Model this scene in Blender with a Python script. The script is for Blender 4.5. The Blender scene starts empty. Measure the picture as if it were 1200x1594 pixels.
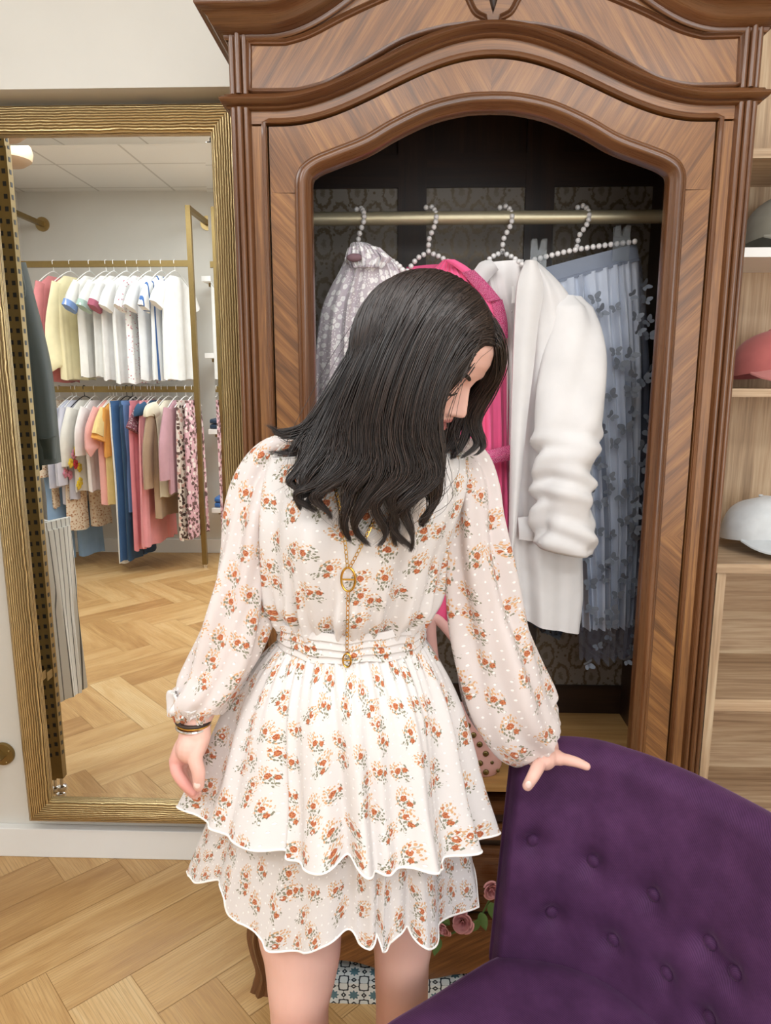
import bpy, math, random
import numpy as np
from mathutils import Vector, Matrix
from math import sin, cos, pi, radians, sqrt, atan2, exp

SC = bpy.context.scene
COL = SC.collection
# ------------------------------------------------------------------ camera
CAM_H = 1.45
F_PX = 1100.0
PITCH = radians(10.5)
YAW = radians(1.8)
cam_data = bpy.data.cameras.new('camera')
cam = bpy.data.objects.new('camera', cam_data)
COL.objects.link(cam)
cam_data.sensor_fit = 'HORIZONTAL'
cam_data.sensor_width = 36.0
cam_data.lens = 36.0 * F_PX / 1200.0
cam_data.clip_start = 0.05
cam.location = (0, 0, CAM_H)
cam.rotation_euler = (radians(90) - PITCH, 0, YAW)
SC.camera = cam
# ------------------------------------------------------------------ world, exposure, lamps
SC.view_settings.view_transform = 'Standard'
SC.view_settings.look = 'None'
SC.view_settings.exposure = -0.16
SC.view_settings.gamma = 1.0
SC.view_settings.use_curve_mapping = False
world = bpy.data.worlds.new('world')
SC.world = world
world.use_nodes = True
world.node_tree.nodes['Background'].inputs[0].default_value = (1.0, 0.98, 0.95, 1)
world.node_tree.nodes['Background'].inputs[1].default_value = 0.15
ROOM_X0, ROOM_X1, ROOM_Y0, WALL_Y, CEIL_Z = -3.1, 2.3, -2.05, 1.95, 2.92
LAMPS = [(-0.45, 0.25, 8), (0.85, 0.25, 9), (-0.45, -1.0, 19), (0.85, -1.0, 19), (-1.95, 0.40, 16), (-1.95, -0.50, 25)]
LAMP_SX, LAMP_SY = 1.15, 0.55
for (lx, ly, lw) in LAMPS:
    ld = bpy.data.lights.new('ceiling_lamp_light', 'AREA')
    ld.shape = 'RECTANGLE'
    ld.size, ld.size_y = LAMP_SX, LAMP_SY
    ld.energy = lw
    ld.color = (0.87, 0.95, 1.0)
    lo = bpy.data.objects.new('ceiling_lamp_light', ld)
    lo.location = (lx, ly, CEIL_Z - 0.035)
    COL.objects.link(lo)

# added frontal fill light, set in a made-up window behind the camera
FILL = (0.15, 1.95, 0.55, 2.35)          # x0, x1, z0, z1
wd = bpy.data.lights.new('fill_light', 'AREA')
wd.shape = 'RECTANGLE'
wd.size, wd.size_y = FILL[1] - FILL[0] - 0.1, FILL[3] - FILL[2] - 0.1
wd.energy = 26
wd.color = (0.90, 0.96, 1.0)
wo = bpy.data.objects.new('fill_light', wd)
wo.location = ((FILL[0] + FILL[1]) / 2, ROOM_Y0 + 0.05, (FILL[2] + FILL[3]) / 2)
wo.rotation_euler = (radians(90), 0, 0)
COL.objects.link(wo)

# ------------------------------------------------------------------ helpers
def ray(px, py):
    u = (px - 600) / F_PX
    v = (797 - py) / F_PX
    c, s = cos(PITCH), sin(PITCH)
    x, y, z = u, c + v * s, -s + v * c
    cy, sy = cos(YAW), sin(YAW)
    return (x * cy - y * sy, x * sy + y * cy, z)

def P(px, py, Y):
    """the point of the upright plane at distance Y from the camera seen at a pixel"""
    r = ray(px, py)
    t = Y / r[1]
    return np.array([r[0] * t, Y, CAM_H + r[2] * t])

def PZ(px, py, Z):
    r = ray(px, py)
    t = (Z - CAM_H) / r[2]
    return np.array([r[0] * t, r[1] * t, Z])

MIR_Y = 1.905
def PM(px, py, Yv):
    """a point seen in the mirror at virtual distance Yv, moved to its real place"""
    p = P(px, py, Yv)
    p[1] = 2 * MIR_Y - p[1]
    return p

WLOC = {}
def link(o, parent=None):
    COL.objects.link(o)
    if parent is not None:
        o.parent = parent
    return o

def tag(o, label=None, cat=None, group=None, kind=None):
    if label: o['label'] = label
    if cat: o['category'] = cat
    if group: o['group'] = group
    if kind: o['kind'] = kind
    return o

def thing(name, label, cat, loc=(0, 0, 0), group=None):
    o = bpy.data.objects.new(name, None)
    o.empty_display_size = 0.05
    o.location = tuple(loc)
    COL.objects.link(o)
    WLOC[o.name] = np.array(loc, float)
    return tag(o, label, cat, group)

def mesh(name, VF, mat, parent=None, uv=None, smooth=True, sharp=40, col=None, bevel=0.0, seg=2, origin=None, subsurf=0):
    V, F = VF[0], VF[1]
    if uv is None and len(VF) > 2:
        uv = VF[2]
    V = np.asarray(V, float)
    if parent is not None:
        off = WLOC.get(parent.name, np.zeros(3))
    elif origin is not None:
        off = np.array(origin, float)
    else:
        off = (V.min(0) + V.max(0)) / 2
        off[2] = V[:, 2].min()
    me = bpy.data.meshes.new(name)
    me.from_pydata([tuple(v) for v in (V - off)], [], [tuple(int(i) for i in f) for f in F])
    mats = mat if isinstance(mat, (list, tuple)) else [mat]
    for m in mats:
        me.materials.append(m)
    if len(VF) > 3 and VF[3] is not None:
        me.polygons.foreach_set('material_index', np.asarray(VF[3], dtype=np.int32))
    if uv is not None:
        uv = np.asarray(uv, float)
        lay = me.uv_layers.new(name='UVMap')
        idx = np.zeros(len(me.loops), dtype=np.int32)
        me.loops.foreach_get('vertex_index', idx)
        lay.data.foreach_set('uv', uv[idx].astype(np.float32).ravel())
    if col is not None:
        ca = me.color_attributes.new('Col', 'FLOAT_COLOR', 'POINT')
        c = np.ones((len(V), 4), np.float32)
        c[:, :3] = np.asarray(col, float)
        ca.data.foreach_set('color', c.ravel())
    if smooth:
        me.polygons.foreach_set('use_smooth', np.ones(len(me.polygons), dtype=bool))
        if sharp:
            me.set_sharp_from_angle(angle=radians(sharp))
    me.update()
    o = bpy.data.objects.new(name, me)
    link(o, parent)
    if parent is not None:
        WLOC[o.name] = off          # its own frame: mesh is stored relative to the thing
        if parent.parent is not None or parent.type == 'MESH':
            o.location = (0, 0, 0)
    else:
        o.location = tuple(off)
        WLOC[o.name] = off
    if bevel > 0:
        b = o.modifiers.new('bevel', 'BEVEL')
        b.width = bevel
        b.segments = seg
        b.limit_method = 'ANGLE'
    if subsurf:
        s = o.modifiers.new('sub', 'SUBSURF')
        s.levels = s.render_levels = subsurf
    return o

def structure(name, VF, mat, **k):
    o = mesh(name, VF, mat, **k)
    o['kind'] = 'structure'
    return o

def copy_tree(o, parent=None):
    c = o.copy()
    COL.objects.link(c)
    WLOC[c.name] = WLOC.get(o.name, np.zeros(3))
    if parent is not None:
        c.parent = parent
    for ch in list(o.children):
        copy_tree(ch, c)
    return c

def join(*parts):
    V, F, U, M, n = [], [], [], [], 0
    has_uv = all(len(p) > 2 and p[2] is not None for p in parts)
    has_m = any(len(p) > 3 for p in parts)
    for p in parts:
        pv = np.asarray(p[0], float).reshape(-1, 3)
        V.append(pv)
        F += [tuple(i + n for i in f) for f in p[1]]
        if has_uv: U.append(np.asarray(p[2], float))
        M += list(p[3]) if len(p) > 3 else [0] * len(p[1])
        n += len(pv)
    out = [np.vstack(V), F, np.vstack(U) if has_uv else None]
    if has_m: out.append(M)
    return out

def box(x0, x1, y0, y1, z0, z1, grain=None):
    V = np.array([(x, y, z) for x in (x0, x1) for y in (y0, y1) for z in (z0, z1)], float)
    F = [(0, 1, 3, 2), (4, 6, 7, 5), (0, 4, 5, 1), (2, 3, 7, 6), (0, 2, 6, 4), (1, 5, 7, 3)]
    # separate corners per face so that every face gets its own uv
    VV, FF, UU = [], [], []
    for k, f in enumerate(F):
        q = V[list(f)]
        n = len(VV)
        VV += list(q)
        FF.append((n, n + 1, n + 2, n + 3))
        ax = k // 2
        keep = [i for i in range(3) if i != ax]
        for p in q:
            a, b = p[keep[0]], p[keep[1]]
            if grain is not None and grain in keep:
                o = keep[0] if keep[1] == grain else keep[1]
                UU.append((p[grain], p[o]))
            else:
                UU.append((a, b))
    return [np.array(VV), FF, np.array(UU)]

def solid(x0, x1, y0, y1, z0, z1):
    V = np.array([(x, y, z) for x in (x0, x1) for y in (y0, y1) for z in (z0, z1)], float)
    return [V, [(0, 1, 3, 2), (4, 6, 7, 5), (0, 4, 5, 1), (2, 3, 7, 6), (0, 2, 6, 4), (1, 5, 7, 3)]]

def grid(A, cu=False, cv=False, uv=None, cap0=False, cap1=False):
    """A[m,n,3] to quads; cu closes the first direction, cv the second"""
    A = np.asarray(A, float)
    m, n = A.shape[:2]
    F = []
    for i in range(m if cu else m - 1):
        for j in range(n if cv else n - 1):
            a, b = i, (i + 1) % m
            c, d = j, (j + 1) % n
            F.append((a * n + c, a * n + d, b * n + d, b * n + c))
    if cap0: F.append(tuple(range(n - 1, -1, -1)))
    if cap1: F.append(tuple((m - 1) * n + k for k in range(n)))
    out = [A.reshape(-1, 3), F]
    if uv is not None:
        out.append(np.asarray(uv, float).reshape(-1, 2))
    else:
        out.append(None)
    return out

def catmull(pts, n):
    P_ = np.asarray(pts, float)
    P_ = np.vstack([2 * P_[0] - P_[1], P_, 2 * P_[-1] - P_[-2]])
    m = len(P_) - 3
    out = []
    for t in np.linspace(0, m, n):
        k = min(int(t), m - 1)
        u = t - k
        a, b, c, d = P_[k:k + 4]
        out.append(0.5 * ((2 * b) + (-a + c) * u + (2 * a - 5 * b + 4 * c - d) * u * u + (-a + 3 * b - 3 * c + d) * u ** 3))
    return np.array(out)

def resample(pts, n):
    pts = np.asarray(pts, float)
    d = np.r_[0, np.cumsum(np.linalg.norm(np.diff(pts, axis=0), axis=1))]
    t = np.linspace(0, d[-1], n)
    return np.stack([np.interp(t, d, pts[:, k]) for k in range(pts.shape[1])], 1)

def smoothstep(a, b, x):
    t = np.clip((x - a) / (b - a), 0, 1)
    return t * t * (3 - 2 * t)

def frames(path):
    path = np.asarray(path, float)
    T = np.gradient(path, axis=0)
    T /= np.linalg.norm(T, axis=1)[:, None] + 1e-12
    N = np.zeros_like(T)
    up = np.array([0, 0, 1.0]) if abs(T[0][2]) < 0.9 else np.array([0, 1.0, 0])
    v = np.cross(T[0], up); v /= np.linalg.norm(v)
    for i in range(len(T)):
        v = v - T[i] * np.dot(v, T[i])
        v /= np.linalg.norm(v) + 1e-12
        N[i] = v
    return T, N, np.cross(T, N)

def tube(path, r, n=10, cap=True, closed=False, flat=1.0):
    path = np.asarray(path, float)
    T, N, B = frames(path)
    r = np.broadcast_to(np.asarray(r, float), (len(path),))
    th = np.linspace(0, 2 * pi, n, endpoint=False)
    A = path[:, None] + r[:, None, None] * (np.cos(th)[None, :, None] * N[:, None] + flat * np.sin(th)[None, :, None] * B[:, None])
    d = np.r_[0, np.cumsum(np.linalg.norm(np.diff(path, axis=0), axis=1))]
    uv = np.stack(np.broadcast_arrays(d[:, None], (th / (2 * pi) * 0.1)[None, :]), -1)
    return grid(A, cu=closed, cv=True, uv=uv, cap0=cap and not closed, cap1=cap and not closed)

def lathe(prof, c=(0, 0, 0), n=24, axis='z'):
    prof = np.asarray(prof, float)
    th = np.linspace(0, 2 * pi, n, endpoint=False)
    A = np.zeros((len(prof), n, 3))
    A[..., 0] = prof[:, 0][:, None] * np.cos(th)
    A[..., 1] = prof[:, 0][:, None] * np.sin(th)
    A[..., 2] = prof[:, 1][:, None]
    if axis == 'y': A = A[..., [0, 2, 1]]
    if axis == 'x': A = A[..., [2, 0, 1]]
    return grid(A + np.array(c), cv=True, cap0=True, cap1=True)

def ball(c, r, n=8, m=6, s=(1, 1, 1)):
    ph = np.linspace(0, pi, m + 1)
    th = np.linspace(0, 2 * pi, n, endpoint=False)
    A = np.stack([np.sin(ph)[:, None] * np.cos(th), np.sin(ph)[:, None] * np.sin(th), np.cos(ph)[:, None] * np.ones(n)], -1)
    A = A * r * np.array(s) + np.array(c)
    V = [A[0, 0]] + list(A[1:-1].reshape(-1, 3)) + [A[-1, 0]]
    F = []
    for j in range(n):
        F.append((0, 1 + j, 1 + (j + 1) % n))
        F.append((len(V) - 1, 1 + (m - 2) * n + (j + 1) % n, 1 + (m - 2) * n + j))
    for i in range(m - 2):
        for j in range(n):
            a = 1 + i * n
            F.append((a + j, a + n + j, a + n + (j + 1) % n, a + (j + 1) % n))
    return [np.array(V), F, None]

def extrude_poly(pts, d):
    """closed flat polygon (3d points) thickened by vector d"""
    pts = np.asarray(pts, float)
    n = len(pts)
    V = np.vstack([pts, pts + np.asarray(d, float)])
    F = [tuple(range(n)), tuple(range(2 * n - 1, n - 1, -1))]
    F += [(i, i + n, (i + 1) % n + n, (i + 1) % n) for i in range(n)]
    return [V, F, None]

# smooth value noise for folds
_rng = np.random.RandomState(7)
_tab = _rng.rand(512)
def vnoise(x):
    x = np.asarray(x, float)
    i = np.floor(x).astype(int)
    f = x - i
    f = f * f * (3 - 2 * f)
    return (_tab[i % 512] * (1 - f) + _tab[(i + 1) % 512] * f) * 2 - 1

def vnoise2(x, y):
    x, y = np.broadcast_arrays(np.asarray(x, float), np.asarray(y, float))
    i, j = np.floor(x).astype(int), np.floor(y).astype(int)
    fx, fy = x - i, y - j
    fx = fx * fx * (3 - 2 * fx); fy = fy * fy * (3 - 2 * fy)
    h = lambda a, b: _tab[(a * 57 + b * 131) % 512]
    return ((h(i, j) * (1 - fx) + h(i + 1, j) * fx) * (1 - fy) + (h(i, j + 1) * (1 - fx) + h(i + 1, j + 1) * fx) * fy) * 2 - 1

# ------------------------------------------------------------------ materials
def lin(h):
    h = h.lstrip('#')
    c = [int(h[i:i + 2], 16) / 255 for i in (0, 2, 4)]
    return tuple(((x + 0.055) / 1.055) ** 2.4 if x > 0.04045 else x / 12.92 for x in c) + (1.0,)

class NT:
    """small wrapper to write node trees tersely"""
    def __init__(s, name):
        s.m = bpy.data.materials.new(name)
        s.m.use_nodes = True
        s.t = s.m.node_tree
        s.b = s.t.nodes['Principled BSDF']
        s.out = s.t.nodes['Material Output']
    def n(s, typ, **k):
        nd = s.t.nodes.new(typ)
        for a, v in k.items():
            setattr(nd, a, v)
        return nd
    def l(s, a, b):
        s.t.links.new(a, b)
    def put(s, sock, v):
        if hasattr(v, 'is_output'): s.l(v, sock)
        else: sock.default_value = v
    def math(s, op, a, b=None, c=None, clamp=False):
        nd = s.n('ShaderNodeMath', operation=op)
        nd.use_clamp = clamp
        s.put(nd.inputs[0], a)
        if b is not None: s.put(nd.inputs[1], b)
        if c is not None: s.put(nd.inputs[2], c)
        return nd.outputs[0]
    def vmath(s, op, a, b=None):
        nd = s.n('ShaderNodeVectorMath', operation=op)
        s.put(nd.inputs[0], a)
        if b is not None: s.put(nd.inputs[1], b)
        return nd.outputs['Value'] if op in ('LENGTH', 'DISTANCE', 'DOT_PRODUCT') else nd.outputs[0]
    def coord(s, which='UV', scale=(1, 1, 1), rot=(0, 0, 0), loc=(0, 0, 0)):
        tc = s.n('ShaderNodeTexCoord')
        mp = s.n('ShaderNodeMapping')
        mp.inputs['Scale'].default_value = scale
        mp.inputs['Rotation'].default_value = rot
        mp.inputs['Location'].default_value = loc
        s.l(tc.outputs[which], mp.inputs['Vector'])
        return mp.outputs[0]
    def noise(s, vec, scale=5, detail=3, rough=0.5, dist=0.0, out='Fac'):
        nd = s.n('ShaderNodeTexNoise')
        if vec is not None: s.l(vec, nd.inputs['Vector'])
        nd.inputs['Scale'].default_value = scale
        nd.inputs['Detail'].default_value = detail
        nd.inputs['Roughness'].default_value = rough
        nd.inputs['Distortion'].default_value = dist
        return nd.outputs[out]
    def voro(s, vec, scale=5, rnd=1.0, feature='F1', dim='3D'):
        nd = s.n('ShaderNodeTexVoronoi', feature=feature, voronoi_dimensions=dim)
        if vec is not None: s.l(vec, nd.inputs['Vector'])
        nd.inputs['Scale'].default_value = scale
        nd.inputs['Randomness'].default_value = rnd
        return nd
    def ramp(s, fac, stops, interp='LINEAR'):
        nd = s.n('ShaderNodeValToRGB')
        nd.color_ramp.interpolation = interp
        e = nd.color_ramp.elements
        while len(e) < len(stops): e.new(0.5)
        for k, (p, c) in enumerate(stops):
            e[k].position = p
            e[k].color = c if not isinstance(c, str) else lin(c)
        s.l(fac, nd.inputs[0])
        return nd.outputs[0]
    def mix(s, fac, a, b, blend='MIX'):
        nd = s.n('ShaderNodeMix', data_type='RGBA', blend_type=blend)
        s.put(nd.inputs[0], fac)
        s.put(nd.inputs[6], a if not isinstance(a, str) else lin(a))
        s.put(nd.inputs[7], b if not isinstance(b, str) else lin(b))
        return nd.outputs[2]
    def bump(s, height, strength=0.3, dist=0.002):
        nd = s.n('ShaderNodeBump')
        nd.inputs['Strength'].default_value = strength
        nd.inputs['Distance'].default_value = dist
        s.l(height, nd.inputs['Height'])
        s.l(nd.outputs[0], s.b.inputs['Normal'])
        return nd
    def set(s, **k):
        names = dict(color='Base Color', rough='Roughness', metal='Metallic', spec='Specular IOR Level', alpha='Alpha', coat='Coat Weight',
                     coat_rough='Coat Roughness', sheen='Sheen Weight', sheen_rough='Sheen Roughness', sheen_tint='Sheen Tint', trans='Transmission Weight', ior='IOR',
                     sss='Subsurface Weight', sss_radius='Subsurface Radius', sss_scale='Subsurface Scale', aniso='Anisotropic', emis='Emission Color', emis_s='Emission Strength')
        for a, v in k.items():
            if isinstance(v, str): v = lin(v)
            s.put(s.b.inputs[names[a]], v)
        return s

def plain(name, color, rough=0.6, var=0.06, scale=40, bump=0.0, **k):
    """a procedural material: base colour with a faint mottling"""
    t = NT(name)
    c = lin(color)
    v = t.noise(t.coord('Object'), scale, 3)
    d = tuple(x * (1 - var) for x in c[:3]) + (1,)
    l_ = tuple(min(1, x * (1 + var)) for x in c[:3]) + (1,)
    t.set(color=t.ramp(v, [(0.3, d), (0.7, l_)]), rough=rough, **k)
    if bump: t.bump(v, bump, 0.002)
    return t.m

def fabric(name, color, rough=0.85, weave=600, fold=0.0, sheen=0.15, **k):
    t = NT(name)
    c = lin(color)
    o = t.coord('Object')
    v = t.noise(o, 14, 3)
    d = tuple(x * 0.94 for x in c[:3]) + (1,)
    l_ = tuple(min(1, x * 1.05) for x in c[:3]) + (1,)
    t.set(color=t.ramp(v, [(0.3, d), (0.7, l_)]), rough=rough, sheen=sheen, **k)
    w = t.noise(o, weave, 1)
    t.bump(w, 0.15, 0.0006)
    return t.m

def wood(name, dark, mid, light, rough=0.35, coat=0.25, fig=1.0, fine=1.0, bump=0.12, pore=0.5):
    """grain runs along u"""
    t = NT(name)
    a = t.noise(t.coord('UV', (1.6 * fig, 26 * fig, 1)), 1.6, 4, 0.55, 0.6)
    b = t.noise(t.coord('UV', (5 * fine, 260 * fine, 1)), 2.2, 3, 0.6)
    c = t.noise(t.coord('UV', (0.7, 5, 1)), 1.5, 2)
    f = t.math('ADD', t.math('MULTIPLY', a, 0.55), t.math('ADD', t.math('MULTIPLY', b, 0.30), t.math('MULTIPLY', c, 0.22)))
    colr = t.ramp(f, [(0.36, dark), (0.52, mid), (0.68, light)])
    p = t.noise(t.coord('UV', (22 * fine, 700 * fine, 1)), 1.0, 2)
    pm = t.ramp(p, [(0.30, (1, 1, 1, 1)), (0.40, (0, 0, 0, 1))])
    colr = t.mix(t.math('MULTIPLY', pm, pore), colr, dark)
    t.set(color=colr, rough=t.math('MULTIPLY_ADD', b, 0.18, rough - 0.08), coat=coat, coat_rough=0.18)
    t.bump(b, bump, 0.0012)
    return t.m

M = {}
M['wall'] = plain('white_wall_paint', '#dcd8d0', 0.7, 0.012, 8, 0.02)
M['soffit'] = plain('white_ceiling_paint', '#e6e2da', 0.8, 0.012, 8)
M['trim'] = plain('white_gloss_trim_paint', '#f2f2f0', 0.4, 0.01, 8)
M['black'] = plain('black_matt', '#141416', 0.5, 0.05)
M['walnut'] = wood('walnut_veneer', '#4a2c15', '#7c502a', '#a06f3d', 0.36, 0.32, 1.7, 0.8)
M['walnut_solid'] = wood('walnut_solid', '#432614', '#633d22', '#7a5031', 0.28, 0.45, 0.7, 1.0)
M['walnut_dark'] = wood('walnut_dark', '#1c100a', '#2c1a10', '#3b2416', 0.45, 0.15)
M['oak_shelf'] = wood('oak_shelf', '#9a7040', '#b98b52', '#cfa46c', 0.45, 0.15, 0.8, 0.6, 0.05, 0.25)
M['laminate'] = wood('pale_laminate', '#8d7358', '#bb9d7e', '#d6bf9f', 0.5, 0.0, 1.4, 0.35, 0.02, 0.15)
M['brass'] = plain('brushed_brass', '#b39a6a', 0.34, 0.05, 60, 0.0, metal=0.9)
M['bronze'] = plain('bronze_painted_metal', '#8a7448', 0.42, 0.04, 60, 0.0, metal=0.75)
M['champagne'] = plain('champagne_metal', '#cfc3a4', 0.42, 0.03, 60, 0.0, metal=0.6)
M['chrome'] = plain('chrome', '#d8d8d8', 0.12, 0.02, 60, 0.0, metal=1.0)
M['white_plastic'] = plain('white_plastic', '#f1efec', 0.35, 0.01)
M['pearl'] = plain('pearl', '#ece6e4', 0.16, 0.03, 30, 0.0, coat=0.6, sheen=0.2)

# ------------------------------------------------------------------ the room
def floor_build():
    """herringbone of 0.60 x 0.15 m oak planks laid at 45 degrees, each plank with its own grain and tint"""
    w, L = 0.1515, 0.606
    g = 0.0007
    rnd = random.Random(3)
    V, F, U, C = [], [], [], []
    r2 = sqrt(0.5)
    ox, oy = -0.788, 1.389
    def plank(a0, b0, la, lb, along_a):
        # corner of the plank in the 45 degree axes a (x+y) and b (y-x)
        q = [(a0 + g, b0 + g), (a0 + la - g, b0 + g), (a0 + la - g, b0 + lb - g), (a0 + g, b0 + lb - g)]
        p = [(ox + (a - b) * r2, oy + (a + b) * r2) for a, b in q]
        cx = sum(x for x, y in p) / 4; cy = sum(y for x, y in p) / 4
        if cx < ROOM_X0 - 0.35 or cx > ROOM_X1 + 0.35 or cy < ROOM_Y0 - 0.35 or cy > WALL_Y + 0.3: return
        n = len(V)
        sh, sv, fl = rnd.uniform(0, 60), rnd.uniform(0, 60), rnd.choice((1, -1))
        for (x, y), (a, b) in zip(p, q):
            V.append((x, y, 0.0))
            U.append(((a - a0) * fl + sh, (b - b0) + sv) if along_a else ((b - b0) * fl + sh, (a - a0) + sv))
        F.append((n, n + 1, n + 2, n + 3))
        t = rnd.gauss(0, 1)
        C.extend([(0.5 + 0.16 * t, rnd.random(), rnd.random())] * 4)
    # herringbone lattice, steps (w,-w) and (L,L)
    for r in range(-14, 15):
        for k in range(-60, 61):
            a = k * w + r * L
            b = -k * w + r * L
            plank(a, b, L, w, True)                       # lies along a
            plank(a, b - L, w, L, False)                  # lies along b
    return [np.array(V), F, np.array(U)], np.array(C)

def floor_material():
    t = NT('oak_herringbone')
    ca = t.n('ShaderNodeAttribute', attribute_name='Col')
    sp = t.n('ShaderNodeSeparateColor')
    t.l(ca.outputs['Color'], sp.inputs[0])
    a = t.noise(t.coord('UV', (1.1, 8, 1)), 1.6, 4, 0.6, 1.2)
    rings = t.n('ShaderNodeTexWave', wave_type='BANDS', bands_direction='Y', wave_profile='SIN')
    t.l(t.coord('UV', (0.9, 10, 1)), rings.inputs['Vector'])
    rings.inputs['Scale'].default_value = 3.4
    rings.inputs['Distortion'].default_value = 11
    rings.inputs['Detail'].default_value = 2.5
    rings.inputs['Detail Scale'].default_value = 0.55
    rings.inputs['Detail Roughness'].default_value = 0.45
    rl = t.ramp(rings.outputs['Fac'], [(0.0, (1, 1, 1, 1)), (0.20, (0.25, 0.25, 0.25, 1)), (0.5, (0, 0, 0, 1))])
    b = t.noise(t.coord('UV', (7, 330, 1)), 1.6, 3, 0.6)
    pore = t.ramp(b, [(0.34, (1, 1, 1, 1)), (0.46, (0, 0, 0, 1))])
    f = t.math('ADD', t.math('MULTIPLY', a, 0.62), t.math('MULTIPLY', b, 0.30))
    f = t.math('ADD', f, t.math('MULTIPLY', t.math('SUBTRACT', sp.outputs[0], 0.5), 0.42))
    colr = t.ramp(f, [(0.26, '#a87c49'), (0.44, '#c49a63'), (0.60, '#d6b07a'), (0.8, '#e3c696')])
    dk = t.math('MULTIPLY', rl, t.math('MULTIPLY_ADD', a, 1.6, -0.45), clamp=True)
    colr = t.mix(t.math('MULTIPLY', dk, 0.55), colr, '#8a6338')
    colr = t.mix(t.math('MULTIPLY', pore, 0.28), colr, '#8f6a40')
    k = t.noise(t.coord('UV', (2.2, 9, 1)), 1.3, 2, 0.5)
    km = t.ramp(k, [(0.66, (0, 0, 0, 1)), (0.76, (1, 1, 1, 1))])
    colr = t.mix(t.math('MULTIPLY', km, 0.35), colr, '#8a6238')
    t.set(color=colr, rough=t.math('MULTIPLY_ADD', b, 0.2, 0.32), coat=0.1, coat_rough=0.3)
    t.bump(b, 0.06, 0.001)
    return t.m

fl_vf, fl_col = floor_build()
fl_under = solid(ROOM_X0 - 0.1, ROOM_X1 + 0.1, ROOM_Y0 - 0.1, WALL_Y + 0.1, -0.06, -0.0012)
nq = len(fl_vf[0])
floor = structure('floor', [np.vstack([fl_vf[0], fl_under[0]]), fl_vf[1] + [tuple(i + nq for i in f) for f in fl_under[1]],
                            np.vstack([fl_vf[2], np.zeros((8, 2))])], floor_material(), smooth=False,
                  col=np.vstack([fl_col, np.full((8, 3), 0.1)]), origin=(0, 0, 0))

BULK_Z = P(100, 138, 1.84)[2]
structure('wall_back', solid(ROOM_X0 - 0.1, ROOM_X1 + 0.1, WALL_Y, WALL_Y + 0.1, -0.05, CEIL_Z + 0.05), M['wall'], smooth=False)
structure('wall_back_bulkhead', solid(ROOM_X0, -0.33, 1.84, WALL_Y, BULK_Z, CEIL_Z), M['wall'], smooth=False)
structure('wall_left', solid(ROOM_X0 - 0.1, ROOM_X0, ROOM_Y0 - 0.1, WALL_Y, -0.05, CEIL_Z + 0.05), M['wall'], smooth=False)
structure('wall_right', solid(ROOM_X1, ROOM_X1 + 0.1, ROOM_Y0 - 0.1, WALL_Y, -0.05, CEIL_Z + 0.05), M['wall'], smooth=False)
structure('wall_front', solid(ROOM_X0, ROOM_X1, ROOM_Y0 - 0.1, ROOM_Y0, -0.05, CEIL_Z + 0.05), M['wall'], smooth=False)
bz = P(150, 1293, 1.92)[2]
structure('baseboard_back', join(solid(ROOM_X0, -0.2, 1.922, WALL_Y, 0, bz)), M['trim'], bevel=0.003, smooth=False)
structure('baseboard_front', solid(ROOM_X0, ROOM_X1, ROOM_Y0, ROOM_Y0 + 0.016, 0, 0.12), M['trim'], bevel=0.003, smooth=False)
structure('baseboard_left', solid(ROOM_X0, ROOM_X0 + 0.016, ROOM_Y0 + 0.016, 1.92, 0, 0.12), M['trim'], bevel=0.003, smooth=False)

def ceiling_material():
    t = NT('ceiling_tiles')
    o = t.coord('Object')
    sp = t.n('ShaderNodeSeparateXYZ')
    t.l(o, sp.inputs[0])
    def line(v, period, off):
        f = t.math('FRACT', t.math('DIVIDE', t.math('ADD', v, off), period))
        d = t.math('ABSOLUTE', t.math('SUBTRACT', f, 0.5))
        return t.math('GREATER_THAN', d, 0.5 - 0.008 / period)
    g = t.math('MAXIMUM', line(sp.outputs[0], 0.6, 0.24), line(sp.outputs[1], 0.6, 0.1))
    n = t.noise(o, 300, 2)
    c = t.mix(g, '#e9e6e0', '#c9c5bd')
    t.set(color=c, rough=0.9)
    t.bump(n, 0.1, 0.001)
    return t.m
structure('ceiling', solid(ROOM_X0 - 0.1, ROOM_X1 + 0.1, ROOM_Y0 - 0.1, WALL_Y + 0.1, CEIL_Z, CEIL_Z + 0.1), ceiling_material(), smooth=False)
wx0, wx1, wz0, wz1 = FILL
wf_ = 0.05  # frame of the made-up window, added along with the fill light
structure('fill_panel_frame', join(solid(wx0 - wf_, wx1 + wf_, ROOM_Y0, ROOM_Y0 + 0.04, wz0 - wf_, wz0), solid(wx0 - wf_, wx1 + wf_, ROOM_Y0, ROOM_Y0 + 0.04, wz1, wz1 + wf_),
          solid(wx0 - wf_, wx0, ROOM_Y0, ROOM_Y0 + 0.04, wz0, wz1), solid(wx1, wx1 + wf_, ROOM_Y0, ROOM_Y0 + 0.04, wz0, wz1)), M['trim'], smooth=False)
structure('fill_panel', solid(wx0, wx1, ROOM_Y0 + 0.005, ROOM_Y0 + 0.012, wz0, wz1), NT('fill_panel_glow').set(color=(0.8, 0.85, 0.9, 1), emis=(0.9, 0.96, 1.0, 1), emis_s=1.2).m, smooth=False)  # glowing pane added as the face of the fill light
lampm = NT('lamp_diffuser').set(color=(1, 1, 1, 1), emis=(1.0, 0.97, 0.93, 1), emis_s=2.5).m
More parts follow.
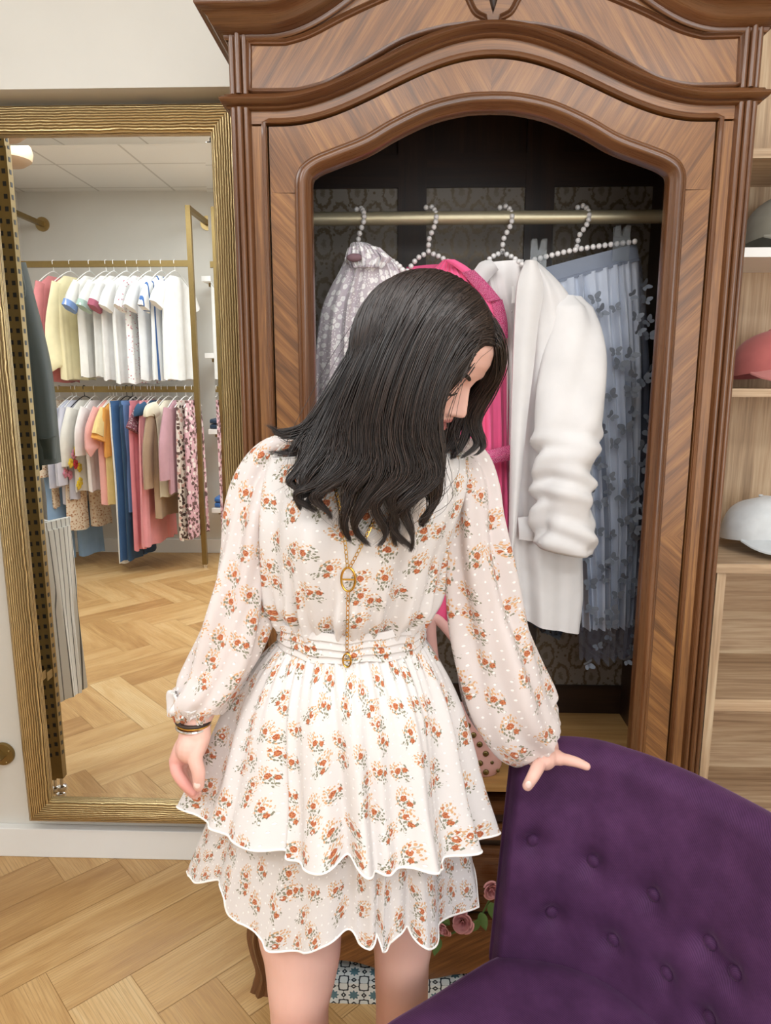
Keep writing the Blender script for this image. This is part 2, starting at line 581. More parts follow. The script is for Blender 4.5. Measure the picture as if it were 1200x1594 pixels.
for i, (lx, ly, lw) in enumerate(LAMPS):
    t = thing('ceiling_light', 'flat rectangular white ceiling light panel overhead', 'ceiling light', (lx, ly, CEIL_Z - 0.03), 'ceiling light panels')
    hx, hy = LAMP_SX / 2 + 0.02, LAMP_SY / 2 + 0.02
    mesh('frame', join(solid(lx - hx, lx + hx, ly - hy, ly - hy + 0.02, CEIL_Z - 0.03, CEIL_Z), solid(lx - hx, lx + hx, ly + hy - 0.02, ly + hy, CEIL_Z - 0.03, CEIL_Z),
         solid(lx - hx, lx - hx + 0.02, ly - hy, ly + hy, CEIL_Z - 0.03, CEIL_Z), solid(lx + hx - 0.02, lx + hx, ly - hy, ly + hy, CEIL_Z - 0.03, CEIL_Z)), M['white_plastic'], t, smooth=False)
    mesh('diffuser', solid(lx - hx + 0.02, lx + hx - 0.02, ly - hy + 0.02, ly + hy - 0.02, CEIL_Z - 0.02, CEIL_Z - 0.01), lampm, t, smooth=False)
# ------------------------------------------------------------------ armoire
AF = 1.46                      # face frame plane
AB = 1.93                      # back
XC = 0.153
def half(pts, Y=AF):
    """left half outline from pixels, as (distance from the centre line, z)"""
    w = np.array([P(x, y, Y) for x, y in pts])
    return np.stack([XC - w[:, 0], w[:, 2]], 1)
def full(h):
    """left half (dx, z) running left to centre, mirrored to a whole path from left to right"""
    L = np.stack([XC - h[:, 0], h[:, 1]], 1)
    L[-1, 0] = XC
    R = L[::-1][1:].copy()
    R[:, 0] = 2 * XC - R[:, 0]
    return np.vstack([L, R])

HW = 0.494                     # half width over the pilasters
Z_DRAW = 0.457                 # bottom of the door opening
def swoop(zb, rise, dx0, n=60, half_w=HW):
    dx = np.linspace(half_w, 0, n)
    z = np.where(dx < dx0, zb + rise * 0.5 * (1 + np.cos(pi * np.clip(dx / dx0, 0, 1))), zb)
    return np.stack([dx, z], 1)

z_mid = P(400, 160, AF)[2]; r_mid = P(765, 46, AF)[2] - z_mid
dx_mid = XC - P(425, 150, AF)[0]
DOORW = XC - P(418, 197, AF)[0]
z_door = P(418, 197, AF)[2]; r_door = P(765, 91, AF)[2] - z_door
dx_door = XC - P(437, 190, AF)[0]
h_mid = swoop(z_mid, r_mid, dx_mid)
h_door = swoop(z_door, r_door, dx_door, half_w=DOORW)
h_out = half([(461, 300), (461, 284), (464, 270), (472, 257), (490, 244.5), (520, 232), (565, 214), (610, 188), (666, 162), (722, 148), (765, 145)])
h_out = np.vstack([catmull(h_out, 70)])
BX = h_out[0, 0]               # outer half width of the opening moulding
zc = h_out[0, 1]

def sweep(path, prof, outs=None, ups=None, closed=False, uvscale=1.0):
    """path [n,3]; prof [(out, up)] carried along with per-point out and up vectors"""
    path = np.asarray(path, float); prof = np.asarray(prof, float)
    n = len(path)
    A = path[:, None] + prof[None, :, 0, None] * outs[:, None] + prof[None, :, 1, None] * ups[:, None]
    d = np.r_[0, np.cumsum(np.linalg.norm(np.diff(path, axis=0), axis=1))]
    e = np.r_[0, np.cumsum(np.linalg.norm(np.diff(prof, axis=0), axis=1))]
    uv = np.stack(np.broadcast_arrays(d[:, None], e[None, :]), -1) * uvscale
    return grid(A, cu=closed, uv=uv, cap0=not closed, cap1=not closed)

def plane_normals(p2, closed=False):
    """unit normals in the xz plane, to the left of travel (up for left to right)"""
    if closed:
        t = np.roll(p2, -1, 0) - np.roll(p2, 1, 0)
    else:
        t = np.gradient(p2, axis=0)
    t /= np.linalg.norm(t, axis=1)[:, None] + 1e-12
    n = np.stack([-t[:, 1], t[:, 0]], 1)
    return n

def front_sweep(p2, prof, Y=AF, closed=False):
    """moulding on the front: prof is (forward, in-plane normal)"""
    path = np.stack([p2[:, 0], np.full(len(p2), Y), p2[:, 1]], 1)
    nn = plane_normals(p2, closed)
    ups = np.stack([nn[:, 0], np.zeros(len(p2)), nn[:, 1]], 1)
    outs = np.tile([0, -1.0, 0], (len(p2), 1))
    return sweep(path, prof, outs, ups, closed)

def with_returns(p2, prof, Y=AF, y_back=AB, hw=HW):
    """front moulding that mitres round the corners and runs back along both sides"""
    front = np.stack([p2[:, 0], np.full(len(p2), Y), p2[:, 1]], 1)
    nn = plane_normals(p2)
    nn[0] = nn[-1] = (0, 1)
    L = np.array([[p2[0, 0], y_back, p2[0, 1]]]); R = np.array([[p2[-1, 0], y_back, p2[-1, 1]]])
    path = np.vstack([L, front, R])
    ups = np.vstack([[[0, 0, 1.0]], np.stack([nn[:, 0], np.zeros(len(nn)), nn[:, 1]], 1), [[0, 0, 1.0]]])
    outs = np.tile([0, -1.0, 0], (len(path), 1))
    outs[0] = (-1, 0, 0); outs[-1] = (1, 0, 0); outs[1] = (-1, -1, 0); outs[-2] = (1, -1, 0)
    return sweep(path, prof, outs, ups)

def ruled(pa, pb, y0, y1, grain_deg=None, along=False, m=6):
    """panel between two xz paths of equal length, front face at y0, edges back to y1"""
    n = len(pa)
    t = np.linspace(0, 1, m)
    A = np.zeros((n, m, 3)); U = np.zeros((n, m, 2))
    for k in range(m):
        q = pa * (1 - t[k]) + pb * t[k]
        A[:, k, 0] = q[:, 0]; A[:, k, 1] = y0; A[:, k, 2] = q[:, 1]
        if along:
            d = np.r_[0, np.cumsum(np.linalg.norm(np.diff(pa, axis=0), axis=1))]
            U[:, k, 0] = d; U[:, k, 1] = t[k] * np.linalg.norm(pa - pb, axis=1).mean()
        else:
            a = radians(grain_deg)
            U[:, k, 0] = q[:, 0] * cos(a) + q[:, 1] * sin(a)
            U[:, k, 1] = -q[:, 0] * sin(a) + q[:, 1] * cos(a)
    B = np.concatenate([A[:, :1] + [0, y1 - y0, 0], A, A[:, -1:] + [0, y1 - y0, 0]], 1)
    U = np.concatenate([U[:, :1], U, U[:, -1:]], 1)
    return grid(B, uv=U)

arm = thing('armoire', 'tall antique carved walnut armoire with arched open doorway behind the woman', 'wardrobe', (XC, 1.70, 0))
# --- carcass
SIDE_T = 0.022
for sx in (-1, 1):
    xa, xb = sorted((XC + sx * (HW - 0.008), XC + sx * (HW - 0.008 - SIDE_T)))
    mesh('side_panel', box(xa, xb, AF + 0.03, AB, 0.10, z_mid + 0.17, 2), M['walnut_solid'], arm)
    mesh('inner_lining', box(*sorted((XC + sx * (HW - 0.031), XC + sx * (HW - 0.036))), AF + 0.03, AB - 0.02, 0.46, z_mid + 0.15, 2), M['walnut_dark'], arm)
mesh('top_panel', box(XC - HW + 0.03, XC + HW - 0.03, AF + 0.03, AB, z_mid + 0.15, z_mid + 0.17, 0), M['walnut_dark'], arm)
# back: frame of dark stiles and rails with papered panels
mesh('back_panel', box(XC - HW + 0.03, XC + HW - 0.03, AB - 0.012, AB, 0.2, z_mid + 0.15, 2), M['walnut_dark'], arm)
zt, zb_ = P(618, 293, AB - 0.02)[2], P(850, 1066, AB - 0.02)[2]
pan = []
for xl, xr in ((487, 618), (664, 818), (863, 1013)):
    pan.append((P(xl, 293, AB - 0.02)[0], P(xr, 293, AB - 0.02)[0]))
pw = pan[1][1] - pan[1][0]
pcx = (pan[1][0] + pan[1][1]) / 2
st = (pan[2][0] - pan[1][1])
def wallpaper_material():
    t = NT('gold_oval_wallpaper')
    uv = t.coord('UV')
    sp = t.n('ShaderNodeSeparateXYZ'); t.l(uv, sp.inputs[0])
    def cell(v, p, o=0.0):
        return t.math('SUBTRACT', t.math('FRACT', t.math('DIVIDE', t.math('ADD', v, o), p)), 0.5)
    def oval(ox, oy):
        du = t.math('MULTIPLY', cell(sp.outputs[0], 0.088, ox), 2.3)
        dv = t.math('MULTIPLY', cell(sp.outputs[1], 0.124, oy), 2.0)
        return t.math('SQRT', t.math('ADD', t.math('MULTIPLY', du, du), t.math('MULTIPLY', dv, dv)))
    n = t.noise(uv, 110, 4)
    r = t.math('MINIMUM', oval(0, 0), oval(0.044, 0.062))
    r2 = t.math('ADD', r, t.math('MULTIPLY', t.math('SUBTRACT', n, 0.5), 0.5))
    ringm = t.ramp(r2, [(0.0, (0.75, 0.75, 0.75, 1)), (0.16, (0.55, 0.55, 0.55, 1)), (0.22, (0, 0, 0, 1)), (0.44, (0.05, 0.05, 0.05, 1)), (0.52, (1, 1, 1, 1)), (0.62, (0.9, 0.9, 0.9, 1)), (0.68, (0, 0, 0, 1))])
    v = t.voro(uv, 70)
    sc = t.ramp(v.outputs['Distance'], [(0.18, (1, 1, 1, 1)), (0.30, (0, 0, 0, 1))])
    m_ = t.math('MAXIMUM', ringm, t.math('MULTIPLY', sc, t.math('GREATER_THAN', r, 0.72)))
    c = t.mix(m_, '#8a8177', '#665640')
    t.set(color=c, rough=t.math('MULTIPLY_ADD', m_, -0.2, 0.6), metal=t.math('MULTIPLY', m_, 0.35))
    return t.m
M['wallpaper'] = wallpaper_material()
for k in (-1, 0, 1):
    x0 = pcx + k * (pw + st) - pw / 2
    b = box(x0, x0 + pw, AB - 0.016, AB - 0.011, zb_, zt)
    mesh('wallpaper_panel', b, M['wallpaper'], arm, smooth=False)
for k in (-2, -1, 1, 2):
    xm = pcx + (k - 0.5 * np.sign(k)) * (pw + st)
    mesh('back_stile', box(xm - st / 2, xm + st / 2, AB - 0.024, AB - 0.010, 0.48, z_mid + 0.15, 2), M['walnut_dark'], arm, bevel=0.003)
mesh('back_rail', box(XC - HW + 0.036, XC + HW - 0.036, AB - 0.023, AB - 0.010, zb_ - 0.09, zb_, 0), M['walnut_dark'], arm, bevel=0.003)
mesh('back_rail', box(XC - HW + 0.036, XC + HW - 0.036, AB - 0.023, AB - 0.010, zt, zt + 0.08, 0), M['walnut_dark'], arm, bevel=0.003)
# shelf and hanging rod
SHELF_Z = 0.512
mesh('shelf', box(XC - HW + 0.036, XC + HW - 0.036, 1.535, AB - 0.022, SHELF_Z - 0.02, SHELF_Z, 0), M['oak_shelf'], arm, bevel=0.002)
ROD_Y, ROD_Z = 1.73, P(760, 339, 1.73)[2]
mesh('hanging_rod', tube([(XC - HW + 0.03, ROD_Y, ROD_Z), (XC + HW - 0.03, ROD_Y, ROD_Z)], 0.0150, 20), M['champagne'], arm)

# --- pilasters: corner columns with reeded faces
def pilaster_section(sx, grow=0.0):
    """from the front inner edge round the corner to the side"""
    pts = []
    x_in, x_out = HW - 0.036, HW
    w = (x_out - x_in) / 3
    for k in range(3):
        for t in np.linspace(0, pi, 9)[(0 if k == 0 else 1):]:
            cx = x_in + (k + 0.5) * w
            pts.append((cx - cos(t) * w / 2, AF - 0.006 - sin(t) * 0.007 - (0.004 if k == 1 else 0)))
    for t in np.linspace(0, pi / 2, 6):
        pts.append((x_out + sin(t) * 0.002, AF + 0.0 + t * 0.006))
    for k in range(2):
        for t in np.linspace(0, pi, 7):
            pts.append((x_out + sin(t) * 0.005, AF + 0.012 + (k + 0.5) * 0.018 - cos(t) * 0.009))
    pts = np.array(pts)
    return np.stack([XC + sx * pts[:, 0], pts[:, 1]], 1)
z_corn = P(400, 62, AF)[2]
for sx in (-1, 1):
    for (za, zb2, nm) in ((0.2, z_mid - 0.012, 'pilaster'), (z_mid + 0.012, z_corn + 0.03, 'upper_pilaster')):
        s = pilaster_section(sx)
        s = np.vstack([s, [[XC + sx * (HW - 0.04), AF + 0.045], [XC + sx * (HW - 0.04), AF]]])
        zz = np.linspace(za, zb2, 12)
        A = np.zeros((len(zz), len(s), 3))
        A[..., 0] = s[:, 0]; A[..., 1] = s[:, 1]; A[..., 2] = zz[:, None]
        e = np.r_[0, np.cumsum(np.linalg.norm(np.diff(s, axis=0), axis=1))]
        U = np.stack(np.broadcast_arrays(zz[:, None], e[None, :]), -1)
        mesh(nm, grid(A, cv=True, uv=U, cap0=True, cap1=True), M['walnut_solid'], arm, sharp=50)

# --- face frame: stiles beside the door and the swooping top rail
INNER = HW - 0.036
for sx in (-1, 1):
    x0, x1 = sorted((XC + sx * (DOORW + 0.0035), XC + sx * (INNER + 0.002)))
    mesh('frame_stile', box(x0, x1, AF - 0.002, AF + 0.03, 0.2, z_door, 2), M['walnut'], arm, bevel=0.002)
pa = full(swoop(z_door + 0.004, r_door, dx_door, 70, INNER + 0.002)); pb = full(swoop(z_mid, r_mid, dx_mid, 70, INNER + 0.002))
mesh('frame_top_rail', ruled(pa, pb, AF - 0.002, AF + 0.03, along=True), M['walnut'], arm)
# quarter bead along the door edge of the frame
bead = [(0.002, 0.0), (0.006, 0.001), (0.008, 0.005), (0.006, 0.009), (0.002, 0.010)]
pbead = full(np.vstack([[[DOORW + 0.004, Z_DRAW], [DOORW + 0.004, z_door - 0.02]], swoop(z_door + 0.004, r_door, dx_door, 70, DOORW + 0.004)]))
mesh('door_bead', front_sweep(pbead, bead), M['walnut_solid'], arm)

# --- the door frame: veneered stiles and arch round the open doorway
door = mesh('door', ruled(np.array([[XC - DOORW, 0.462], [XC + DOORW, 0.462]]), np.array([[XC - DOORW, 0.463], [XC + DOORW, 0.463]]), AF + 0.004, AF + 0.028, 0), M['walnut_dark'], arm)
SEAM_Z = P(1060, 835, AF)[2]
for sx in (-1, 1):
    for za, zb2, ang in ((Z_DRAW + 0.004, SEAM_Z, 42), (SEAM_Z, zc, -45)):
        g = ang if sx < 0 else -ang
        zz = np.linspace(za, zb2, 10)
        pa = np.stack([np.full(10, XC + sx * DOORW), zz], 1); pb = np.stack([np.full(10, XC + sx * (BX - 0.004)), zz], 1)
        vf = ruled(pa, pb, AF + 0.001, AF + 0.028, g)
        mesh('veneered_stile', vf, M['walnut'], door)
    # half of the arch
    n = 90
    outer = np.vstack([[[DOORW, zc]], [[DOORW, z_door]], h_door[h_door[:, 0] < DOORW - 1e-6]])
    cut = 14
    oa = resample(np.array([[DOORW, zc], [DOORW, z_door]]), cut)
    ob = resample(outer[1:], n - cut + 1)[1:]
    outer = np.vstack([oa, ob])
    ia = resample(h_out[:24], cut); ib = resample(h_out[23:], n - cut + 1)[1:]
    inner = np.vstack([ia, ib])
    inner = inner + np.stack([-0.004 * np.ones(n), -0.003 * np.ones(n)], 1) * 0.5
    inner[-1, 0] = 0; outer[-1, 0] = 0
    pa = np.stack([XC + sx * outer[:, 0], outer[:, 1]], 1); pb = np.stack([XC + sx * inner[:, 0], inner[:, 1]], 1)
    mesh('veneered_arch', ruled(pa, pb, AF + 0.001, AF + 0.028, -58 if sx < 0 else 58, m=8), M['walnut'], door)
# bolection moulding round the opening
pm_ = full(np.vstack([[[BX, Z_DRAW + 0.004]], [[BX, (Z_DRAW + zc) / 2]], h_out]))
bol = [(-0.02, -0.031), (0.002, -0.031), (0.006, -0.029), (0.008, -0.025), (0.016, -0.022), (0.020, -0.016), (0.020, -0.011), (0.015, -0.006), (0.008, -0.0045), (0.0075, 0.0), (0.004, 0.002), (-0.01, 0.002)]
mesh('opening_moulding', front_sweep(pm_, bol), M['walnut_solid'], door, sharp=60)

# --- mid moulding
midp = [(-0.01, -0.016), (0.004, -0.015), (0.007, -0.011), (0.006, -0.009), (0.014, -0.006), (0.019, 0.0), (0.017, 0.005), (0.010, 0.008), (0.009, 0.011), (0.004, 0.013), (-0.01, 0.013)]
mesh('waist_moulding', with_returns(full(swoop(z_mid, r_mid, dx_mid, 80, HW)), midp, AF - 0.004, AF + 0.25), M['walnut_solid'], arm, sharp=50)

# --- frieze between the mid moulding and the cornice
r_corn = 0.20
h_corn = swoop(z_corn, r_corn, dx_mid + 0.01, 80, HW)
mesh('frieze', ruled(full(swoop(z_mid + 0.01, r_mid, dx_mid, 80, INNER)), full(swoop(z_corn + 0.01, r_corn, dx_mid + 0.01, 80, INNER)), AF - 0.002, AF + 0.03, along=True), M['walnut'], arm)
fp = half([(391, 140), (391, 71), (437, 71), (452, 69), (485, 58), (535, 32), (575, 13), (612, -3), (650, -17), (690, -26), (712, -24), (720, -12), (727, 4), (738, 24), (756, 34), (720, 37), (685, 42), (629, 59), (572, 91), (516, 123), (488, 133), (460, 139), (430, 140)])
def smooth_closed(p, keep, n=12):
    out = []
    for i in range(len(p)):
        a, b = p[i], p[(i + 1) % len(p)]
        za, zb3 = p[i - 1], p[(i + 2) % len(p)]
        if i in keep: za = 2 * a - b
        if (i + 1) % len(p) in keep: zb3 = 2 * b - a
        for u in np.linspace(0, 1, n, endpoint=False):
            out.append(0.5 * ((2 * a) + (-za + b) * u + (2 * za - 5 * a + 4 * b - zb3) * u * u + (-za + 3 * a - 3 * b + zb3) * u ** 3))
    return np.array(out)
fpl = smooth_closed(fp, {0, 1, 14}, 8)
for sx in (-1, 1):
    q = np.stack([XC + sx * fpl[:, 0], fpl[:, 1]], 1)
    prof = np.array([(0.0, -0.010), (0.006, -0.009), (0.009, -0.006), (0.005, -0.003), (0.006, 0.0), (0.002, 0.002), (0.0, 0.003)])
    if sx < 0: q = q[::-1]
    mesh('panel_moulding', front_sweep(q, prof, AF - 0.002, closed=True), M['walnut_solid'], arm, sharp=50)
    c = q.mean(0)
    # veneered field inside
    from mathutils.geometry import tessellate_polygon
    tri = tessellate_polygon([[Vector((a, b, 0)) for a, b in q]])
    V = np.stack([q[:, 0], np.full(len(q), AF - 0.0035), q[:, 1]], 1)
    a = radians(55 if sx < 0 else -55)
    U = np.stack([q[:, 0] * cos(a) + q[:, 1] * sin(a), -q[:, 0] * sin(a) + q[:, 1] * cos(a)], 1)
    mesh('frieze_panel', [V, [tuple(t) for t in tri], U], M['walnut'], arm, smooth=False)
# carved drop in the middle of the frieze
zt2 = P(765, 8, AF)[2]
def leaf(cx, cz, lx, lz, rot, y=AF - 0.003, th=0.010):
    A = []
    for u in np.linspace(0, 1, 12):
        w = sin(pi * u ** 0.8) ** 0.9 * 0.5 + 1e-4
        row = []
        for t in np.linspace(-1, 1, 9):
            x, z = lx * w * t, lz * (u - 0.5)
            xr, zr = x * cos(rot) - z * sin(rot), x * sin(rot) + z * cos(rot)
            row.append((cx + xr, y - th * (1 - t * t) * sin(pi * u) + 0.003 * abs(cos(3 * t)), cz + zr))
        A.append(row)
    return grid(A)
carv = [leaf(XC, zt2 + 0.022, 0.022, 0.075, pi), leaf(XC - 0.012, zt2 + 0.035, 0.02, 0.06, pi + 0.5), leaf(XC + 0.012, zt2 + 0.035, 0.02, 0.06, pi - 0.5),
        leaf(XC - 0.028, zt2 + 0.055, 0.025, 0.07, pi + 1.0), leaf(XC + 0.028, zt2 + 0.055, 0.025, 0.07, pi - 1.0)]
mesh('carved_ornament', join(*carv), M['walnut_dark'], arm)
# cornice
corn = [(-0.02, -0.006), (0.006, -0.006), (0.010, 0.0), (0.010, 0.006), (0.016, 0.008), (0.020, 0.013), (0.028, 0.017), (0.034, 0.026), (0.040, 0.040), (0.050, 0.050),
        (0.055, 0.052), (0.062, 0.056), (0.066, 0.064), (0.064, 0.072), (0.056, 0.078), (0.05, 0.080), (-0.02, 0.080)]
corn = [(o_ * 0.76 if o_ > 0 else o_, u_ * 0.64) for o_, u_ in corn]
mesh('cornice', with_returns(full(h_corn), corn, AF - 0.004, AB), M['walnut_solid'], arm, sharp=50)
# --- base: drawer, mouldings, apron and bracket feet
mesh('base_top', box(XC - HW, XC + HW, AF - 0.025, AB, Z_DRAW - 0.022, Z_DRAW - 0.002, 0), M['walnut_solid'], arm, bevel=0.006, seg=3)
mesh('base_box', box(XC - INNER, XC + INNER, AF - 0.01, AB - 0.002, 0.2, Z_DRAW - 0.022, 0), M['walnut_dark'], arm)
draw = mesh('drawer', box(XC - INNER + 0.02, XC + INNER - 0.02, AF - 0.022, AF - 0.009, 0.25, Z_DRAW - 0.045, 0), M['walnut_solid'], arm, bevel=0.004)
mesh('drawer_moulding', join(box(XC - INNER + 0.06, XC + INNER - 0.06, AF - 0.030, AF - 0.021, Z_DRAW - 0.075, Z_DRAW - 0.063, 0), box(XC - INNER + 0.06, XC + INNER - 0.06, AF - 0.030, AF - 0.021, 0.28, 0.292, 0)), M['walnut_solid'], draw, bevel=0.003)
mesh('base_moulding', box(XC - HW, XC + HW, AF - 0.03, AF + 0.05, 0.205, 0.235, 0), M['walnut_solid'], arm, bevel=0.008, seg=3)
xs = np.linspace(-INNER + 0.05, INNER - 0.05, 60)
low = 0.062 + 0.075 * np.clip(np.abs(xs) / 0.4, 0, 1) ** 3 + 0.012 * np.cos(xs * 24)
pa = np.stack([XC + xs, low], 1); pb = np.stack([XC + xs, np.full(60, 0.206)], 1)
mesh('apron', ruled(pa, pb, AF - 0.012, AF + 0.015, 30), M['walnut'], arm)
def foot_path():
    return catmull([(0, 0, 0.215), (-0.008, 0, 0.18), (-0.014, -0.004, 0.14), (-0.006, -0.006, 0.09), (0.004, -0.006, 0.05), (0.0, -0.008, 0.02), (-0.006, -0.012, 0.0)], 26)
for sx in (-1, 1):
    for yy, nm in ((AF + 0.0, 'front'), (AB - 0.04, 'rear')):
        fpth = foot_path()
        th = np.linspace(0, 2 * pi, 28, endpoint=False)
        rows = []
        for k, p in enumerate(fpth):
            u = k / 25
            r = 0.033 - 0.006 * sin(pi * min(1, u * 1.1)) - 0.004 * u
            rr = r * (1 + 0.13 * np.cos(7 * th))
            rows.append(np.stack([XC + sx * (HW - 0.004) + sx * -p[0] + rr * np.cos(th), yy + 0.02 + p[1] + rr * np.sin(th), np.full(28, p[2])], 1))
        mesh('foot', grid(np.array(rows), cv=True, cap0=True, cap1=True, uv=np.stack(np.broadcast_arrays(np.linspace(0, .2, 26)[:, None], (th * .03)[None, :]), -1)), M['walnut_solid'], arm)
# ------------------------------------------------------------------ big gilt mirror
def ripple_material(name, c0, c1):
    t = NT(name)
    uv = t.coord('UV')
    sp = t.n('ShaderNodeSeparateXYZ'); t.l(uv, sp.inputs[0])
    d1 = t.noise(t.coord('UV', (9, 14, 1)), 1.0, 2, 0.5)
    d2 = t.noise(t.coord('UV', (46, 60, 1)), 1.0, 2, 0.5)
    v = t.math('ADD', sp.outputs[1], t.math('ADD', t.math('MULTIPLY', d1, 0.006), t.math('MULTIPLY', d2, 0.003)))
    w = t.math('MULTIPLY_ADD', t.math('SINE', t.math('MULTIPLY', v, 2 * pi / 0.0062)), 0.5, 0.5)
    t.set(color=t.ramp(w, [(0.05, c0), (0.45, c1), (1.0, c1)]), rough=t.math('MULTIPLY_ADD', w, -0.15, 0.42), metal=0.72)
    t.bump(w, 0.9, 0.0022)
    return t.m
M['gilt'] = ripple_material('rippled_gilt', '#6b5230', '#d4bb88')
M['mirror'] = NT('silvered_glass').set(color=(0.93, 0.95, 0.94, 1), metal=1.0, rough=0.0).m
mx0 = P(43, 1280, 1.88)[0]; mz0 = P(43, 1281, 1.88)[2]; mz1 = P(100, 161.5, 1.88)[2]; mx1 = P(327, 208, 1.885)[0] + 0.067
mw = 0.067
mir = thing('wall_mirror', 'large mirror in a rippled gold frame on the white wall left of the armoire', 'mirror', ((mx0 + mx1) / 2, 1.9, mz0))
rails = []
corners_o = [(mx0, mz0), (mx1, mz0), (mx1, mz1), (mx0, mz1)]
corners_i = [(mx0 + mw, mz0 + mw), (mx1 - mw, mz0 + mw), (mx1 - mw, mz1 - mw), (mx0 + mw, mz1 - mw)]
prof_t = [0, 0.0, 0.15, 0.5, 0.85, 1.0, 1.0]
prof_y = [1.945, 1.890, 1.882, 1.880, 1.883, 1.892, 1.915]
for k in range(4):
    o0, o1 = np.array(corners_o[k]), np.array(corners_o[(k + 1) % 4])
    i0, i1 = np.array(corners_i[k]), np.array(corners_i[(k + 1) % 4])
    n = 40
    A = np.zeros((n, 7, 3)); U = np.zeros((n, 7, 2))
    for j in range(7):
        a, b = o0 + (i0 - o0) * prof_t[j], o1 + (i1 - o1) * prof_t[j]
        s = np.linspace(0, 1, n)[:, None]
        q = a * (1 - s) + b * s
        A[:, j, 0] = q[:, 0]; A[:, j, 1] = prof_y[j]; A[:, j, 2] = q[:, 1]
        L = (o1 - o0) / np.linalg.norm(o1 - o0)
        U[:, j, 0] = q @ L + k * 3.1
        U[:, j, 1] = prof_t[j] * mw + k * 0.77 + (0.02 if j == 6 else 0)
    rails.append(grid(A, uv=U))
mesh('frame', join(*rails), M['gilt'], mir, sharp=70)
e = 0.004
gx0, gx1, gz0, gz1 = mx0 + mw - e, mx1 - mw + e, mz0 + mw - e, mz1 - mw + e
bw, bh = 0.024, 0.0006         # bevelled border of the glass
gi = [(gx0 + bw, gz0 + bw), (gx1 - bw, gz0 + bw), (gx1 - bw, gz1 - bw), (gx0 + bw, gz1 - bw)]
go = [(gx0, gz0), (gx1, gz0), (gx1, gz1), (gx0, gz1)]
V = [(x, MIR_Y, z) for x, z in gi] + [(x, MIR_Y - bh, z) for x, z in go] + [(x, MIR_Y + 0.006, z) for x, z in go]
F = [(0, 1, 2, 3)] + [(k, 4 + k, 4 + (k + 1) % 4, (k + 1) % 4) for k in range(4)] + [(4 + k, 8 + k, 8 + (k + 1) % 4, 4 + (k + 1) % 4) for k in range(4)] + [(11, 10, 9, 8)]
mesh('bevelled_glass', [np.array(V), F, None], M['mirror'], mir, smooth=False)

# ------------------------------------------------------------------ garments on rails
def sq_tube(p, q, r, uvs=None):
    return tube([p, q], r * sqrt(2), 4)
def bar(x0, x1, y0, y1, z0, z1):
    return solid(*sorted((x0, x1)), *sorted((y0, y1)), *sorted((z0, z1)))

class Fr:
    """local frame of a hanging thing: u across, d through, z up"""
    def __init__(s, o, ang):
        s.o = np.array(o, float); s.u = np.array([cos(ang), sin(ang), 0]); s.d = np.array([-sin(ang), cos(ang), 0])
    def __call__(s, a):
        a = np.asarray(a, float)
        return s.o + a[..., 0:1] * s.u + a[..., 1:2] * s.d + a[..., 2:3] * np.array([0, 0, 1.0])

def body_loft(fr, rows, folds=7, amp=0.010, seed=0, n=48, skew=0.0):
    """rows of (z, half width, half thickness, centre u)"""
    rows = np.array([(r + (0,) * (4 - len(r))) for r in rows], float)
    m = 26
    zz = np.linspace(rows[0, 0], rows[-1, 0], m)
    w = np.interp(-zz, -rows[:, 0], rows[:, 1]); t = np.interp(-zz, -rows[:, 0], rows[:, 2]); c = np.interp(-zz, -rows[:, 0], rows[:, 3])
    th = np.linspace(0, 2 * pi, n, endpoint=False)
    f = np.linspace(0, 1, m)[:, None]
    fold = (np.sin(folds * th + seed) + 0.6 * np.sin((folds * 1.7) * np.cos(th) * 2 + seed * 2)) * amp * f ** 0.7
    A = np.zeros((m, n, 3))
    A[..., 0] = c[:, None] + w[:, None] * np.sign(np.cos(th)) * np.abs(np.cos(th)) ** 0.8 * (1 + 0.03 * np.sin(3 * f + seed))
    A[..., 1] = t[:, None] * np.sin(th) + fold
    A[..., 2] = zz[:, None] + 0.006 * np.sin(folds * th + seed) * f
    uv = np.stack(np.broadcast_arrays(th[None, :] * 0.1, zz[:, None]), -1)
    g = grid(fr(A), cv=True, cap0=True, cap1=True, uv=uv)
    return g

def sleeve_loft(fr, path, rad, flat=0.55, n=18, seed=0, amp=0.004):
    pth = catmull(path, 22)
    rr = np.interp(np.linspace(0, 1, 22), np.linspace(0, 1, len(rad)), rad)
    th = np.linspace(0, 2 * pi, n, endpoint=False)
    T = np.gradient(pth, axis=0); T /= np.linalg.norm(T, axis=1)[:, None]
    D = np.array([0, 1.0, 0])
    Nn = np.cross(T, D); Nn /= np.linalg.norm(Nn, axis=1)[:, None]
    f = np.linspace(0, 1, 22)[:, None]
    k = 1 + amp / 0.05 * np.sin(5 * th + seed) * (0.3 + f)
    A = pth[:, None] + (rr[:, None] * np.cos(th) * k)[..., None] * Nn[:, None] + (rr[:, None] * flat * np.sin(th) * k)[..., None] * D
    uv = np.stack(np.broadcast_arrays(th[None, :] * 0.05, f * 0.5), -1)
    return grid(fr(A), cv=True, cap0=True, cap1=True, uv=uv)

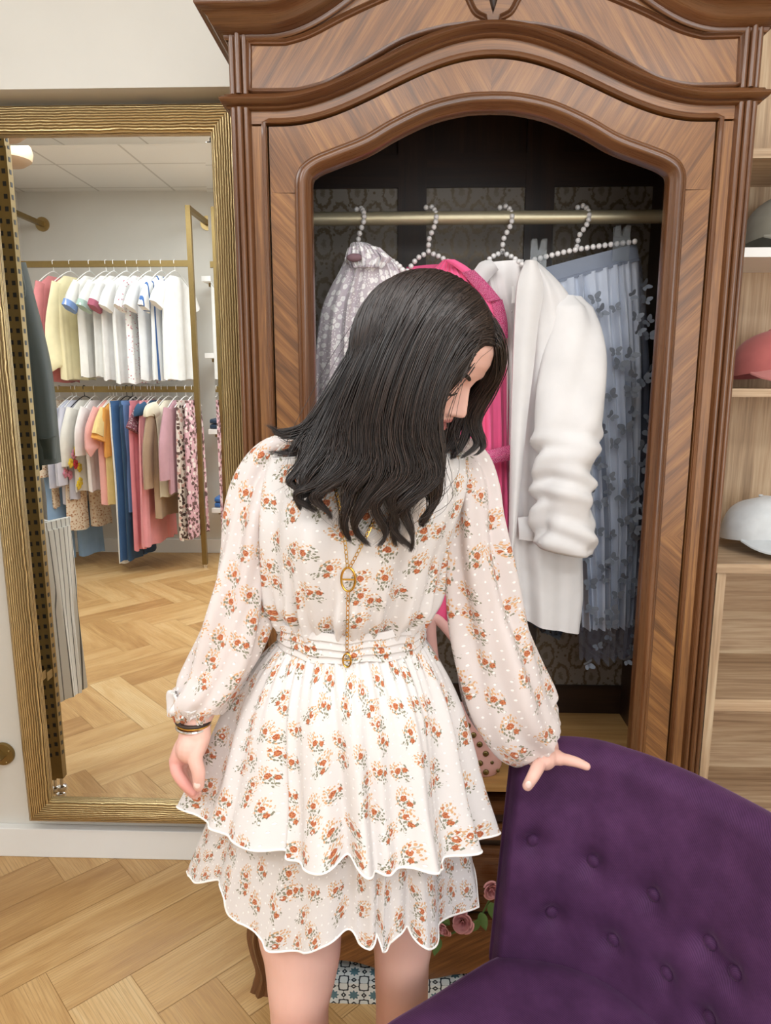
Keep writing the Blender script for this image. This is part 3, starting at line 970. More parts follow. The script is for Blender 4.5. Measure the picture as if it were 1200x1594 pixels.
M['hanger_white'] = plain('white_hanger_plastic', '#f3f1ee', 0.4, 0.01)
def hanger(name, label, group, fr, mat, w=0.20, drop=0.10, r=0.0035, hookh=0.075):
    """fr.o is the point on top of the rail; the body spans u"""
    t = thing(name, label, 'hanger', fr.o, group)
    a = np.linspace(-0.4, pi, 12)
    hook = [(0.013 * cos(x), 0, 0.013 * sin(x) - 0.0085) for x in a][::-1]
    hook = hook + [(0.012, 0, -0.02), (0.004, 0, -0.04), (0, 0, -hookh)]
    mesh('hook', tube(fr(np.array(hook)), r * 0.8, 6), mat, t)
    arm_ = [(-w, 0, -hookh - drop), (-w * 0.5, 0, -hookh - drop * 0.38), (0, 0, -hookh), (w * 0.5, 0, -hookh - drop * 0.38), (w, 0, -hookh - drop)]
    mesh('shoulder_bar', tube(fr(catmull(arm_, 18)), r, 6), mat, t)
    return t

def garment(name, label, cat, fr, mat, kind, top, bottom, w=0.22, group=None, trim=None, sleeve=0.2, th=0.035, seed=0, amp=0.010, neck=0.07):
    """fr.o is on the rail; heights are below it"""
    t = thing(name, label, cat, fr.o + np.array([0, 0, bottom]), group)
    if kind in ('tee', 'top', 'coat'):
        L = top - bottom
        rows = [(top, neck, th * 0.5), (top - 0.015, neck + 0.02, th * 0.7), (top - 0.06, w * 0.86, th), (top - 0.10, w, th), (top - 0.25, w * 0.93, th * 1.05), (bottom, w * 0.98, th * 1.15)]
        mesh('bodice', body_loft(fr, rows, 5, amp, seed), mat, t)
        for s in (-1, 1):
            L2 = sleeve
            if kind == 'tee':
                path = [(s * w * 0.80, 0, top - 0.065), (s * (w + 0.02), 0.004, top - 0.075 - L2 * 0.45), (s * (w + 0.055), 0.006, top - 0.08 - L2 * 0.85)]
                rad = [0.045, 0.062, 0.070]
            elif kind == 'top':
                path = [(s * w * 0.82, 0, top - 0.06), (s * (w + 0.03), 0.01, top - 0.06 - L2 * 0.5), (s * (w + 0.03), 0.012, top - 0.06 - L2 * 0.93), (s * (w + 0.025), 0.012, top - 0.06 - L2)]
                rad = [0.05, 0.07, 0.085, 0.05]
            else:
                path = [(s * w * 0.82, 0, top - 0.06), (s * (w + 0.03), 0.012, top - 0.06 - L2 * 0.5), (s * (w + 0.035), 0.02, top - 0.06 - L2)]
                rad = [0.06, 0.07, 0.065]
            sl = mesh('sleeve', sleeve_loft(fr, path, rad, 0.36, seed=seed + s), mat, t)
            if trim is not None:
                e2 = np.array(path[-1]); d2 = np.array(path[-1]) - np.array(path[-2]); d2 /= np.linalg.norm(d2)
                mesh('cuff', sleeve_loft(fr, [e2 - d2 * 0.045, e2 - d2 * 0.02, e2 + d2 * 0.003], [rad[-1] * 1.04] * 3, 0.40), trim, sl)
    elif kind == 'pants':
        mesh('waistband', body_loft(fr, [(top, w, 0.014), (top - 0.04, w, 0.016)], 3, 0.0, seed), mat, t)
        for s in (-1, 1):
            rows = [(top - 0.03, w * 0.52, 0.02, s * w * 0.45), (top - 0.25, w * 0.55, 0.024, s * w * 0.45), ((top + bottom) / 2, w * 0.46, 0.022, s * w * 0.5), (bottom, w * 0.5, 0.026, s * w * 0.55)]
            mesh('trouser_leg', body_loft(fr, rows, 3, amp * 0.5, seed + s, 32), mat, t)
    elif kind == 'skirt':
        mesh('waistband', body_loft(fr, [(top, w * 0.75, 0.014), (top - 0.04, w * 0.75, 0.016)], 3, 0.0, seed), mat, t)
        mesh('skirt_panel', body_loft(fr, [(top - 0.035, w * 0.75, 0.018), (top - 0.2, w * 0.85, 0.03), (bottom, w, th)], 9, amp * 1.4, seed, 64), mat, t)
    return t

def print_fabric(name, base, spots, scale=28, thr=0.42, rough=0.85):
    """cloth with scattered irregular spots"""
    t = NT(name)
    o = t.coord('Object')
    nz = t.noise(o, scale * 0.9, 2, out='Color')
    v = t.voro(t.vmath('ADD', o, t.vmath('SCALE', nz) if False else o), scale * 0.5)
    sp = t.n('ShaderNodeSeparateColor'); t.l(v.outputs['Color'], sp.inputs[0])
    n = t.noise(o, scale * 2.2, 2)
    d = t.math('ADD', v.outputs['Distance'], t.math('MULTIPLY', t.math('SUBTRACT', n, 0.5), 0.5))
    c = base if not isinstance(base, str) else lin(base)
    col = t.mix(0.0, c, c)
    for k, s in enumerate(spots):
        lo = k / len(spots)
        sel = t.math('MULTIPLY', t.math('GREATER_THAN', sp.outputs[0], lo), t.math('LESS_THAN', sp.outputs[0], lo + 1.0 / len(spots)))
        col = t.mix(t.math('MULTIPLY', t.math('LESS_THAN', d, thr), sel), col, s)
    t.set(color=col, rough=rough)
    return t.m

FB = {}
def fb(hexc, **k):
    if hexc not in FB: FB[hexc] = fabric('cloth_' + hexc.strip('#'), hexc, **k)
    return FB[hexc]
M['graphic_pink'] = print_fabric('white_tee_pink_print', '#f4f3f1', ['#b8546a', '#e6c3c8', '#f4f3f1'], 60, 0.3)
M['leopard'] = print_fabric('cream_leopard_print', '#e6dcd2', ['#4f3b36', '#d4aba2', '#6e564e'], 34, 0.48)
M['leopard_pink'] = print_fabric('pink_leopard_print', '#dcb0bb', ['#6d5352', '#efe3df', '#7a5c5a'], 34, 0.50)
M['cream_floral'] = print_fabric('cream_floral_print', '#e8d6bf', ['#b0805c', '#d8b898', '#c59a78'], 60, 0.38)
M['plaid'] = print_fabric('dusty_plaid', '#8a5462', ['#c9b8bb', '#5f3a46'], 70, 0.4)
def stripes_material(name, a, b, period=0.02, duty=0.25, axis=2):
    t = NT(name)
    sp = t.n('ShaderNodeSeparateXYZ'); t.l(t.coord('Object'), sp.inputs[0])
    f = t.math('FRACT', t.math('DIVIDE', sp.outputs[axis], period))
    t.set(color=t.mix(t.math('LESS_THAN', f, duty), a, b), rough=0.85)
    return t.m
M['blue_stripe_tee'] = stripes_material('white_tee_blue_stripes', '#f4f4f3', '#466ba5', 0.07, 0.2, 1)
M['grey_stripe'] = stripes_material('white_cloth_grey_stripes', '#e9e6df', '#6f6e6a', 0.022, 0.16, 1)

YR = -1.55                     # rail of the far rack (real place)
rz1 = PM(160, 411, 5.36)[2]; rz2 = PM(200, 606, 5.36)[2]
xa, xb = PM(20, 411, 5.36)[0], PM(297, 411, 5.36)[0]
pz = PM(293, 320, 5.36)[2]
rack = thing('clothes_rack', 'tall square gold clothes rack with two rails fixed to the far wall', 'clothes rack', ((xa + xb) / 2, YR, 0))
for x in (xa, xb):
    mesh('post', bar(x - 0.018, x + 0.018, YR - 0.018, YR + 0.018, 0.03, pz), M['bronze'], rack, smooth=False)
    mesh('foot', tube([(x, YR, 0.0), (x, YR, 0.03)], 0.016, 12), M['chrome'], rack)
    mesh('wall_arm', bar(x - 0.016, x + 0.016, ROOM_Y0 + 0.01, YR, pz - 0.034, pz), M['bronze'], rack, smooth=False)
    mesh('wall_flange', tube([(x, ROOM_Y0, pz - 0.017), (x, ROOM_Y0 + 0.012, pz - 0.017)], 0.055, 24), M['brass'], rack)
for z in (rz1, rz2):
    mesh('rail', bar(xa, xb, YR - 0.012, YR + 0.012, z - 0.022, z + 0.022), M['bronze'], rack, smooth=False)

def rail_x(px, py=411): return PM(px, py, 5.36)[0]
def below(py, z0, yv=5.2): return PM(200, py, yv)[2] - z0
upper = [
    (83, 'long_sleeve_top', 'dusty pink long sleeved top, first from the left on the upper rail', 'top', '#dd8b8d', 'top', 600, 0.19, None, 0.60),
    (109, 'bishop_sleeve_blouse', 'pale yellow blouse with long gathered sleeves on the upper rail', 'blouse', '#f2e7bd', 'top', 596, 0.18, None, 0.60),
    (139, 'ringer_tee', 'white tee with blue sleeve cuffs on the upper rail', 'tee', '#f3f0ea', 'tee', 592, 0.2, '#7f9bd0', 0.2),
    (165, 'ringer_tee', 'white tee with sage green sleeve cuffs on the upper rail', 'tee', '#f3f1ec', 'tee', 592, 0.2, '#a9c0b6', 0.2),
    (177, 'ringer_tee', 'white tee with maroon sleeve cuffs on the upper rail', 'tee', '#f2efec', 'tee', 597, 0.2, '#a85a6e', 0.2),
    (197, 'white_tee', 'plain white tee hanging just right of the maroon cuffed tee', 'tee', '#f4f3f1', 'tee', 602, 0.2, None, 0.2),
    (214, 'graphic_tee', 'white tee with a pink and red printed front on the upper rail', 'tee', 'graphic_pink', 'tee', 602, 0.2, None, 0.2),
    (234, 'white_tee', 'plain white tee between the pink printed tee and the blue striped tee', 'tee', '#f4f4f4', 'tee', 597, 0.2, None, 0.2),
    (251, 'graphic_tee', 'white tee with vertical blue stripes on its front', 'tee', 'blue_stripe_tee', 'tee', 597, 0.2, None, 0.2),
    (272, 'flutter_tee', 'white flutter sleeved tee at the right end of the upper rail', 'tee', '#f5f5f4', 'tee', 596, 0.19, None, 0.17)]
for i, (px, nm, lab, cat, colr, kind, pyb, w, trim, sl) in enumerate(upper):
    fr = Fr((rail_x(px), YR, rz1 + 0.024), radians(103 + (3 if i % 2 else -2)))
    hanger('white_hanger', 'slim white hanger hooked over the upper gold rail', 'white hangers on the upper rail', fr, M['hanger_white'], 0.17, 0.09)
    m_ = M[colr] if colr in M else fb(colr)
    garment(nm, lab, cat, fr, m_, kind, -0.115, below(pyb, rz1, 5.25), w, 'clothes on the upper rail', fb(trim) if trim else None, sl, 0.024, i * 1.3, 0.008)

lower = [
    (92, 'floral_shirt', 'cream floral shirt at the left end of the lower rail', 'shirt', 'cream_floral', 'coat', 795, 0.19, 0.5),
    (112, 'sheer_shirt', 'sheer grey shirt sewn with small flowers, left one of two', 'shirt', '#c9c9d6', 'coat', 790, 0.19, 0.58),
    (118, 'sheer_shirt', 'sheer grey shirt with yellow flowers, right one of two', 'shirt', '#cdccd9', 'coat', 782, 0.19, 0.56),
    (131, 'collared_blouse', 'cream collared blouse on a black hanger, lower rail', 'blouse', '#e9e5dd', 'coat', 770, 0.17, 0.42),
    (147, 'ruffle_blouse', 'white ruffle blouse beside the cream collared one', 'blouse', '#efe9e6', 'coat', 770, 0.17, 0.34),
    (171, 'puff_sleeve_top', 'light pink puff sleeved top on the lower rail', 'top', '#efb2ac', 'top', 790, 0.19, 0.30),
    (176, 'short_sleeve_dress', 'pale yellow short sleeved dress behind the orange top', 'dress', '#ecd08e', 'tee', 790, 0.18, 0.2),
    (181, 'orange_top', 'orange short sleeved top on the lower rail', 'top', '#f0ac55', 'tee', 716, 0.18, 0.24),
    (190, 'white_jeans', 'white jeans hanging left of the blue denim', 'jeans', '#eceae6', 'pants', 880, 0.19, 0),
    (197, 'blue_jeans', 'mid blue jeans hanging beside the white pair', 'jeans', '#3f6596', 'pants', 876, 0.20, 0),
    (206, 'dark_jeans', 'dark navy jeans between the mid blue and pale blue pairs', 'jeans', '#274766', 'pants', 874, 0.20, 0),
    (211, 'faded_jeans', 'faded light blue jeans hanging left of the pink skirt', 'jeans', '#6688b8', 'pants', 800, 0.19, 0),
    (220, 'long_skirt', 'long salmon pink skirt on the lower rail', 'skirt', '#e58e98', 'skirt', 858, 0.24, 0),
    (231, 'checked_top', 'dusty plum checked top right of the pink skirt', 'top', 'plaid', 'tee', 740, 0.16, 0.16),
    (236, 'pleated_skirt', 'pink pleated skirt showing below the tan coat', 'skirt', '#e79aa0', 'skirt', 852, 0.26, 0),
    (242, 'navy_vest', 'navy vest trimmed in white left of the tan coat', 'vest', '#2f5274', 'coat', 760, 0.15, 0.05),
    (252, 'tan_coat', 'tan brown coat with long sleeves on the lower rail', 'coat', '#b0957b', 'coat', 810, 0.21, 0.58),
    (262, 'cream_vest', 'cream sleeveless vest right of the tan coat', 'vest', '#e9e2cb', 'coat', 778, 0.19, 0.05),
    (275, 'knit_cardigan', 'mauve pink knit cardigan on the lower rail', 'cardigan', '#c498a3', 'coat', 772, 0.19, 0.52),
    (289, 'leopard_cardigan', 'cream leopard print garment near the right end of the lower rail', 'cardigan', 'leopard', 'skirt', 845, 0.17, 0),
    (299, 'leopard_cardigan', 'pink leopard print garment at the right end of the lower rail', 'cardigan', 'leopard_pink', 'skirt', 842, 0.17, 0)]
for i, (px, nm, lab, cat, colr, kind, pyb, w, sl) in enumerate(lower):
    fr = Fr((rail_x(px, 606), YR, rz2 + 0.024), radians(101 + (4 if i % 2 else -3)))
    black = px in (131, 206, 197)
    hanger('black_hanger' if black else 'white_hanger', 'black clip hanger hooked over the lower gold rail' if black else 'slim white hanger hooked over the lower gold rail',
           'black hangers on the lower rail' if black else 'white hangers on the lower rail', fr, M['black'] if black else M['hanger_white'], 0.16, 0.08)
    m_ = M[colr] if colr in M else fb(colr)
    t = garment(nm, lab, cat, fr, m_, kind, -0.105, below(pyb, rz2, 5.22), w, 'clothes on the lower rail', None, sl, 0.022, i * 1.7, 0.006)
    if nm == 'sheer_shirt':
        rnd = random.Random(i)
        for k in range(7):
            c = fr(np.array([rnd.uniform(-0.25, -0.02) * (1 if cos(0) > 0 else 1), -0.055, rnd.uniform(-0.8, -0.3)]))
            c2 = fr(np.array([rnd.uniform(0.12, 0.24), -0.05, rnd.uniform(-0.75, -0.3)]))
            for cc in (c2,):
                colh = rnd.choice(['#e8c62e', '#e8c62e', '#c92a3c', '#d98aa0'])
                pet = [ball(cc + np.array([0.012, 0.022 * cos(q), 0.022 * sin(q)]), 0.017, 6, 4, (0.5, 1, 1)) for q in np.linspace(0, 2 * pi, 5, endpoint=False)]
                mesh('flower_applique', join(*pet), fb(colh), t)
# low garments seen under the short ones
fr = Fr((rail_x(97, 606), YR - 0.02, rz2 + 0.024), radians(92))
garment('wide_leg_jeans', 'pale blue wide leg jeans below the floral shirt', 'jeans', Fr((rail_x(100, 606), YR, rz2 + 0.024), radians(118)), fb('#8fb0d6'), 'pants', -0.35, below(880, rz2, 5.2), 0.24, None, seed=2)
garment('floral_shorts', 'cream floral shorts showing below the sheer shirts', 'shorts', Fr((rail_x(124, 606), YR, rz2 + 0.024), radians(118)), M['cream_floral'], 'pants', -0.35, below(832, rz2, 5.2), 0.20, None, seed=3)

# --- white shelves with folded jeans beside the rack, and a tall narrow mirror beyond
sx0, sx1 = xb + 0.04, -1.40
shelves_z = [PM(322, y, 5.65)[2] for y in (437, 553, 668, 787)]
for k, z in enumerate(shelves_z):
    t = thing('wall_shelf', ['white wall shelf, topmost in the column beside the far rack', 'white wall shelf, second from the top beside the far rack', 'white wall shelf holding dark folded jeans', 'white wall shelf holding blue folded jeans'][k], 'shelf', ((sx0 + sx1) / 2, -1.85, z), 'white shelves beside the far rack')
    mesh('board', solid(sx0, sx1, ROOM_Y0 + 0.001, -1.66, z - 0.028, z + 0.01), M['white_plastic'], t, smooth=False, bevel=0.002)
    mesh('bracket', bar(sx0 + 0.03, sx0 + 0.05, ROOM_Y0 + 0.001, -1.75, z - 0.055, z - 0.029), M['bronze'], t, smooth=False)
def folded(x0, x1, y0, y1, z, n, th, mat, name, label):
    for k in range(n):
        A = []
        for u in np.linspace(0, 1, 10):
            row = []
            for a in np.linspace(0, 2 * pi, 20, endpoint=False):
                cx, cz = np.sign(cos(a)) * abs(cos(a)) ** 0.35, np.sign(sin(a)) * abs(sin(a)) ** 0.6
                row.append((x0 + (x1 - x0) * u, (y0 + y1) / 2 + (y1 - y0) / 2 * cx * (1 - 0.02 * k), z + (k + 0.5) * th + th / 2 * cz + 0.002 * sin(9 * u + k)))
            A.append(row)
        o = mesh(name, grid(np.array(A), cv=True, cap0=True, cap1=True), mat)
        tag(o, label[k], 'jeans', 'folded jeans on the white shelves')
folded(sx0 + 0.01, sx1 - 0.02, -1.98, -1.68, shelves_z[2] + 0.0105, 2, 0.038, fb('#24384e'), 'folded_jeans', ['dark folded jeans at the bottom of their stack on the third white shelf', 'dark folded jeans on top of their stack on the third white shelf'])
folded(sx0 + 0.02, sx1 - 0.02, -1.98, -1.68, shelves_z[3] + 0.0105, 2, 0.04, fb('#3a6aa8'), 'folded_jeans', ['blue folded jeans at the bottom of their stack on the lowest white shelf', 'blue folded jeans on top of their stack on the lowest white shelf'])

# --- the near rack, seen in the mirror at its left edge: two slotted posts, rails, wall flange
def slotted(x, y0, z0, z1):
    parts = [bar(x - 0.014, x + 0.014, y0 - 0.016, y0 + 0.016, z0, z1)]
    return parts[0]
near = thing('slotted_clothes_rack', 'gold clothes rack with slotted uprights fixed to the mirror wall at far left', 'clothes rack', (-1.3, 1.55, 0))
pA, pB = PM(97, 1228, 2.29), PM(76, 1243, 2.23)
NZ = PM(5, 225, 2.29)[2] + 0.25
for (p, nm) in ((pA, 'upright'), (pB, 'upright')):
    y = p[1]
    up = mesh(nm, bar(p[0] - 0.014, p[0] + 0.014, y - 0.014, y + 0.014, 0.05, NZ), M['bronze'], near, smooth=False)
    slots = [solid(p[0] - 0.0055 , p[0] + 0.0055, y + 0.0135, y + 0.0148, z, z + 0.014) for z in np.arange(0.14, NZ - 0.05, 0.0365)]
    slots += [solid(p[0] + 0.0135, p[0] + 0.0148, y - 0.0055, y + 0.0055, z, z + 0.014) for z in np.arange(0.14, NZ - 0.05, 0.0365)]
    mesh('slots', join(*slots), M['black'], up, smooth=False)
    mesh('foot', lathe([(0.016, 0.0), (0.018, 0.006), (0.016, 0.014), (0.006, 0.018), (0.006, 0.05)], (p[0], y, 0)), M['chrome'], near)
mesh('tie_bar', bar(pA[0] - 0.012, pA[0] + 0.012, pA[1], pB[1], 0.44, 0.47), M['bronze'], near, smooth=False)
wf = P(6, 1172, 1.95)
mesh('wall_arm', tube([(wf[0], 1.948, wf[2]), (pB[0], pB[1], wf[2])], 0.017, 4), M['bronze'], near, smooth=False)
mesh('wall_flange', lathe([(0.0, 0.0), (0.034, 0.0), (0.036, 0.003), (0.036, 0.010), (0.0, 0.010)], (wf[0], 1.938, wf[2]), 28, 'y'), M['bronze'], near)
for k in range(4):
    a = k * pi / 2 + 0.5
    mesh('screw', ball((wf[0] + 0.027 * cos(a), 1.9375, wf[2] + 0.027 * sin(a)), 0.0035, 8, 6), M['brass'], near)
RX = -1.36
RY = 1.36
zr = PM(20, 392, 2.45)[2] + 0.13
for z in (zr, 1.02):
    mesh('rail', bar(-2.5, -1.36, RY - 0.012, RY + 0.012, z - 0.014, z + 0.014), M['bronze'], near, smooth=False)
mesh('upright', bar(-2.514, -2.486, RY - 0.014, RY + 0.014, 0.0, NZ), M['bronze'], near, smooth=False)

def lace_fabric(name, base, lace, scale=90):
    t = NT(name)
    o = t.coord('Object')
    v = t.voro(o, scale)
    n = t.noise(o, 12, 3)
    c = t.mix(t.ramp(v.outputs['Distance'], [(0.2, (1, 1, 1, 1)), (0.4, (0, 0, 0, 1))]), base, lace)
    t.set(color=c, rough=0.7, sheen=0.3)
    t.bump(n, 0.3, 0.004)
    return t.m
M['green'] = fabric('dark_green_satin', '#1f2d25', 0.5, 400, sheen=0.08)
M['green_lace'] = lace_fabric('dark_green_lace', '#22302a', '#48584e', 120)
for k, (x, wj, lab) in enumerate(((-1.43, 0.17, 'dark green lace trimmed blouse nearest the slotted upright, left edge of the mirror'), (-1.56, 0.18, 'dark green blouse hanging behind the first green one on the near rack'))):
    fr = Fr((x, RY, zr + 0.015), radians(-75 + 6 * k))
    hanger('white_hanger', 'white hanger holding a dark green blouse on the near rack', 'white hangers on the near rack', fr, M['hanger_white'], 0.15, 0.07)
    t = garment('green_blouse', lab, 'blouse', fr, M['green'], 'coat', -0.10, PM(45, 745, 2.45)[2] - zr, wj - 0.02, 'green blouses on the near rack', None, 0.72, 0.05, k * 2.0, 0.014)
    mesh('lace_yoke', body_loft(fr, [(-0.098, 0.075, 0.03), (-0.15, 0.135, 0.055), (-0.25, 0.155, 0.058), (-0.28, 0.15, 0.054)], 5, 0.006, k), M['green_lace'], t)
    for s in (-1, 1):
        mesh('cuff', sleeve_loft(fr, [(s * (wj + 0.013), 0.02, -0.78), (s * (wj + 0.015), 0.02, -0.82), (s * (wj + 0.014), 0.02, -0.86)], [0.052, 0.047, 0.047], 0.6), M['green'], t)
fr = Fr((-1.33, RY, 1.035), radians(-70))
hanger('white_hanger', 'white hanger holding the striped trousers on the near rack', None, fr, M['hanger_white'], 0.13, 0.06)
garment('striped_trousers', 'white trousers with thin grey stripes low on the near rack', 'trousers', fr, M['grey_stripe'], 'pants', -0.09, -0.78, 0.15, None, seed=1, amp=0.02)
# --- round-ended wooden pendant and a bright ceiling fitting seen high in the mirror
pp = PM(12, 238, 4.5)
t = thing('wooden_pendant', 'pale wood grained rounded pendant near the ceiling at the left of the mirror', 'pendant', pp)
mesh('shade', lathe([(0.0, -0.07), (0.09, -0.068), (0.13, -0.04), (0.14, 0.0), (0.13, 0.04), (0.09, 0.068), (0.0, 0.07)], pp, 30), M['laminate'], t)
mesh('stem', tube([pp + [0, 0, 0.06], (pp[0], pp[1], CEIL_Z - 0.001)], 0.006, 8), M['brass'], t)
# ------------------------------------------------------------------ pale shelving right of the armoire
CF = 1.60                      # front of the base unit
c0 = P(1117, 877, CF); CX0, CZ = c0[0], c0[2]
UB = 1.86                     # back panel of the upper shelves
CX1 = 1.75
base = thing('base_cabinet', 'pale wood open cabinet with a counter right of the armoire', 'cabinet', ((CX0 + CX1) / 2, 1.77, 0))
ct = P(1117, 877, CF)[2] - P(1117, 891, CF)[2]
mesh('counter', box(CX0 - 0.004, CX1, CF - 0.006, 1.945, CZ - ct, CZ, 0), M['laminate'], base, bevel=0.001)
pt = P(1131, 900, CF)[0] - P(1116, 900, CF)[0]
M['laminate_shadow'] = plain('shadow_grey_laminate', '#4a4844', 0.5, 0.05)  # pale laminate in shadow: the shade is put into this grey
mesh('side_panel', box(CX0 + 0.001, CX0 + pt, CF, 1.94, 0.0, CZ - ct - 0.0005, 2), M['laminate'], base, bevel=0.0008)
mesh('shaded_outer_side', solid(CX0 - 0.003, CX0 + 0.0005, CF + 0.004, 1.94, 0.0, CZ - ct - 0.001), M['laminate_shadow'], base, smooth=False)  # thin dark skin over the side panel, painted as its shaded face
mesh('back_panel', box(CX0 + pt, CX1 - 0.02, 1.90, 1.915, 0.06, CZ - ct, 0), M['laminate'], base)
mesh('side_panel', box(CX1 - 0.02, CX1, CF, 1.94, 0.0, CZ - ct - 0.0005, 2), M['laminate'], base)
for pya, pyb in ((1089, 1107), (1292, 1309)):
    z1, z0 = P(1160, pya, CF + 0.005)[2], P(1160, pyb, CF + 0.005)[2]
    mesh('shelf_board', box(CX0 + pt, CX1 - 0.02, CF + 0.005, 1.90, z0, z1, 0), M['laminate'], base, bevel=0.0008)
upper_u = thing('display_shelves', 'tall pale wood back panel with shelves of caps above the counter', 'shelves', ((CX0 + CX1) / 2, UB, CZ))
mesh('back_panel', box(0.665, CX1, UB, UB + 0.02, CZ + 0.0005, 2.75, 2), M['laminate'], upper_u)
def shelf(py1, py0, mat, Y0=1.63):
    z1, z0 = P(1180, py1, Y0)[2], P(1180, py0, Y0)[2]
    mesh('shelf_board', box(0.67, CX1, Y0, UB, z0, z1, 0), mat, upper_u, bevel=0.001)
    return z1
s1 = shelf(231, 246, M['laminate'])
s2 = shelf(385, 400, M['white_plastic'])
s3 = shelf(605, 618, M['laminate'])

def cap_thing(label, c, mat, seam, heading, tilt, group, lin_mat, heart=False, R=(0.088, 0.096, 0.104)):
    """soft six panel baseball cap; heading is the way the brim points"""
    t = thing('baseball_cap', label, 'cap', c, group)
    ca, sa = cos(heading), sin(heading)
    ct_, st_ = cos(tilt), sin(tilt)
    def place(A):
        A = np.asarray(A, float)
        x, y, z = A[..., 0], A[..., 1], A[..., 2]
        y2, z2 = y * ct_ + z * st_, -y * st_ + z * ct_          # tilt about x (brim dips)
        X = x * sa + y2 * ca; Y = -x * ca + y2 * sa              # local y = forward
        return np.stack([c[0] + X, c[1] + Y, c[2] + z2], -1)
    n, m = 60, 24
    ph = np.linspace(0, 2 * pi, n, endpoint=False); v = np.linspace(0, 1, m)
    A = np.zeros((m, n, 3))
    for i, q in enumerate(v):
        a = q * pi / 2
        r = cos(a) ** 0.75 if q < 1 else 0.002
        pan = 1 + 0.012 * np.abs(np.sin(3 * ph)) * sin(pi * q) + 0.006 * np.sin(5 * ph + 9 * q)
        A[i, :, 0] = R[0] * r * np.cos(ph) * pan
        A[i, :, 1] = R[1] * r * np.sin(ph) * pan
        A[i, :, 2] = R[2] * (sin(a) ** 0.95) * (0.96 + 0.04 * np.sin(ph))
    mesh('crown', grid(place(A), cv=True, cap1=True), mat, t)
    # brim: curved sheet from the front of the crown
    m2, n2 = 12, 30
    B = np.zeros((m2, n2, 3))
    for i, q in enumerate(np.linspace(0, 1, m2)):
        for j, w in enumerate(np.linspace(-1, 1, n2)):
            ang = pi / 2 - w * 1.38
            x0, y0 = R[0] * 0.99 * cos(ang), R[1] * 0.99 * sin(ang)
            ext = 0.072 * max(0, 1 - abs(w) ** 3.0) ** 0.75
            B[i, j] = (x0 * (1 + 0.05 * q), y0 + ext * q, 0.004 - 0.054 * abs(w) ** 1.1 * q * ext / 0.072 - 0.002 * q * q)
    top = place(B); bot = place(B - [0, 0, 0.004])
    g1, g2 = grid(top), grid(bot[:, ::-1])
    rim = grid(np.stack([np.vstack([top[0], top[1:, -1], top[-1, ::-1], top[::-1, 0]]), np.vstack([bot[0], bot[1:, -1], bot[-1, ::-1], bot[::-1, 0]])], 0), cv=True)
    mesh('brim', join(g1, g2, rim), lin_mat, t)
    mesh('button', ball(place(np.array([0, 0, R[2] * 0.99])), 0.006, 10, 6, (1, 1, 0.6)), mat, t)
    st = []
    for k in range(1):
        pass
    if heart:
        hp = []
        for a in np.linspace(0, 2 * pi, 40, endpoint=False):
            hx, hz = 16 * sin(a) ** 3, 13 * cos(a) - 5 * cos(2 * a) - 2 * cos(3 * a) - cos(4 * a)
            hp.append((hx / 17 * 0.017, hz / 17 * 0.017))
        hp = np.array(hp)
        rings = []
        for s_, lift in ((1.0, 0.0005), (0.97, 0.002), (0.5, 0.003), (0.02, 0.0032)):
            q = hp * s_
            zz = R[2] * 0.42 + q[:, 1]
            a = np.arcsin(np.clip(zz / R[2], -1, 0.98))
            r = np.cos(a) ** 0.75
            x = q[:, 0]
            y = R[1] * r * np.sqrt(np.clip(1 - (x / (R[0] * r)) ** 2, 0, 1)) + lift + 0.001
            rings.append(np.stack([x, y, zz], 1))
        mesh('embroidered_heart', grid(place(np.array(rings)), cv=True, cap1=True), fabric('red_embroidery', '#c81e2c', 0.7), t)
    return t
def cap_mat(name, colr):
    t = NT(name)
    o = t.coord('Object')
    n = t.noise(o, 25, 4)
    c = lin(colr)
    t.set(color=t.ramp(n, [(0.3, tuple(x * 0.88 for x in c[:3]) + (1,)), (0.7, tuple(min(1, x * 1.06) for x in c[:3]) + (1,))]), rough=0.9, sheen=0.2)
    t.bump(n, 0.25, 0.003)
    return t.m
cb = P(1222, 375, 1.745); cap_thing('faded khaki baseball cap on the white shelf right of the armoire', (cb[0], cb[1], s2 + 0.032), cap_mat('khaki_cotton', '#8f8a7c'), None, radians(-66), -0.12, 'caps on the display shelves', cap_mat('khaki_cotton_brim', '#a39e90'))
cb = P(1200, 590, 1.745); cap_thing('washed coral red baseball cap on the middle shelf', (cb[0], cb[1], s3 + 0.032), cap_mat('coral_cotton', '#c06a66'), None, radians(-66), -0.12, 'caps on the display shelves', cap_mat('coral_cotton_brim', '#cf8580'))
cb = P(1184, 845, 1.74); cap_thing('white baseball cap with a red heart on the counter', (cb[0], cb[1], CZ + 0.032), cap_mat('white_cotton', '#e3e6e8'), None, radians(-66), -0.12, 'caps on the display shelves', cap_mat('white_cotton_brim', '#d9dee1'), True)

# ------------------------------------------------------------------ purple button-tufted chair
def velvet_material():
    t = NT('purple_velvet')
    uv = t.coord('UV')
    o = t.coord('Object')
    n = t.noise(o, 16, 4, 0.6)
    herr = t.n('ShaderNodeTexWave', wave_type='BANDS', bands_direction='DIAGONAL')
    t.l(t.coord('UV', (1, 1, 1)), herr.inputs['Vector'])
    herr.inputs['Scale'].default_value = 140
    herr.inputs['Distortion'].default_value = 1.5
    herr.inputs['Detail'].default_value = 2
    f = t.math('ADD', t.math('MULTIPLY', n, 0.8), t.math('MULTIPLY', herr.outputs['Fac'], 0.22))
    t.set(color=t.ramp(f, [(0.3, '#381a3a'), (0.55, '#48264a'), (0.8, '#563257')]), rough=0.75, sheen=0.35, sheen_rough=0.4, sheen_tint=lin('#a888aa'), spec=0.25)
    t.bump(herr.outputs['Fac'], 0.12, 0.001)
    return t.m
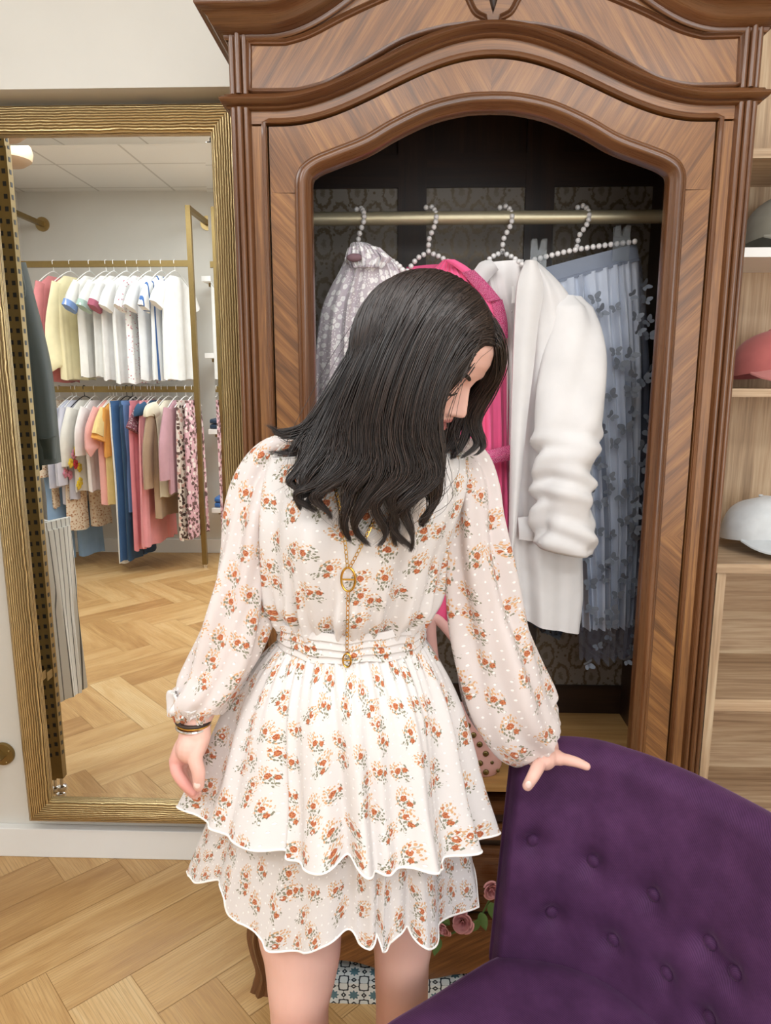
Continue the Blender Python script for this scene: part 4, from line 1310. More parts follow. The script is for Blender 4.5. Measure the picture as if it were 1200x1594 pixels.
M['velvet'] = velvet_material()
ZT, ZS = 0.815, 0.47
top_px = [(793, 1205), (797, 1195), (812, 1187), (840, 1184), (905, 1193), (960, 1208), (1000, 1223), (1050, 1246), (1100, 1273), (1150, 1302), (1200, 1335)]
tp = np.array([PZ(x, y, ZT) for x, y in top_px[3:]])
bp = np.array([PZ(x, y, ZS) for x, y in ((780, 1493), (832, 1497), (890, 1510), (945, 1535), (1000, 1578))])
# front faces of the backrest: top and bottom curves in plan, carried on past the frame
Tc = np.vstack([PZ(815, 1194, ZT)[None] * [1, 1, 1], tp[1:], [[0.565, 0.77, ZT], [0.61, 0.66, ZT], [0.625, 0.56, ZT]]])
Bc = np.vstack([bp, [[0.435, 0.87, ZS], [0.475, 0.78, ZS], [0.50, 0.68, ZS], [0.505, 0.58, ZS]]])
NU, NV = 110, 60
Bc = Bc * [1, 1, 0] + [0, 0, 0.43]
T_ = resample(catmull(Tc, 200), NU); B_ = resample(catmull(Bc, 200), NU)
chair = thing('tufted_chair', 'deep purple velvet chair with a button tufted curved back in the foreground', 'chair', (0.25, 0.78, 0))
tan_ = np.gradient(T_, axis=0); tan_[:, 2] = 0; tan_ /= np.linalg.norm(tan_, axis=1)[:, None]
nrm = np.stack([tan_[:, 1], -tan_[:, 0], np.zeros(NU)], 1)       # towards the sitter
nrm *= np.sign((np.array([0.2, 0.7, 0]) - T_[NU // 2])[:2] @ nrm[NU // 2][:2])
btn_px = [(837, 1322), (915, 1352), (1007, 1400), (1091, 1473), (1132, 1525), (860, 1433), (946, 1470), (1026, 1526), (1088, 1590)]
uu, vv = np.linspace(0, 1, NU), np.linspace(0, 1, NV)
S = B_[:, None] * (1 - vv[None, :, None]) + T_[:, None] * vv[None, :, None]
S = S + nrm[:, None] * (0.014 * np.sin(pi * vv) * np.minimum(1, np.minimum(uu, 1 - uu) * 14)[:, None])[..., None]
def locate(px, py):
    """grid place of the chair surface seen at a pixel"""
    r = np.array(ray(px, py)); r /= np.linalg.norm(r)
    d = S - np.array([0, 0, CAM_H])
    perp = d - (d @ r)[..., None] * r
    k = np.argmin((perp ** 2).sum(-1))
    return np.unravel_index(k, (NU, NV))
btn = [locate(*b) for b in btn_px]
arc = np.r_[0, np.cumsum(np.linalg.norm(np.diff(T_ * 0.5 + B_ * 0.5, axis=0), axis=1))]
hgt = np.linalg.norm(T_ - B_, axis=1).mean()
# two more rows of buttons continue round the hidden side
du = 0.105
last1 = arc[btn[4][0]]; last2 = arc[btn[8][0]]
extra = [(np.argmin(abs(arc - (last1 + du * (k + 1)))), btn[4][1]) for k in range(2)] + [(np.argmin(abs(arc - (last2 + du * (k + 1)))), btn[8][1]) for k in range(2)]
extra = [e_ for e_ in extra if e_[0] < NU - 4]
dimple = np.zeros((NU, NV))
for (i, j) in btn + extra:
    q2 = (arc[:, None] - arc[i]) ** 2 + ((vv[None, :] - vv[j]) * hgt) ** 2
    dimple += 0.016 * np.exp(-q2 / 0.020 ** 2) + 0.006 * np.exp(-q2 / 0.045 ** 2)
# soft creases running up from each button
for (i, j) in btn + extra:
    a = (arc[:, None] - arc[i])
    up = np.clip((vv[None, :] - vv[j]) * hgt, 0, 1)
    dimple += 0.0022 * np.exp(-(a / 0.006) ** 2) * (vv[None, :] > vv[j]) * np.exp(-up / 0.09)
S0 = S.copy()
S = S - nrm[:, None] * dimple[..., None]
TH = 0.075
# closed slab: front, rounded top edge, back
rows = []
for i in range(NU):
    f = S[i]
    n_ = nrm[i]
    topc = f[-1] - n_ * TH / 2
    arcp = [topc + n_ * TH / 2 * cos(a) + np.array([0, 0, 1]) * 0.028 * sin(a) for a in np.linspace(0, pi, 12)[1:-1]]
    back = S0[i][::-1] - n_ * TH
    rows.append(np.vstack([f, arcp, back]))
rows = np.array(rows)
# round the two end edges by pulling in
def endcap(row, n_, t_, sgn):
    c = (row + row[::-1]) / 2
    out = []
    for a in (0.35, 0.7, 0.95, 1.0):
        out.append(c + (row - c) * sqrt(max(0, 1 - a * a)) + t_ * sgn * TH * 0.16 * a)
    return out
L_ = endcap(rows[0], nrm[0], tan_[0], -1)[::-1]; R_ = endcap(rows[-1], nrm[-1], tan_[-1], 1)
shift = tan_[0] * TH * 0.5
A = np.array(L_ + [r for r in rows] + R_)
U = np.zeros(A.shape[:2] + (2,))
lenr = np.r_[0, np.cumsum(np.linalg.norm(np.diff(rows[NU // 2], axis=0), axis=1))]
U[..., 0] = np.r_[[-0.03, -0.02, -0.015, -0.01], arc, [arc[-1] + 0.01] * 4][:, None]
U[..., 1] = lenr[None, :]
mesh('backrest', grid(A, uv=U, cap0=True, cap1=True), M['velvet'], chair, sharp=0)
for (i, j) in btn + extra:
    c = S[i, j]; n_ = nrm[i]
    up = np.array([0, 0, 1.0]); tt = tan_[i]
    prof = [(0.0, 0.007), (0.005, 0.0066), (0.009, 0.0045), (0.0108, 0.001), (0.011, -0.003)]
    ring = []
    for r, h in prof:
        th = np.linspace(0, 2 * pi, 20, endpoint=False)
        ring.append(c + n_ * (h + 0.003) + np.cos(th)[:, None] * tt * max(r, 1e-4) + np.sin(th)[:, None] * up * max(r, 1e-4))
    ring = np.array(ring)
    mesh('button', grid(ring, cv=True, cap0=True, uv=np.stack(np.broadcast_arrays(np.linspace(0, .05, 20)[None, :], np.linspace(0, .02, 5)[:, None]), -1)), M['velvet'], chair)
# seat: the outline follows the foot of the back, then comes forward
front = [PZ(762, 1490, ZS) + [-0.004, 0.004, 0], PZ(720, 1510, ZS), PZ(660, 1548, ZS), PZ(600, 1584, ZS), np.array([-0.09, 0.885, ZS]), np.array([-0.13, 0.80, ZS]), np.array([-0.10, 0.70, ZS]), np.array([0.0, 0.58, ZS]), np.array([0.12, 0.47, ZS]),
         np.array([0.22, 0.41, ZS]), np.array([0.33, 0.41, ZS]), np.array([0.42, 0.47, ZS])]
outl = resample([1, 1, 0] * np.vstack([resample((B_ - nrm * 0.02)[::-1], 40), catmull(front, 60)]) + [0, 0, ZS], 120)
cen = outl.mean(0)
rows = []
for s_, dz in ((0.02, 0.012), (0.3, 0.012), (0.6, 0.011), (0.85, 0.008), (0.94, 0.003), (0.98, -0.006), (1.0, -0.02), (1.0, -0.05), (1.0, -0.09), (0.985, -0.105), (0.9, -0.11), (0.02, -0.11)):
    rows.append(cen + (outl - cen) * [s_, s_, 1] + [0, 0, dz])
rows = np.array(rows)
mesh('seat', grid(rows, cv=True, cap0=True, cap1=True, uv=rows[..., :2]), M['velvet'], chair)
for (x, y) in ((0.02, 0.80), (0.13, 0.96), (0.38, 0.55), (0.10, 0.58)):
    mesh('leg', tube([(x, y, 0.0), (x, y, 0.2), (x, y, 0.365)], [0.013, 0.017, 0.022], 14), M['walnut_dark'], chair)

# ------------------------------------------------------------------ patterned box on the floor under the armoire
def tile_material():
    t = NT('moroccan_star_tiles')
    sp = t.n('ShaderNodeSeparateXYZ'); t.l(t.coord('UV'), sp.inputs[0])
    per = 0.048
    fu = t.math('SUBTRACT', t.math('FRACT', t.math('DIVIDE', sp.outputs[0], per)), 0.5)
    fv = t.math('SUBTRACT', t.math('FRACT', t.math('DIVIDE', sp.outputs[1], per)), 0.5)
    r = t.math('SQRT', t.math('ADD', t.math('MULTIPLY', fu, fu), t.math('MULTIPLY', fv, fv)))
    a = t.math('ARCTAN2', fv, fu)
    star = t.math('MULTIPLY_ADD', t.math('COSINE', t.math('MULTIPLY', a, 8)), 0.05, 0.27)
    inner = t.math('LESS_THAN', r, star)
    line = t.math('LESS_THAN', t.math('ABSOLUTE', t.math('SUBTRACT', r, star)), 0.045)
    outer = t.math('LESS_THAN', t.math('ABSOLUTE', t.math('SUBTRACT', r, t.math('MULTIPLY_ADD', t.math('COSINE', t.math('MULTIPLY', a, 8)), -0.08, 0.50))), 0.05)
    c = t.mix(inner, '#dfe6e6', '#5b7f8c')
    c = t.mix(line, c, '#e8ecec')
    c = t.mix(outer, c, '#22303a')
    t.set(color=c, rough=0.35)
    return t.m
tb0, tb1 = PZ(513, 1566, 0), PZ(735, 1556, 0)
o = mesh('patterned_box', box(tb0[0], tb1[0], 1.43, 1.72, 0, 0.056, None), tile_material(), bevel=0.002, smooth=False)
tag(o, 'flat box patterned with blue and white star tiles under the armoire', 'box')
# ------------------------------------------------------------------ clothes hanging in the armoire
def sheet(rows, Y, th, folds=5, amp=0.008, seed=0, m=60, n=120, grow=1.0, sharpf=1.0, wob=0.0, both=True):
    """rows of (xl, yl, xr, yr[, th scale]) pixels seen at distance Y -> closed hanging cloth with folds"""
    L = np.array([P(r[0], r[1], Y) for r in rows]); R = np.array([P(r[2], r[3], Y) for r in rows])
    sc = np.array([r[4] if len(r) > 4 else 1.0 for r in rows])
    d = np.r_[0, np.cumsum(np.linalg.norm(np.diff((L + R) / 2, axis=0), axis=1))]
    t = np.linspace(0, d[-1], m)
    L = np.stack([np.interp(t, d, L[:, k]) for k in range(3)], 1); R = np.stack([np.interp(t, d, R[:, k]) for k in range(3)], 1)
    sc = np.interp(t, d, sc)
    # soften the outline a little
    for _ in range(3):
        L[1:-1] = (L[:-2] + 2 * L[1:-1] + L[2:]) / 4; R[1:-1] = (R[:-2] + 2 * R[1:-1] + R[2:]) / 4
    f = (t / t[-1])[:, None]
    half_n = n // 2
    u = -np.cos(np.linspace(0, pi, half_n))[None, :]        # left to right
    C, Hh = (L + R) / 2, (R - L) / 2
    fo = 0
    for k in range(4):
        fo = fo + np.sin(folds * (1 + 0.37 * k) * u * pi * (1 + 0.06 * np.sin(3 * f + seed + k)) + seed * 1.7 + k * 2.1 + 0.8 * np.sin(2.2 * f + k)) / (1 + 0.7 * k)
    fo = np.sign(fo) * np.abs(fo) ** sharpf * amp * (0.25 + 0.75 * f ** 0.6) * grow
    edge = np.sqrt(np.clip(1 - u ** 2, 0, 1))
    base = th * sc[:, None] * edge ** 0.8
    front = C[:, None] + u[..., None] * Hh[:, None] + np.stack([0 * base, -base - fo * edge ** 0.5, wob * np.sin(folds * u * pi + seed) * f ** 3], -1)
    back = C[:, None] + u[..., None] * Hh[:, None] + np.stack([0 * base, base * 0.8 - fo * edge ** 0.5 * (0.6 if both else 0), wob * np.sin(folds * u * pi + seed) * f ** 3], -1)
    A = np.concatenate([front, back[:, -2:0:-1]], 1)
    wdt = np.linalg.norm(Hh, axis=1).mean()
    uu = np.concatenate([u[0], u[0][-2:0:-1]])
    uv = np.stack(np.broadcast_arrays(uu[None, :] * wdt, -t[:, None]), -1)
    return grid(A, cv=True, cap0=True, cap1=True, uv=uv), front

def pearls(path, r, gap=2.02):
    path = np.asarray(path, float)
    d = np.r_[0, np.cumsum(np.linalg.norm(np.diff(path, axis=0), axis=1))]
    k = max(2, int(round(d[-1] / (r * gap))))
    q = resample(path, k)
    return join(*[ball(c, r, 10, 7) for c in q])

PR = 0.0062
def hook_px(pts, Y0=1.705):
    p = [P(x, y, Y0 + (0.0 if k < len(pts) - 3 else (0.012 if k < len(pts) - 2 else 0.036))) for k, (x, y) in enumerate(pts)]
    return catmull(p, 60)
def pearl_hanger(label, hook, arms, Y=1.712, low=None):
    h = hook_px(hook)
    t = thing('pearl_hanger', label, 'hanger', h.mean(0), 'pearl hangers on the armoire rod')
    mesh('hook', pearls(h, PR), M['pearl'], t)
    for a in arms:
        mesh('shoulder_bar', pearls(catmull([P(x, y, yy) for x, y, yy in a], 50), PR), M['pearl'], t)
    if low: mesh('lower_bar', pearls([P(x, y, yy) for x, y, yy in low], PR * 0.85), M['pearl'], t)
    return t
pearl_hanger('pearl beaded hanger holding the white lace dress at the left of the rod', [(556, 382), (560, 362), (566, 345), (566, 331), (561, 324), (555, 326)], [[(557, 384, 1.70), (590, 396, 1.66), (622, 415, 1.61), (637, 440, 1.58)]])
pearl_hanger('pearl beaded hanger holding the hot pink dress', [(667, 391), (668, 372), (676, 352), (679, 336), (673, 323), (663, 323)], [[(667, 393, 1.71), (650, 402, 1.69), (634, 422, 1.67)], [(667, 393, 1.71), (685, 400, 1.69), (712, 416, 1.66)]])
pearl_hanger('pearl beaded hanger holding the white blazer', [(782, 391), (784, 372), (794, 352), (797, 336), (790, 322), (778, 323)], [[(782, 393, 1.70), (766, 400, 1.68), (750, 415, 1.66)], [(782, 393, 1.70), (800, 402, 1.67), (818, 416, 1.63)]], low=[(783, 486, 1.655), (806, 484, 1.648)])
sh = pearl_hanger('pearl beaded hanger with clear clips holding the grey butterfly skirt', [(898, 384), (902, 366), (913, 350), (917, 334), (910, 321), (899, 323)], [[(832, 404, 1.67), (900, 388, 1.67), (988, 376, 1.67)]])
M['clear'] = plain('clear_acrylic', '#dfe3e6', 0.06, 0.02, trans=0.85, ior=1.3, alpha=0.55)
for (x, y) in ((967, 378), (838, 398)):
    parts = []
    for dy in (-0.010, 0.008):
        c = P(x, y, 1.672 + dy)
        s_ = 0.018
        parts.append(solid(c[0] - s_, c[0] + s_, c[1] - 0.002, c[1] + 0.002, c[2] - 0.038, c[2] + 0.012))
        for q in (-0.5, 0.5):
            parts.append(extrude_poly([(c[0] + s_ * (q - 0.45), c[1] + (dy) * 0.4, c[2] + 0.012), (c[0] + s_ * (q + 0.45), c[1] + dy * 0.4, c[2] + 0.012), (c[0] + s_ * (q * 1.25 + 0.30), c[1] + dy, c[2] + 0.034), (c[0] + s_ * (q * 1.25 - 0.30), c[1] + dy, c[2] + 0.034)], (0, 0.003, 0)))
    mesh('clip', join(*parts), M['clear'], sh, smooth=False)

# white lace dress
def flower_lace(name, base, lace, alpha=1.0):
    t = NT(name)
    uv = t.coord('UV')
    v = t.voro(uv, 62, 0.9, dim='2D')
    loc = t.vmath('SUBTRACT', t.vmath('SCALE', uv) if False else uv, v.outputs['Position']) if False else None
    d = v.outputs['Distance']
    v2 = t.voro(uv, 150, 1.0, dim='2D')
    n = t.noise(uv, 260, 2)
    petals = t.math('ADD', d, t.math('MULTIPLY', t.math('SUBTRACT', n, 0.5), 0.25))
    m1 = t.math('LESS_THAN', petals, 0.36)
    hole = t.math('LESS_THAN', d, 0.08)
    m2 = t.math('LESS_THAN', v2.outputs['Distance'], 0.22)
    sp = t.n('ShaderNodeSeparateColor'); t.l(v.outputs['Color'], sp.inputs[0])
    m1 = t.math('MULTIPLY', m1, t.math('LESS_THAN', sp.outputs[0], 0.72))
    m = t.math('MAXIMUM', t.math('SUBTRACT', m1, t.math('MULTIPLY', hole, 0.4)), t.math('MULTIPLY', m2, t.math('GREATER_THAN', sp.outputs[0], 0.55)), clamp=True)
    t.set(color=t.mix(m, base, lace), rough=0.75, sheen=0.3)
    t.bump(m, 0.5, 0.002)
    return t.m
M['white_lace'] = flower_lace('white_flower_lace', '#c7bcc3', '#f4f1f0')
lab = 'white dress of flowered lace over mauve at the left of the armoire rod'
vf, fr_ = sheet([(546, 380, 574, 380, 0.5), (542, 390, 592, 388, 0.7), (538, 405, 612, 402), (528, 425, 628, 420), (512, 452, 638, 445), (500, 482, 642, 475), (494, 520, 645, 515), (490, 560, 650, 560), (488, 620, 652, 620), (487, 700, 652, 700), (488, 870, 650, 870)], 1.64, 0.05, 6, 0.010, 1.3)
t = thing('lace_dress', lab, 'dress', vf[0].mean(0))
mesh('skirt_panel', vf, M['white_lace'], t)
col_, _ = sheet([(541, 388, 594, 388), (536, 405, 612, 404), (545, 420, 600, 420)], 1.615, 0.040, 9, 0.006, 0.4, 24, 100)
mesh('collar', col_, M['white_lace'], t)
mesh('collar_opening', ball(P(552, 401, 1.575), 0.016, 14, 10, (1.1, 0.4, 0.55)), plain('mauve_lining', '#7d5f66', 0.8), t)

# hot pink dress
M['pink'] = fabric('hot_pink_cotton', '#ee5f92', 0.75, 350, sheen=0.3)
def crochet(name, c0, c1):
    t = NT(name)
    uv = t.coord('UV')
    v = t.voro(uv, 190, 0.5, dim='2D')
    r = t.math('ABSOLUTE', t.math('SUBTRACT', v.outputs['Distance'], 0.36))
    m = t.ramp(r, [(0.04, (1, 1, 1, 1)), (0.2, (0, 0, 0, 1))])
    t.set(color=t.mix(m, c0, c1), rough=0.8)
    t.bump(m, 0.8, 0.003)
    return t.m
M['pink_lace'] = crochet('pink_crochet_lace', '#d1447c', '#f58ab2')
vf, fr_ = sheet([(688, 406, 713, 409, 0.4), (676, 418, 736, 424, 0.6), (660, 434, 752, 438), (652, 462, 772, 462), (648, 492, 783, 492), (646, 525, 788, 525), (644, 600, 791, 600), (640, 690, 794, 690, 1.1), (636, 725, 795, 722, 1.1), (632, 800, 798, 800, 1.1), (628, 890, 798, 890, 1.2), (622, 960, 796, 960, 1.2)], 1.66, 0.035, 9, 0.0075, 2.2, 70, 160)
t = thing('pink_dress', 'hot pink pleated dress with crochet lace bands between the lace dress and the blazer', 'dress', vf[0].mean(0))
mesh('dress_body', vf, M['pink'], t)
inner, _ = sheet([(632, 416, 690, 411, 0.5), (636, 428, 690, 425), (645, 445, 692, 440), (650, 470, 700, 470)], 1.685, 0.015, 2, 0.002, 0, 20, 60)
mesh('neck_back', inner, fabric('pink_inside', '#d8507f', 0.8), t)
def strip(pts_a, pts_b, Y, th, n=40, m=6):
    """band between two pixel polylines, lying just in front of a cloth"""
    a = catmull([P(x, y, Y) for x, y in pts_a], n); b = catmull([P(x, y, Y) for x, y in pts_b], n)
    s = np.linspace(0, 1, m)[None, :, None]
    A = a[:, None] * (1 - s) + b[:, None] * s
    bul = np.sin(pi * s) * th
    A = A - np.concatenate([0 * bul, bul + 0 * A[..., :1], 0 * bul], -1) if False else A - np.stack([np.zeros(A.shape[:2]), np.broadcast_to(bul[..., 0], A.shape[:2]), np.zeros(A.shape[:2])], -1)
    d = np.r_[0, np.cumsum(np.linalg.norm(np.diff(a, axis=0), axis=1))]
    w = np.linalg.norm(a - b, axis=1).mean()
    uv = np.stack(np.broadcast_arrays(d[:, None], np.linspace(0, w, m)[None, :]), -1)
    B = A[:, ::-1] + [0, th * 0.8 + 0.002, 0]
    return grid(np.concatenate([A, B], 1), cv=True, cap0=True, cap1=True, uv=np.concatenate([uv, uv[:, ::-1]], 1))
mesh('placket', strip([(690, 404), (712, 418), (735, 440), (750, 470), (758, 520), (760, 600)], [(708, 404), (728, 416), (752, 438), (766, 470), (772, 520), (773, 600)], 1.625, 0.004), M['pink'], t)
mesh('lace_band', strip([(718, 424), (738, 446), (760, 470)], [(738, 420), (760, 442), (780, 466)], 1.618, 0.006, 20), M['pink_lace'], t)
mesh('lace_band', strip([(764, 470), (772, 500), (776, 530)], [(782, 466), (789, 496), (791, 526)], 1.622, 0.006, 20), M['pink_lace'], t)
mesh('lace_band', strip([(660, 722), (700, 714), (740, 706), (795, 693)], [(660, 740), (700, 736), (740, 728), (796, 716)], 1.600, 0.007, 30), M['pink_lace'], t)

# white blazer
M['blazer'] = fabric('white_crepe', '#d6d2d1', 0.62, 500, sheen=0.2)
M['satin_white'] = fabric('white_satin_lining', '#ece6e4', 0.32, 300, sheen=0.1)
t = thing('white_blazer', 'white blazer with ruched sleeve hanging in the middle of the armoire', 'blazer', P(850, 700, 1.6))
vf, _ = sheet([(816, 408, 834, 407, 0.5), (812, 420, 858, 428, 0.8), (808, 450, 885, 458), (804, 490, 900, 496), (800, 560, 903, 560), (797, 650, 905, 650), (795, 750, 903, 750), (793, 860, 905, 865), (796, 920, 907, 925), (800, 957, 900, 982)], 1.575, 0.045, 2, 0.007, 0.8, 60, 100)
mesh('front_panel', vf, M['blazer'], t)
vf, _ = sheet([(745, 410, 815, 404, 0.6), (742, 430, 815, 430), (760, 470, 812, 470), (782, 500, 808, 500), (784, 600, 806, 600), (782, 760, 802, 760), (782, 880, 802, 880), (785, 955, 806, 960)], 1.66, 0.012, 3, 0.006, 0.3, 50, 60)
mesh('lining', vf, M['satin_white'], t)
mesh('left_collar', strip([(738, 420), (748, 408), (764, 404)], [(752, 448), (766, 430), (776, 420)], 1.635, 0.008, 16), M['blazer'], t)
mesh('lapel', strip([(818, 405), (806, 440), (802, 490), (799, 560), (796, 650), (794, 760), (792, 870)], [(836, 407), (846, 450), (838, 505), (831, 570), (820, 660), (810, 760), (799, 870)], 1.518, 0.011, 60, 8), M['blazer'], t)
mesh('size_tag', strip([(796, 446), (797, 460), (796, 472)], [(802, 445), (803, 459), (802, 471)], 1.628, 0.0006, 8), M['white_plastic'], t)
# sleeve with ruching
sp_ = catmull([P(882, 462, 1.565), P(890, 510, 1.55), P(888, 600, 1.525), P(884, 690, 1.505), P(877, 770, 1.495), P(880, 855, 1.49)], 90)
hw_ = np.interp(np.linspace(0, 1, 90), [0, 0.08, 0.3, 0.55, 0.8, 1.0], [0.024, 0.046, 0.062, 0.068, 0.060, 0.060])
th = np.linspace(0, 2 * pi, 72, endpoint=False)
s = np.linspace(0, 1, 90)[:, None]
ru = smoothstep(0.5, 0.62, s) * (0.0062 * np.sin(40 * s + 3.4 * np.cos(th + 0.5) + 1.6 * np.sin(2 * th)) + 0.0045 * np.sin(63 * s - 3.0 * np.cos(th - 0.8)) + 0.003 * np.sin(95 * s + 4 * np.cos(th + 2)))
lo = 0.005 * np.sin(3 * th + 7 * s) + 0.004 * np.sin(2 * th - 11 * s) + 0.0025 * np.sin(5 * th + 13 * s)
rr = hw_[:, None] + ru + lo
A = np.zeros((90, 72, 3))
A[..., 0] = sp_[:, 0][:, None] + rr * np.cos(th)
A[..., 1] = sp_[:, 1][:, None] + (rr * 0.62) * np.sin(th)
A[..., 2] = sp_[:, 2][:, None] + 0.012 * np.cos(th - 2.6) * smoothstep(0.6, 1, s)
slv = mesh('sleeve', grid(A, cv=True, cap0=True, cap1=False, uv=np.stack(np.broadcast_arrays(th[None, :] * .06, s), -1)), M['blazer'], t)
so = slv.modifiers.new('cloth', 'SOLIDIFY'); so.thickness = 0.002
mesh('pocket_flap', strip([(806, 806), (825, 804), (846, 803)], [(808, 840), (826, 842), (846, 842)], 1.525, 0.003, 16), M['blazer'], t)

# grey skirt with butterflies
M['satin_grey'] = fabric('blue_grey_satin', '#d3d9e6', 0.3, 200, sheen=0.2)
M['skirt_band'] = fabric('slate_waistband', '#7d8494', 0.6, 300)
tul = NT('blue_grey_tulle')
tul.set(color=tul.ramp(tul.noise(tul.coord('UV', (40, 2, 1)), 2, 2), [(0.3, '#79819a'), (0.7, '#9aa3b8')]), rough=0.8, alpha=0.20)
M['tulle'] = tul.m
t = thing('butterfly_skirt', 'blue grey tulle skirt covered in fabric butterflies at the right of the armoire', 'skirt', P(930, 700, 1.67))
vf, _ = sheet([(838, 420, 991, 380), (841, 434, 993, 393), (843, 448, 995, 406)], 1.69, 0.020, 2, 0.001, 0, 14, 90)
mesh('waistband', vf, M['skirt_band'], t)
vf, _ = sheet([(845, 446, 993, 404), (852, 520, 996, 485), (868, 600, 998, 575), (885, 700, 996, 690), (898, 820, 992, 812), (906, 976, 984, 970)], 1.70, 0.030, 8, 0.011, 1.1, 60, 160, 1.2)
mesh('underskirt', vf, M['satin_grey'], t)
vf, fr2 = sheet([(842, 444, 996, 402), (850, 520, 1004, 480), (866, 600, 1009, 565), (882, 700, 1007, 690), (895, 820, 1002, 810), (899, 920, 996, 915), (902, 1024, 984, 1008)], 1.70, 0.046, 7, 0.010, 2.6, 60, 160, 1.2, wob=0.006)
mesh('tulle_overlay', vf, M['tulle'], t)
M['butterfly'] = plain('grey_organza', '#70757f', 0.55, 0.08, 40, 0.0, sheen=0.4)
rnd = random.Random(12)
def butterfly(c, size, rot, nrm_tilt):
    parts = []
    for sgn in (-1, 1):
        for (cx, cy, a, b, r_) in ((0.55, 0.28, 0.55, 0.36, 0.6), (0.42, -0.34, 0.40, 0.30, -0.5)):
            A = []
            for q in np.linspace(0.05, 1, 4):
                row = []
                for w in np.linspace(0, 2 * pi, 12, endpoint=False):
                    ex, ey = a * q * cos(w), b * q * sin(w) * (1 + 0.12 * cos(3 * w))
                    x = cx + ex * cos(r_) - ey * sin(r_); y = cy + ex * sin(r_) + ey * cos(r_)
                    x = max(x, 0.02)
                    row.append((sgn * x * cos(nrm_tilt), -abs(x) * sin(nrm_tilt), y))
                A.append(row)
            parts.append(grid(np.array(A), cv=True, cap0=True))
    vf = join(*parts)
    V = vf[0] * size
    cr, sr = cos(rot), sin(rot)
    V = np.stack([V[:, 0] * cr - V[:, 2] * sr, V[:, 1], V[:, 0] * sr + V[:, 2] * cr], 1)
    vf[0] = V + c
    return vf
pts = []
tries = 0
while len(pts) < 84 and tries < 5000:
    tries += 1
    i, j = rnd.randrange(4, 60), rnd.randrange(14, fr2.shape[1] - 3)
    c = fr2[i, j]
    if all(np.linalg.norm(c - q) > 0.030 for q in pts):
        pts.append(c)
        mesh('butterfly_applique', butterfly(c + [0, -0.010, 0], rnd.uniform(0.013, 0.021), rnd.uniform(-1.2, 1.2), rnd.uniform(0.2, 0.9)), M['butterfly'], t)

# navy garment behind the blazer
vf, _ = sheet([(800, 560, 868, 560), (800, 700, 880, 700), (803, 860, 888, 860), (808, 940, 888, 950), (814, 960, 872, 990)], 1.80, 0.022, 6, 0.007, 0.7, 40, 100, wob=0.012)
o = mesh('navy_garment', vf, fabric('navy_chiffon', '#1c2130', 0.7), origin=vf[0].mean(0)); tag(o, 'dark navy garment whose ragged hem shows below the white blazer', 'garment')
h_ = hook_px([(846, 392), (848, 372), (852, 352), (852, 336), (848, 326), (842, 327)], 1.716)

# pink studded bag on the armoire shelf
t = thing('studded_bag', 'pale pink handbag with brass studs on the armoire shelf behind the sleeve', 'handbag', (0.12, 1.60, SHELF_Z))
M['pink_leather'] = plain('pale_pink_leather', '#d9a9a2', 0.5, 0.05, 30, 0.1)
bx1 = P(782, 1165, 1.585)[0]; bx0 = bx1 - 0.20
rows = []
for q in np.linspace(0, 1, 16):
    z = SHELF_Z + 0.001 + 0.165 * q
    w = 0.10 * (1 - 0.18 * q ** 2) - 0.012 * max(0, 1 - q * 8)
    dpt = 0.040 * (1 - 0.35 * q) - 0.006 * max(0, 1 - q * 8)
    th = np.linspace(0, 2 * pi, 40, endpoint=False)
    rows.append(np.stack([(bx0 + bx1) / 2 + w * np.sign(np.cos(th)) * np.abs(np.cos(th)) ** 0.55, 1.595 + dpt * np.sign(np.sin(th)) * np.abs(np.sin(th)) ** 0.6, np.full(40, z)], 1))
mesh('bag_body', grid(np.array(rows), cv=True, cap0=True, cap1=True), M['pink_leather'], t)
cxb = (bx0 + bx1) / 2
mesh('handle', tube(catmull([(cxb - 0.07, 1.60, SHELF_Z + 0.15), (cxb - 0.065, 1.60, SHELF_Z + 0.24), (P(676, 962, 1.6)[0], 1.60, P(676, 962, 1.6)[2]), (cxb + 0.045, 1.60, SHELF_Z + 0.24), (cxb + 0.07, 1.60, SHELF_Z + 0.15)], 40), 0.012, 10, flat=0.5), M['pink_leather'], t)
M['old_brass'] = plain('aged_brass', '#7a6a42', 0.35, 0.1, 60, 0.0, metal=0.9)
rnd = random.Random(5)
for i in range(6):
    for j in range(7):
        q = 0.10 + i * 0.14
        w = 0.10 * (1 - 0.18 * q ** 2); dpt = 0.040 * (1 - 0.35 * q)
        u = (j - 3) / 3.4 + (0.15 if i % 2 else 0)
        if abs(u) > 0.95: continue
        a = -np.arccos(np.clip(np.sign(u) * abs(u) ** (1 / 0.55), -1, 1))
        yy = 1.595 - dpt * abs(sin(a)) ** 0.6
        mesh('stud', ball((cxb + w * u, yy - 0.001, SHELF_Z + 0.165 * q), 0.0075 if (i + j) % 3 else 0.0045, 10, 6, (1, 0.6, 1)), M['old_brass'], t)

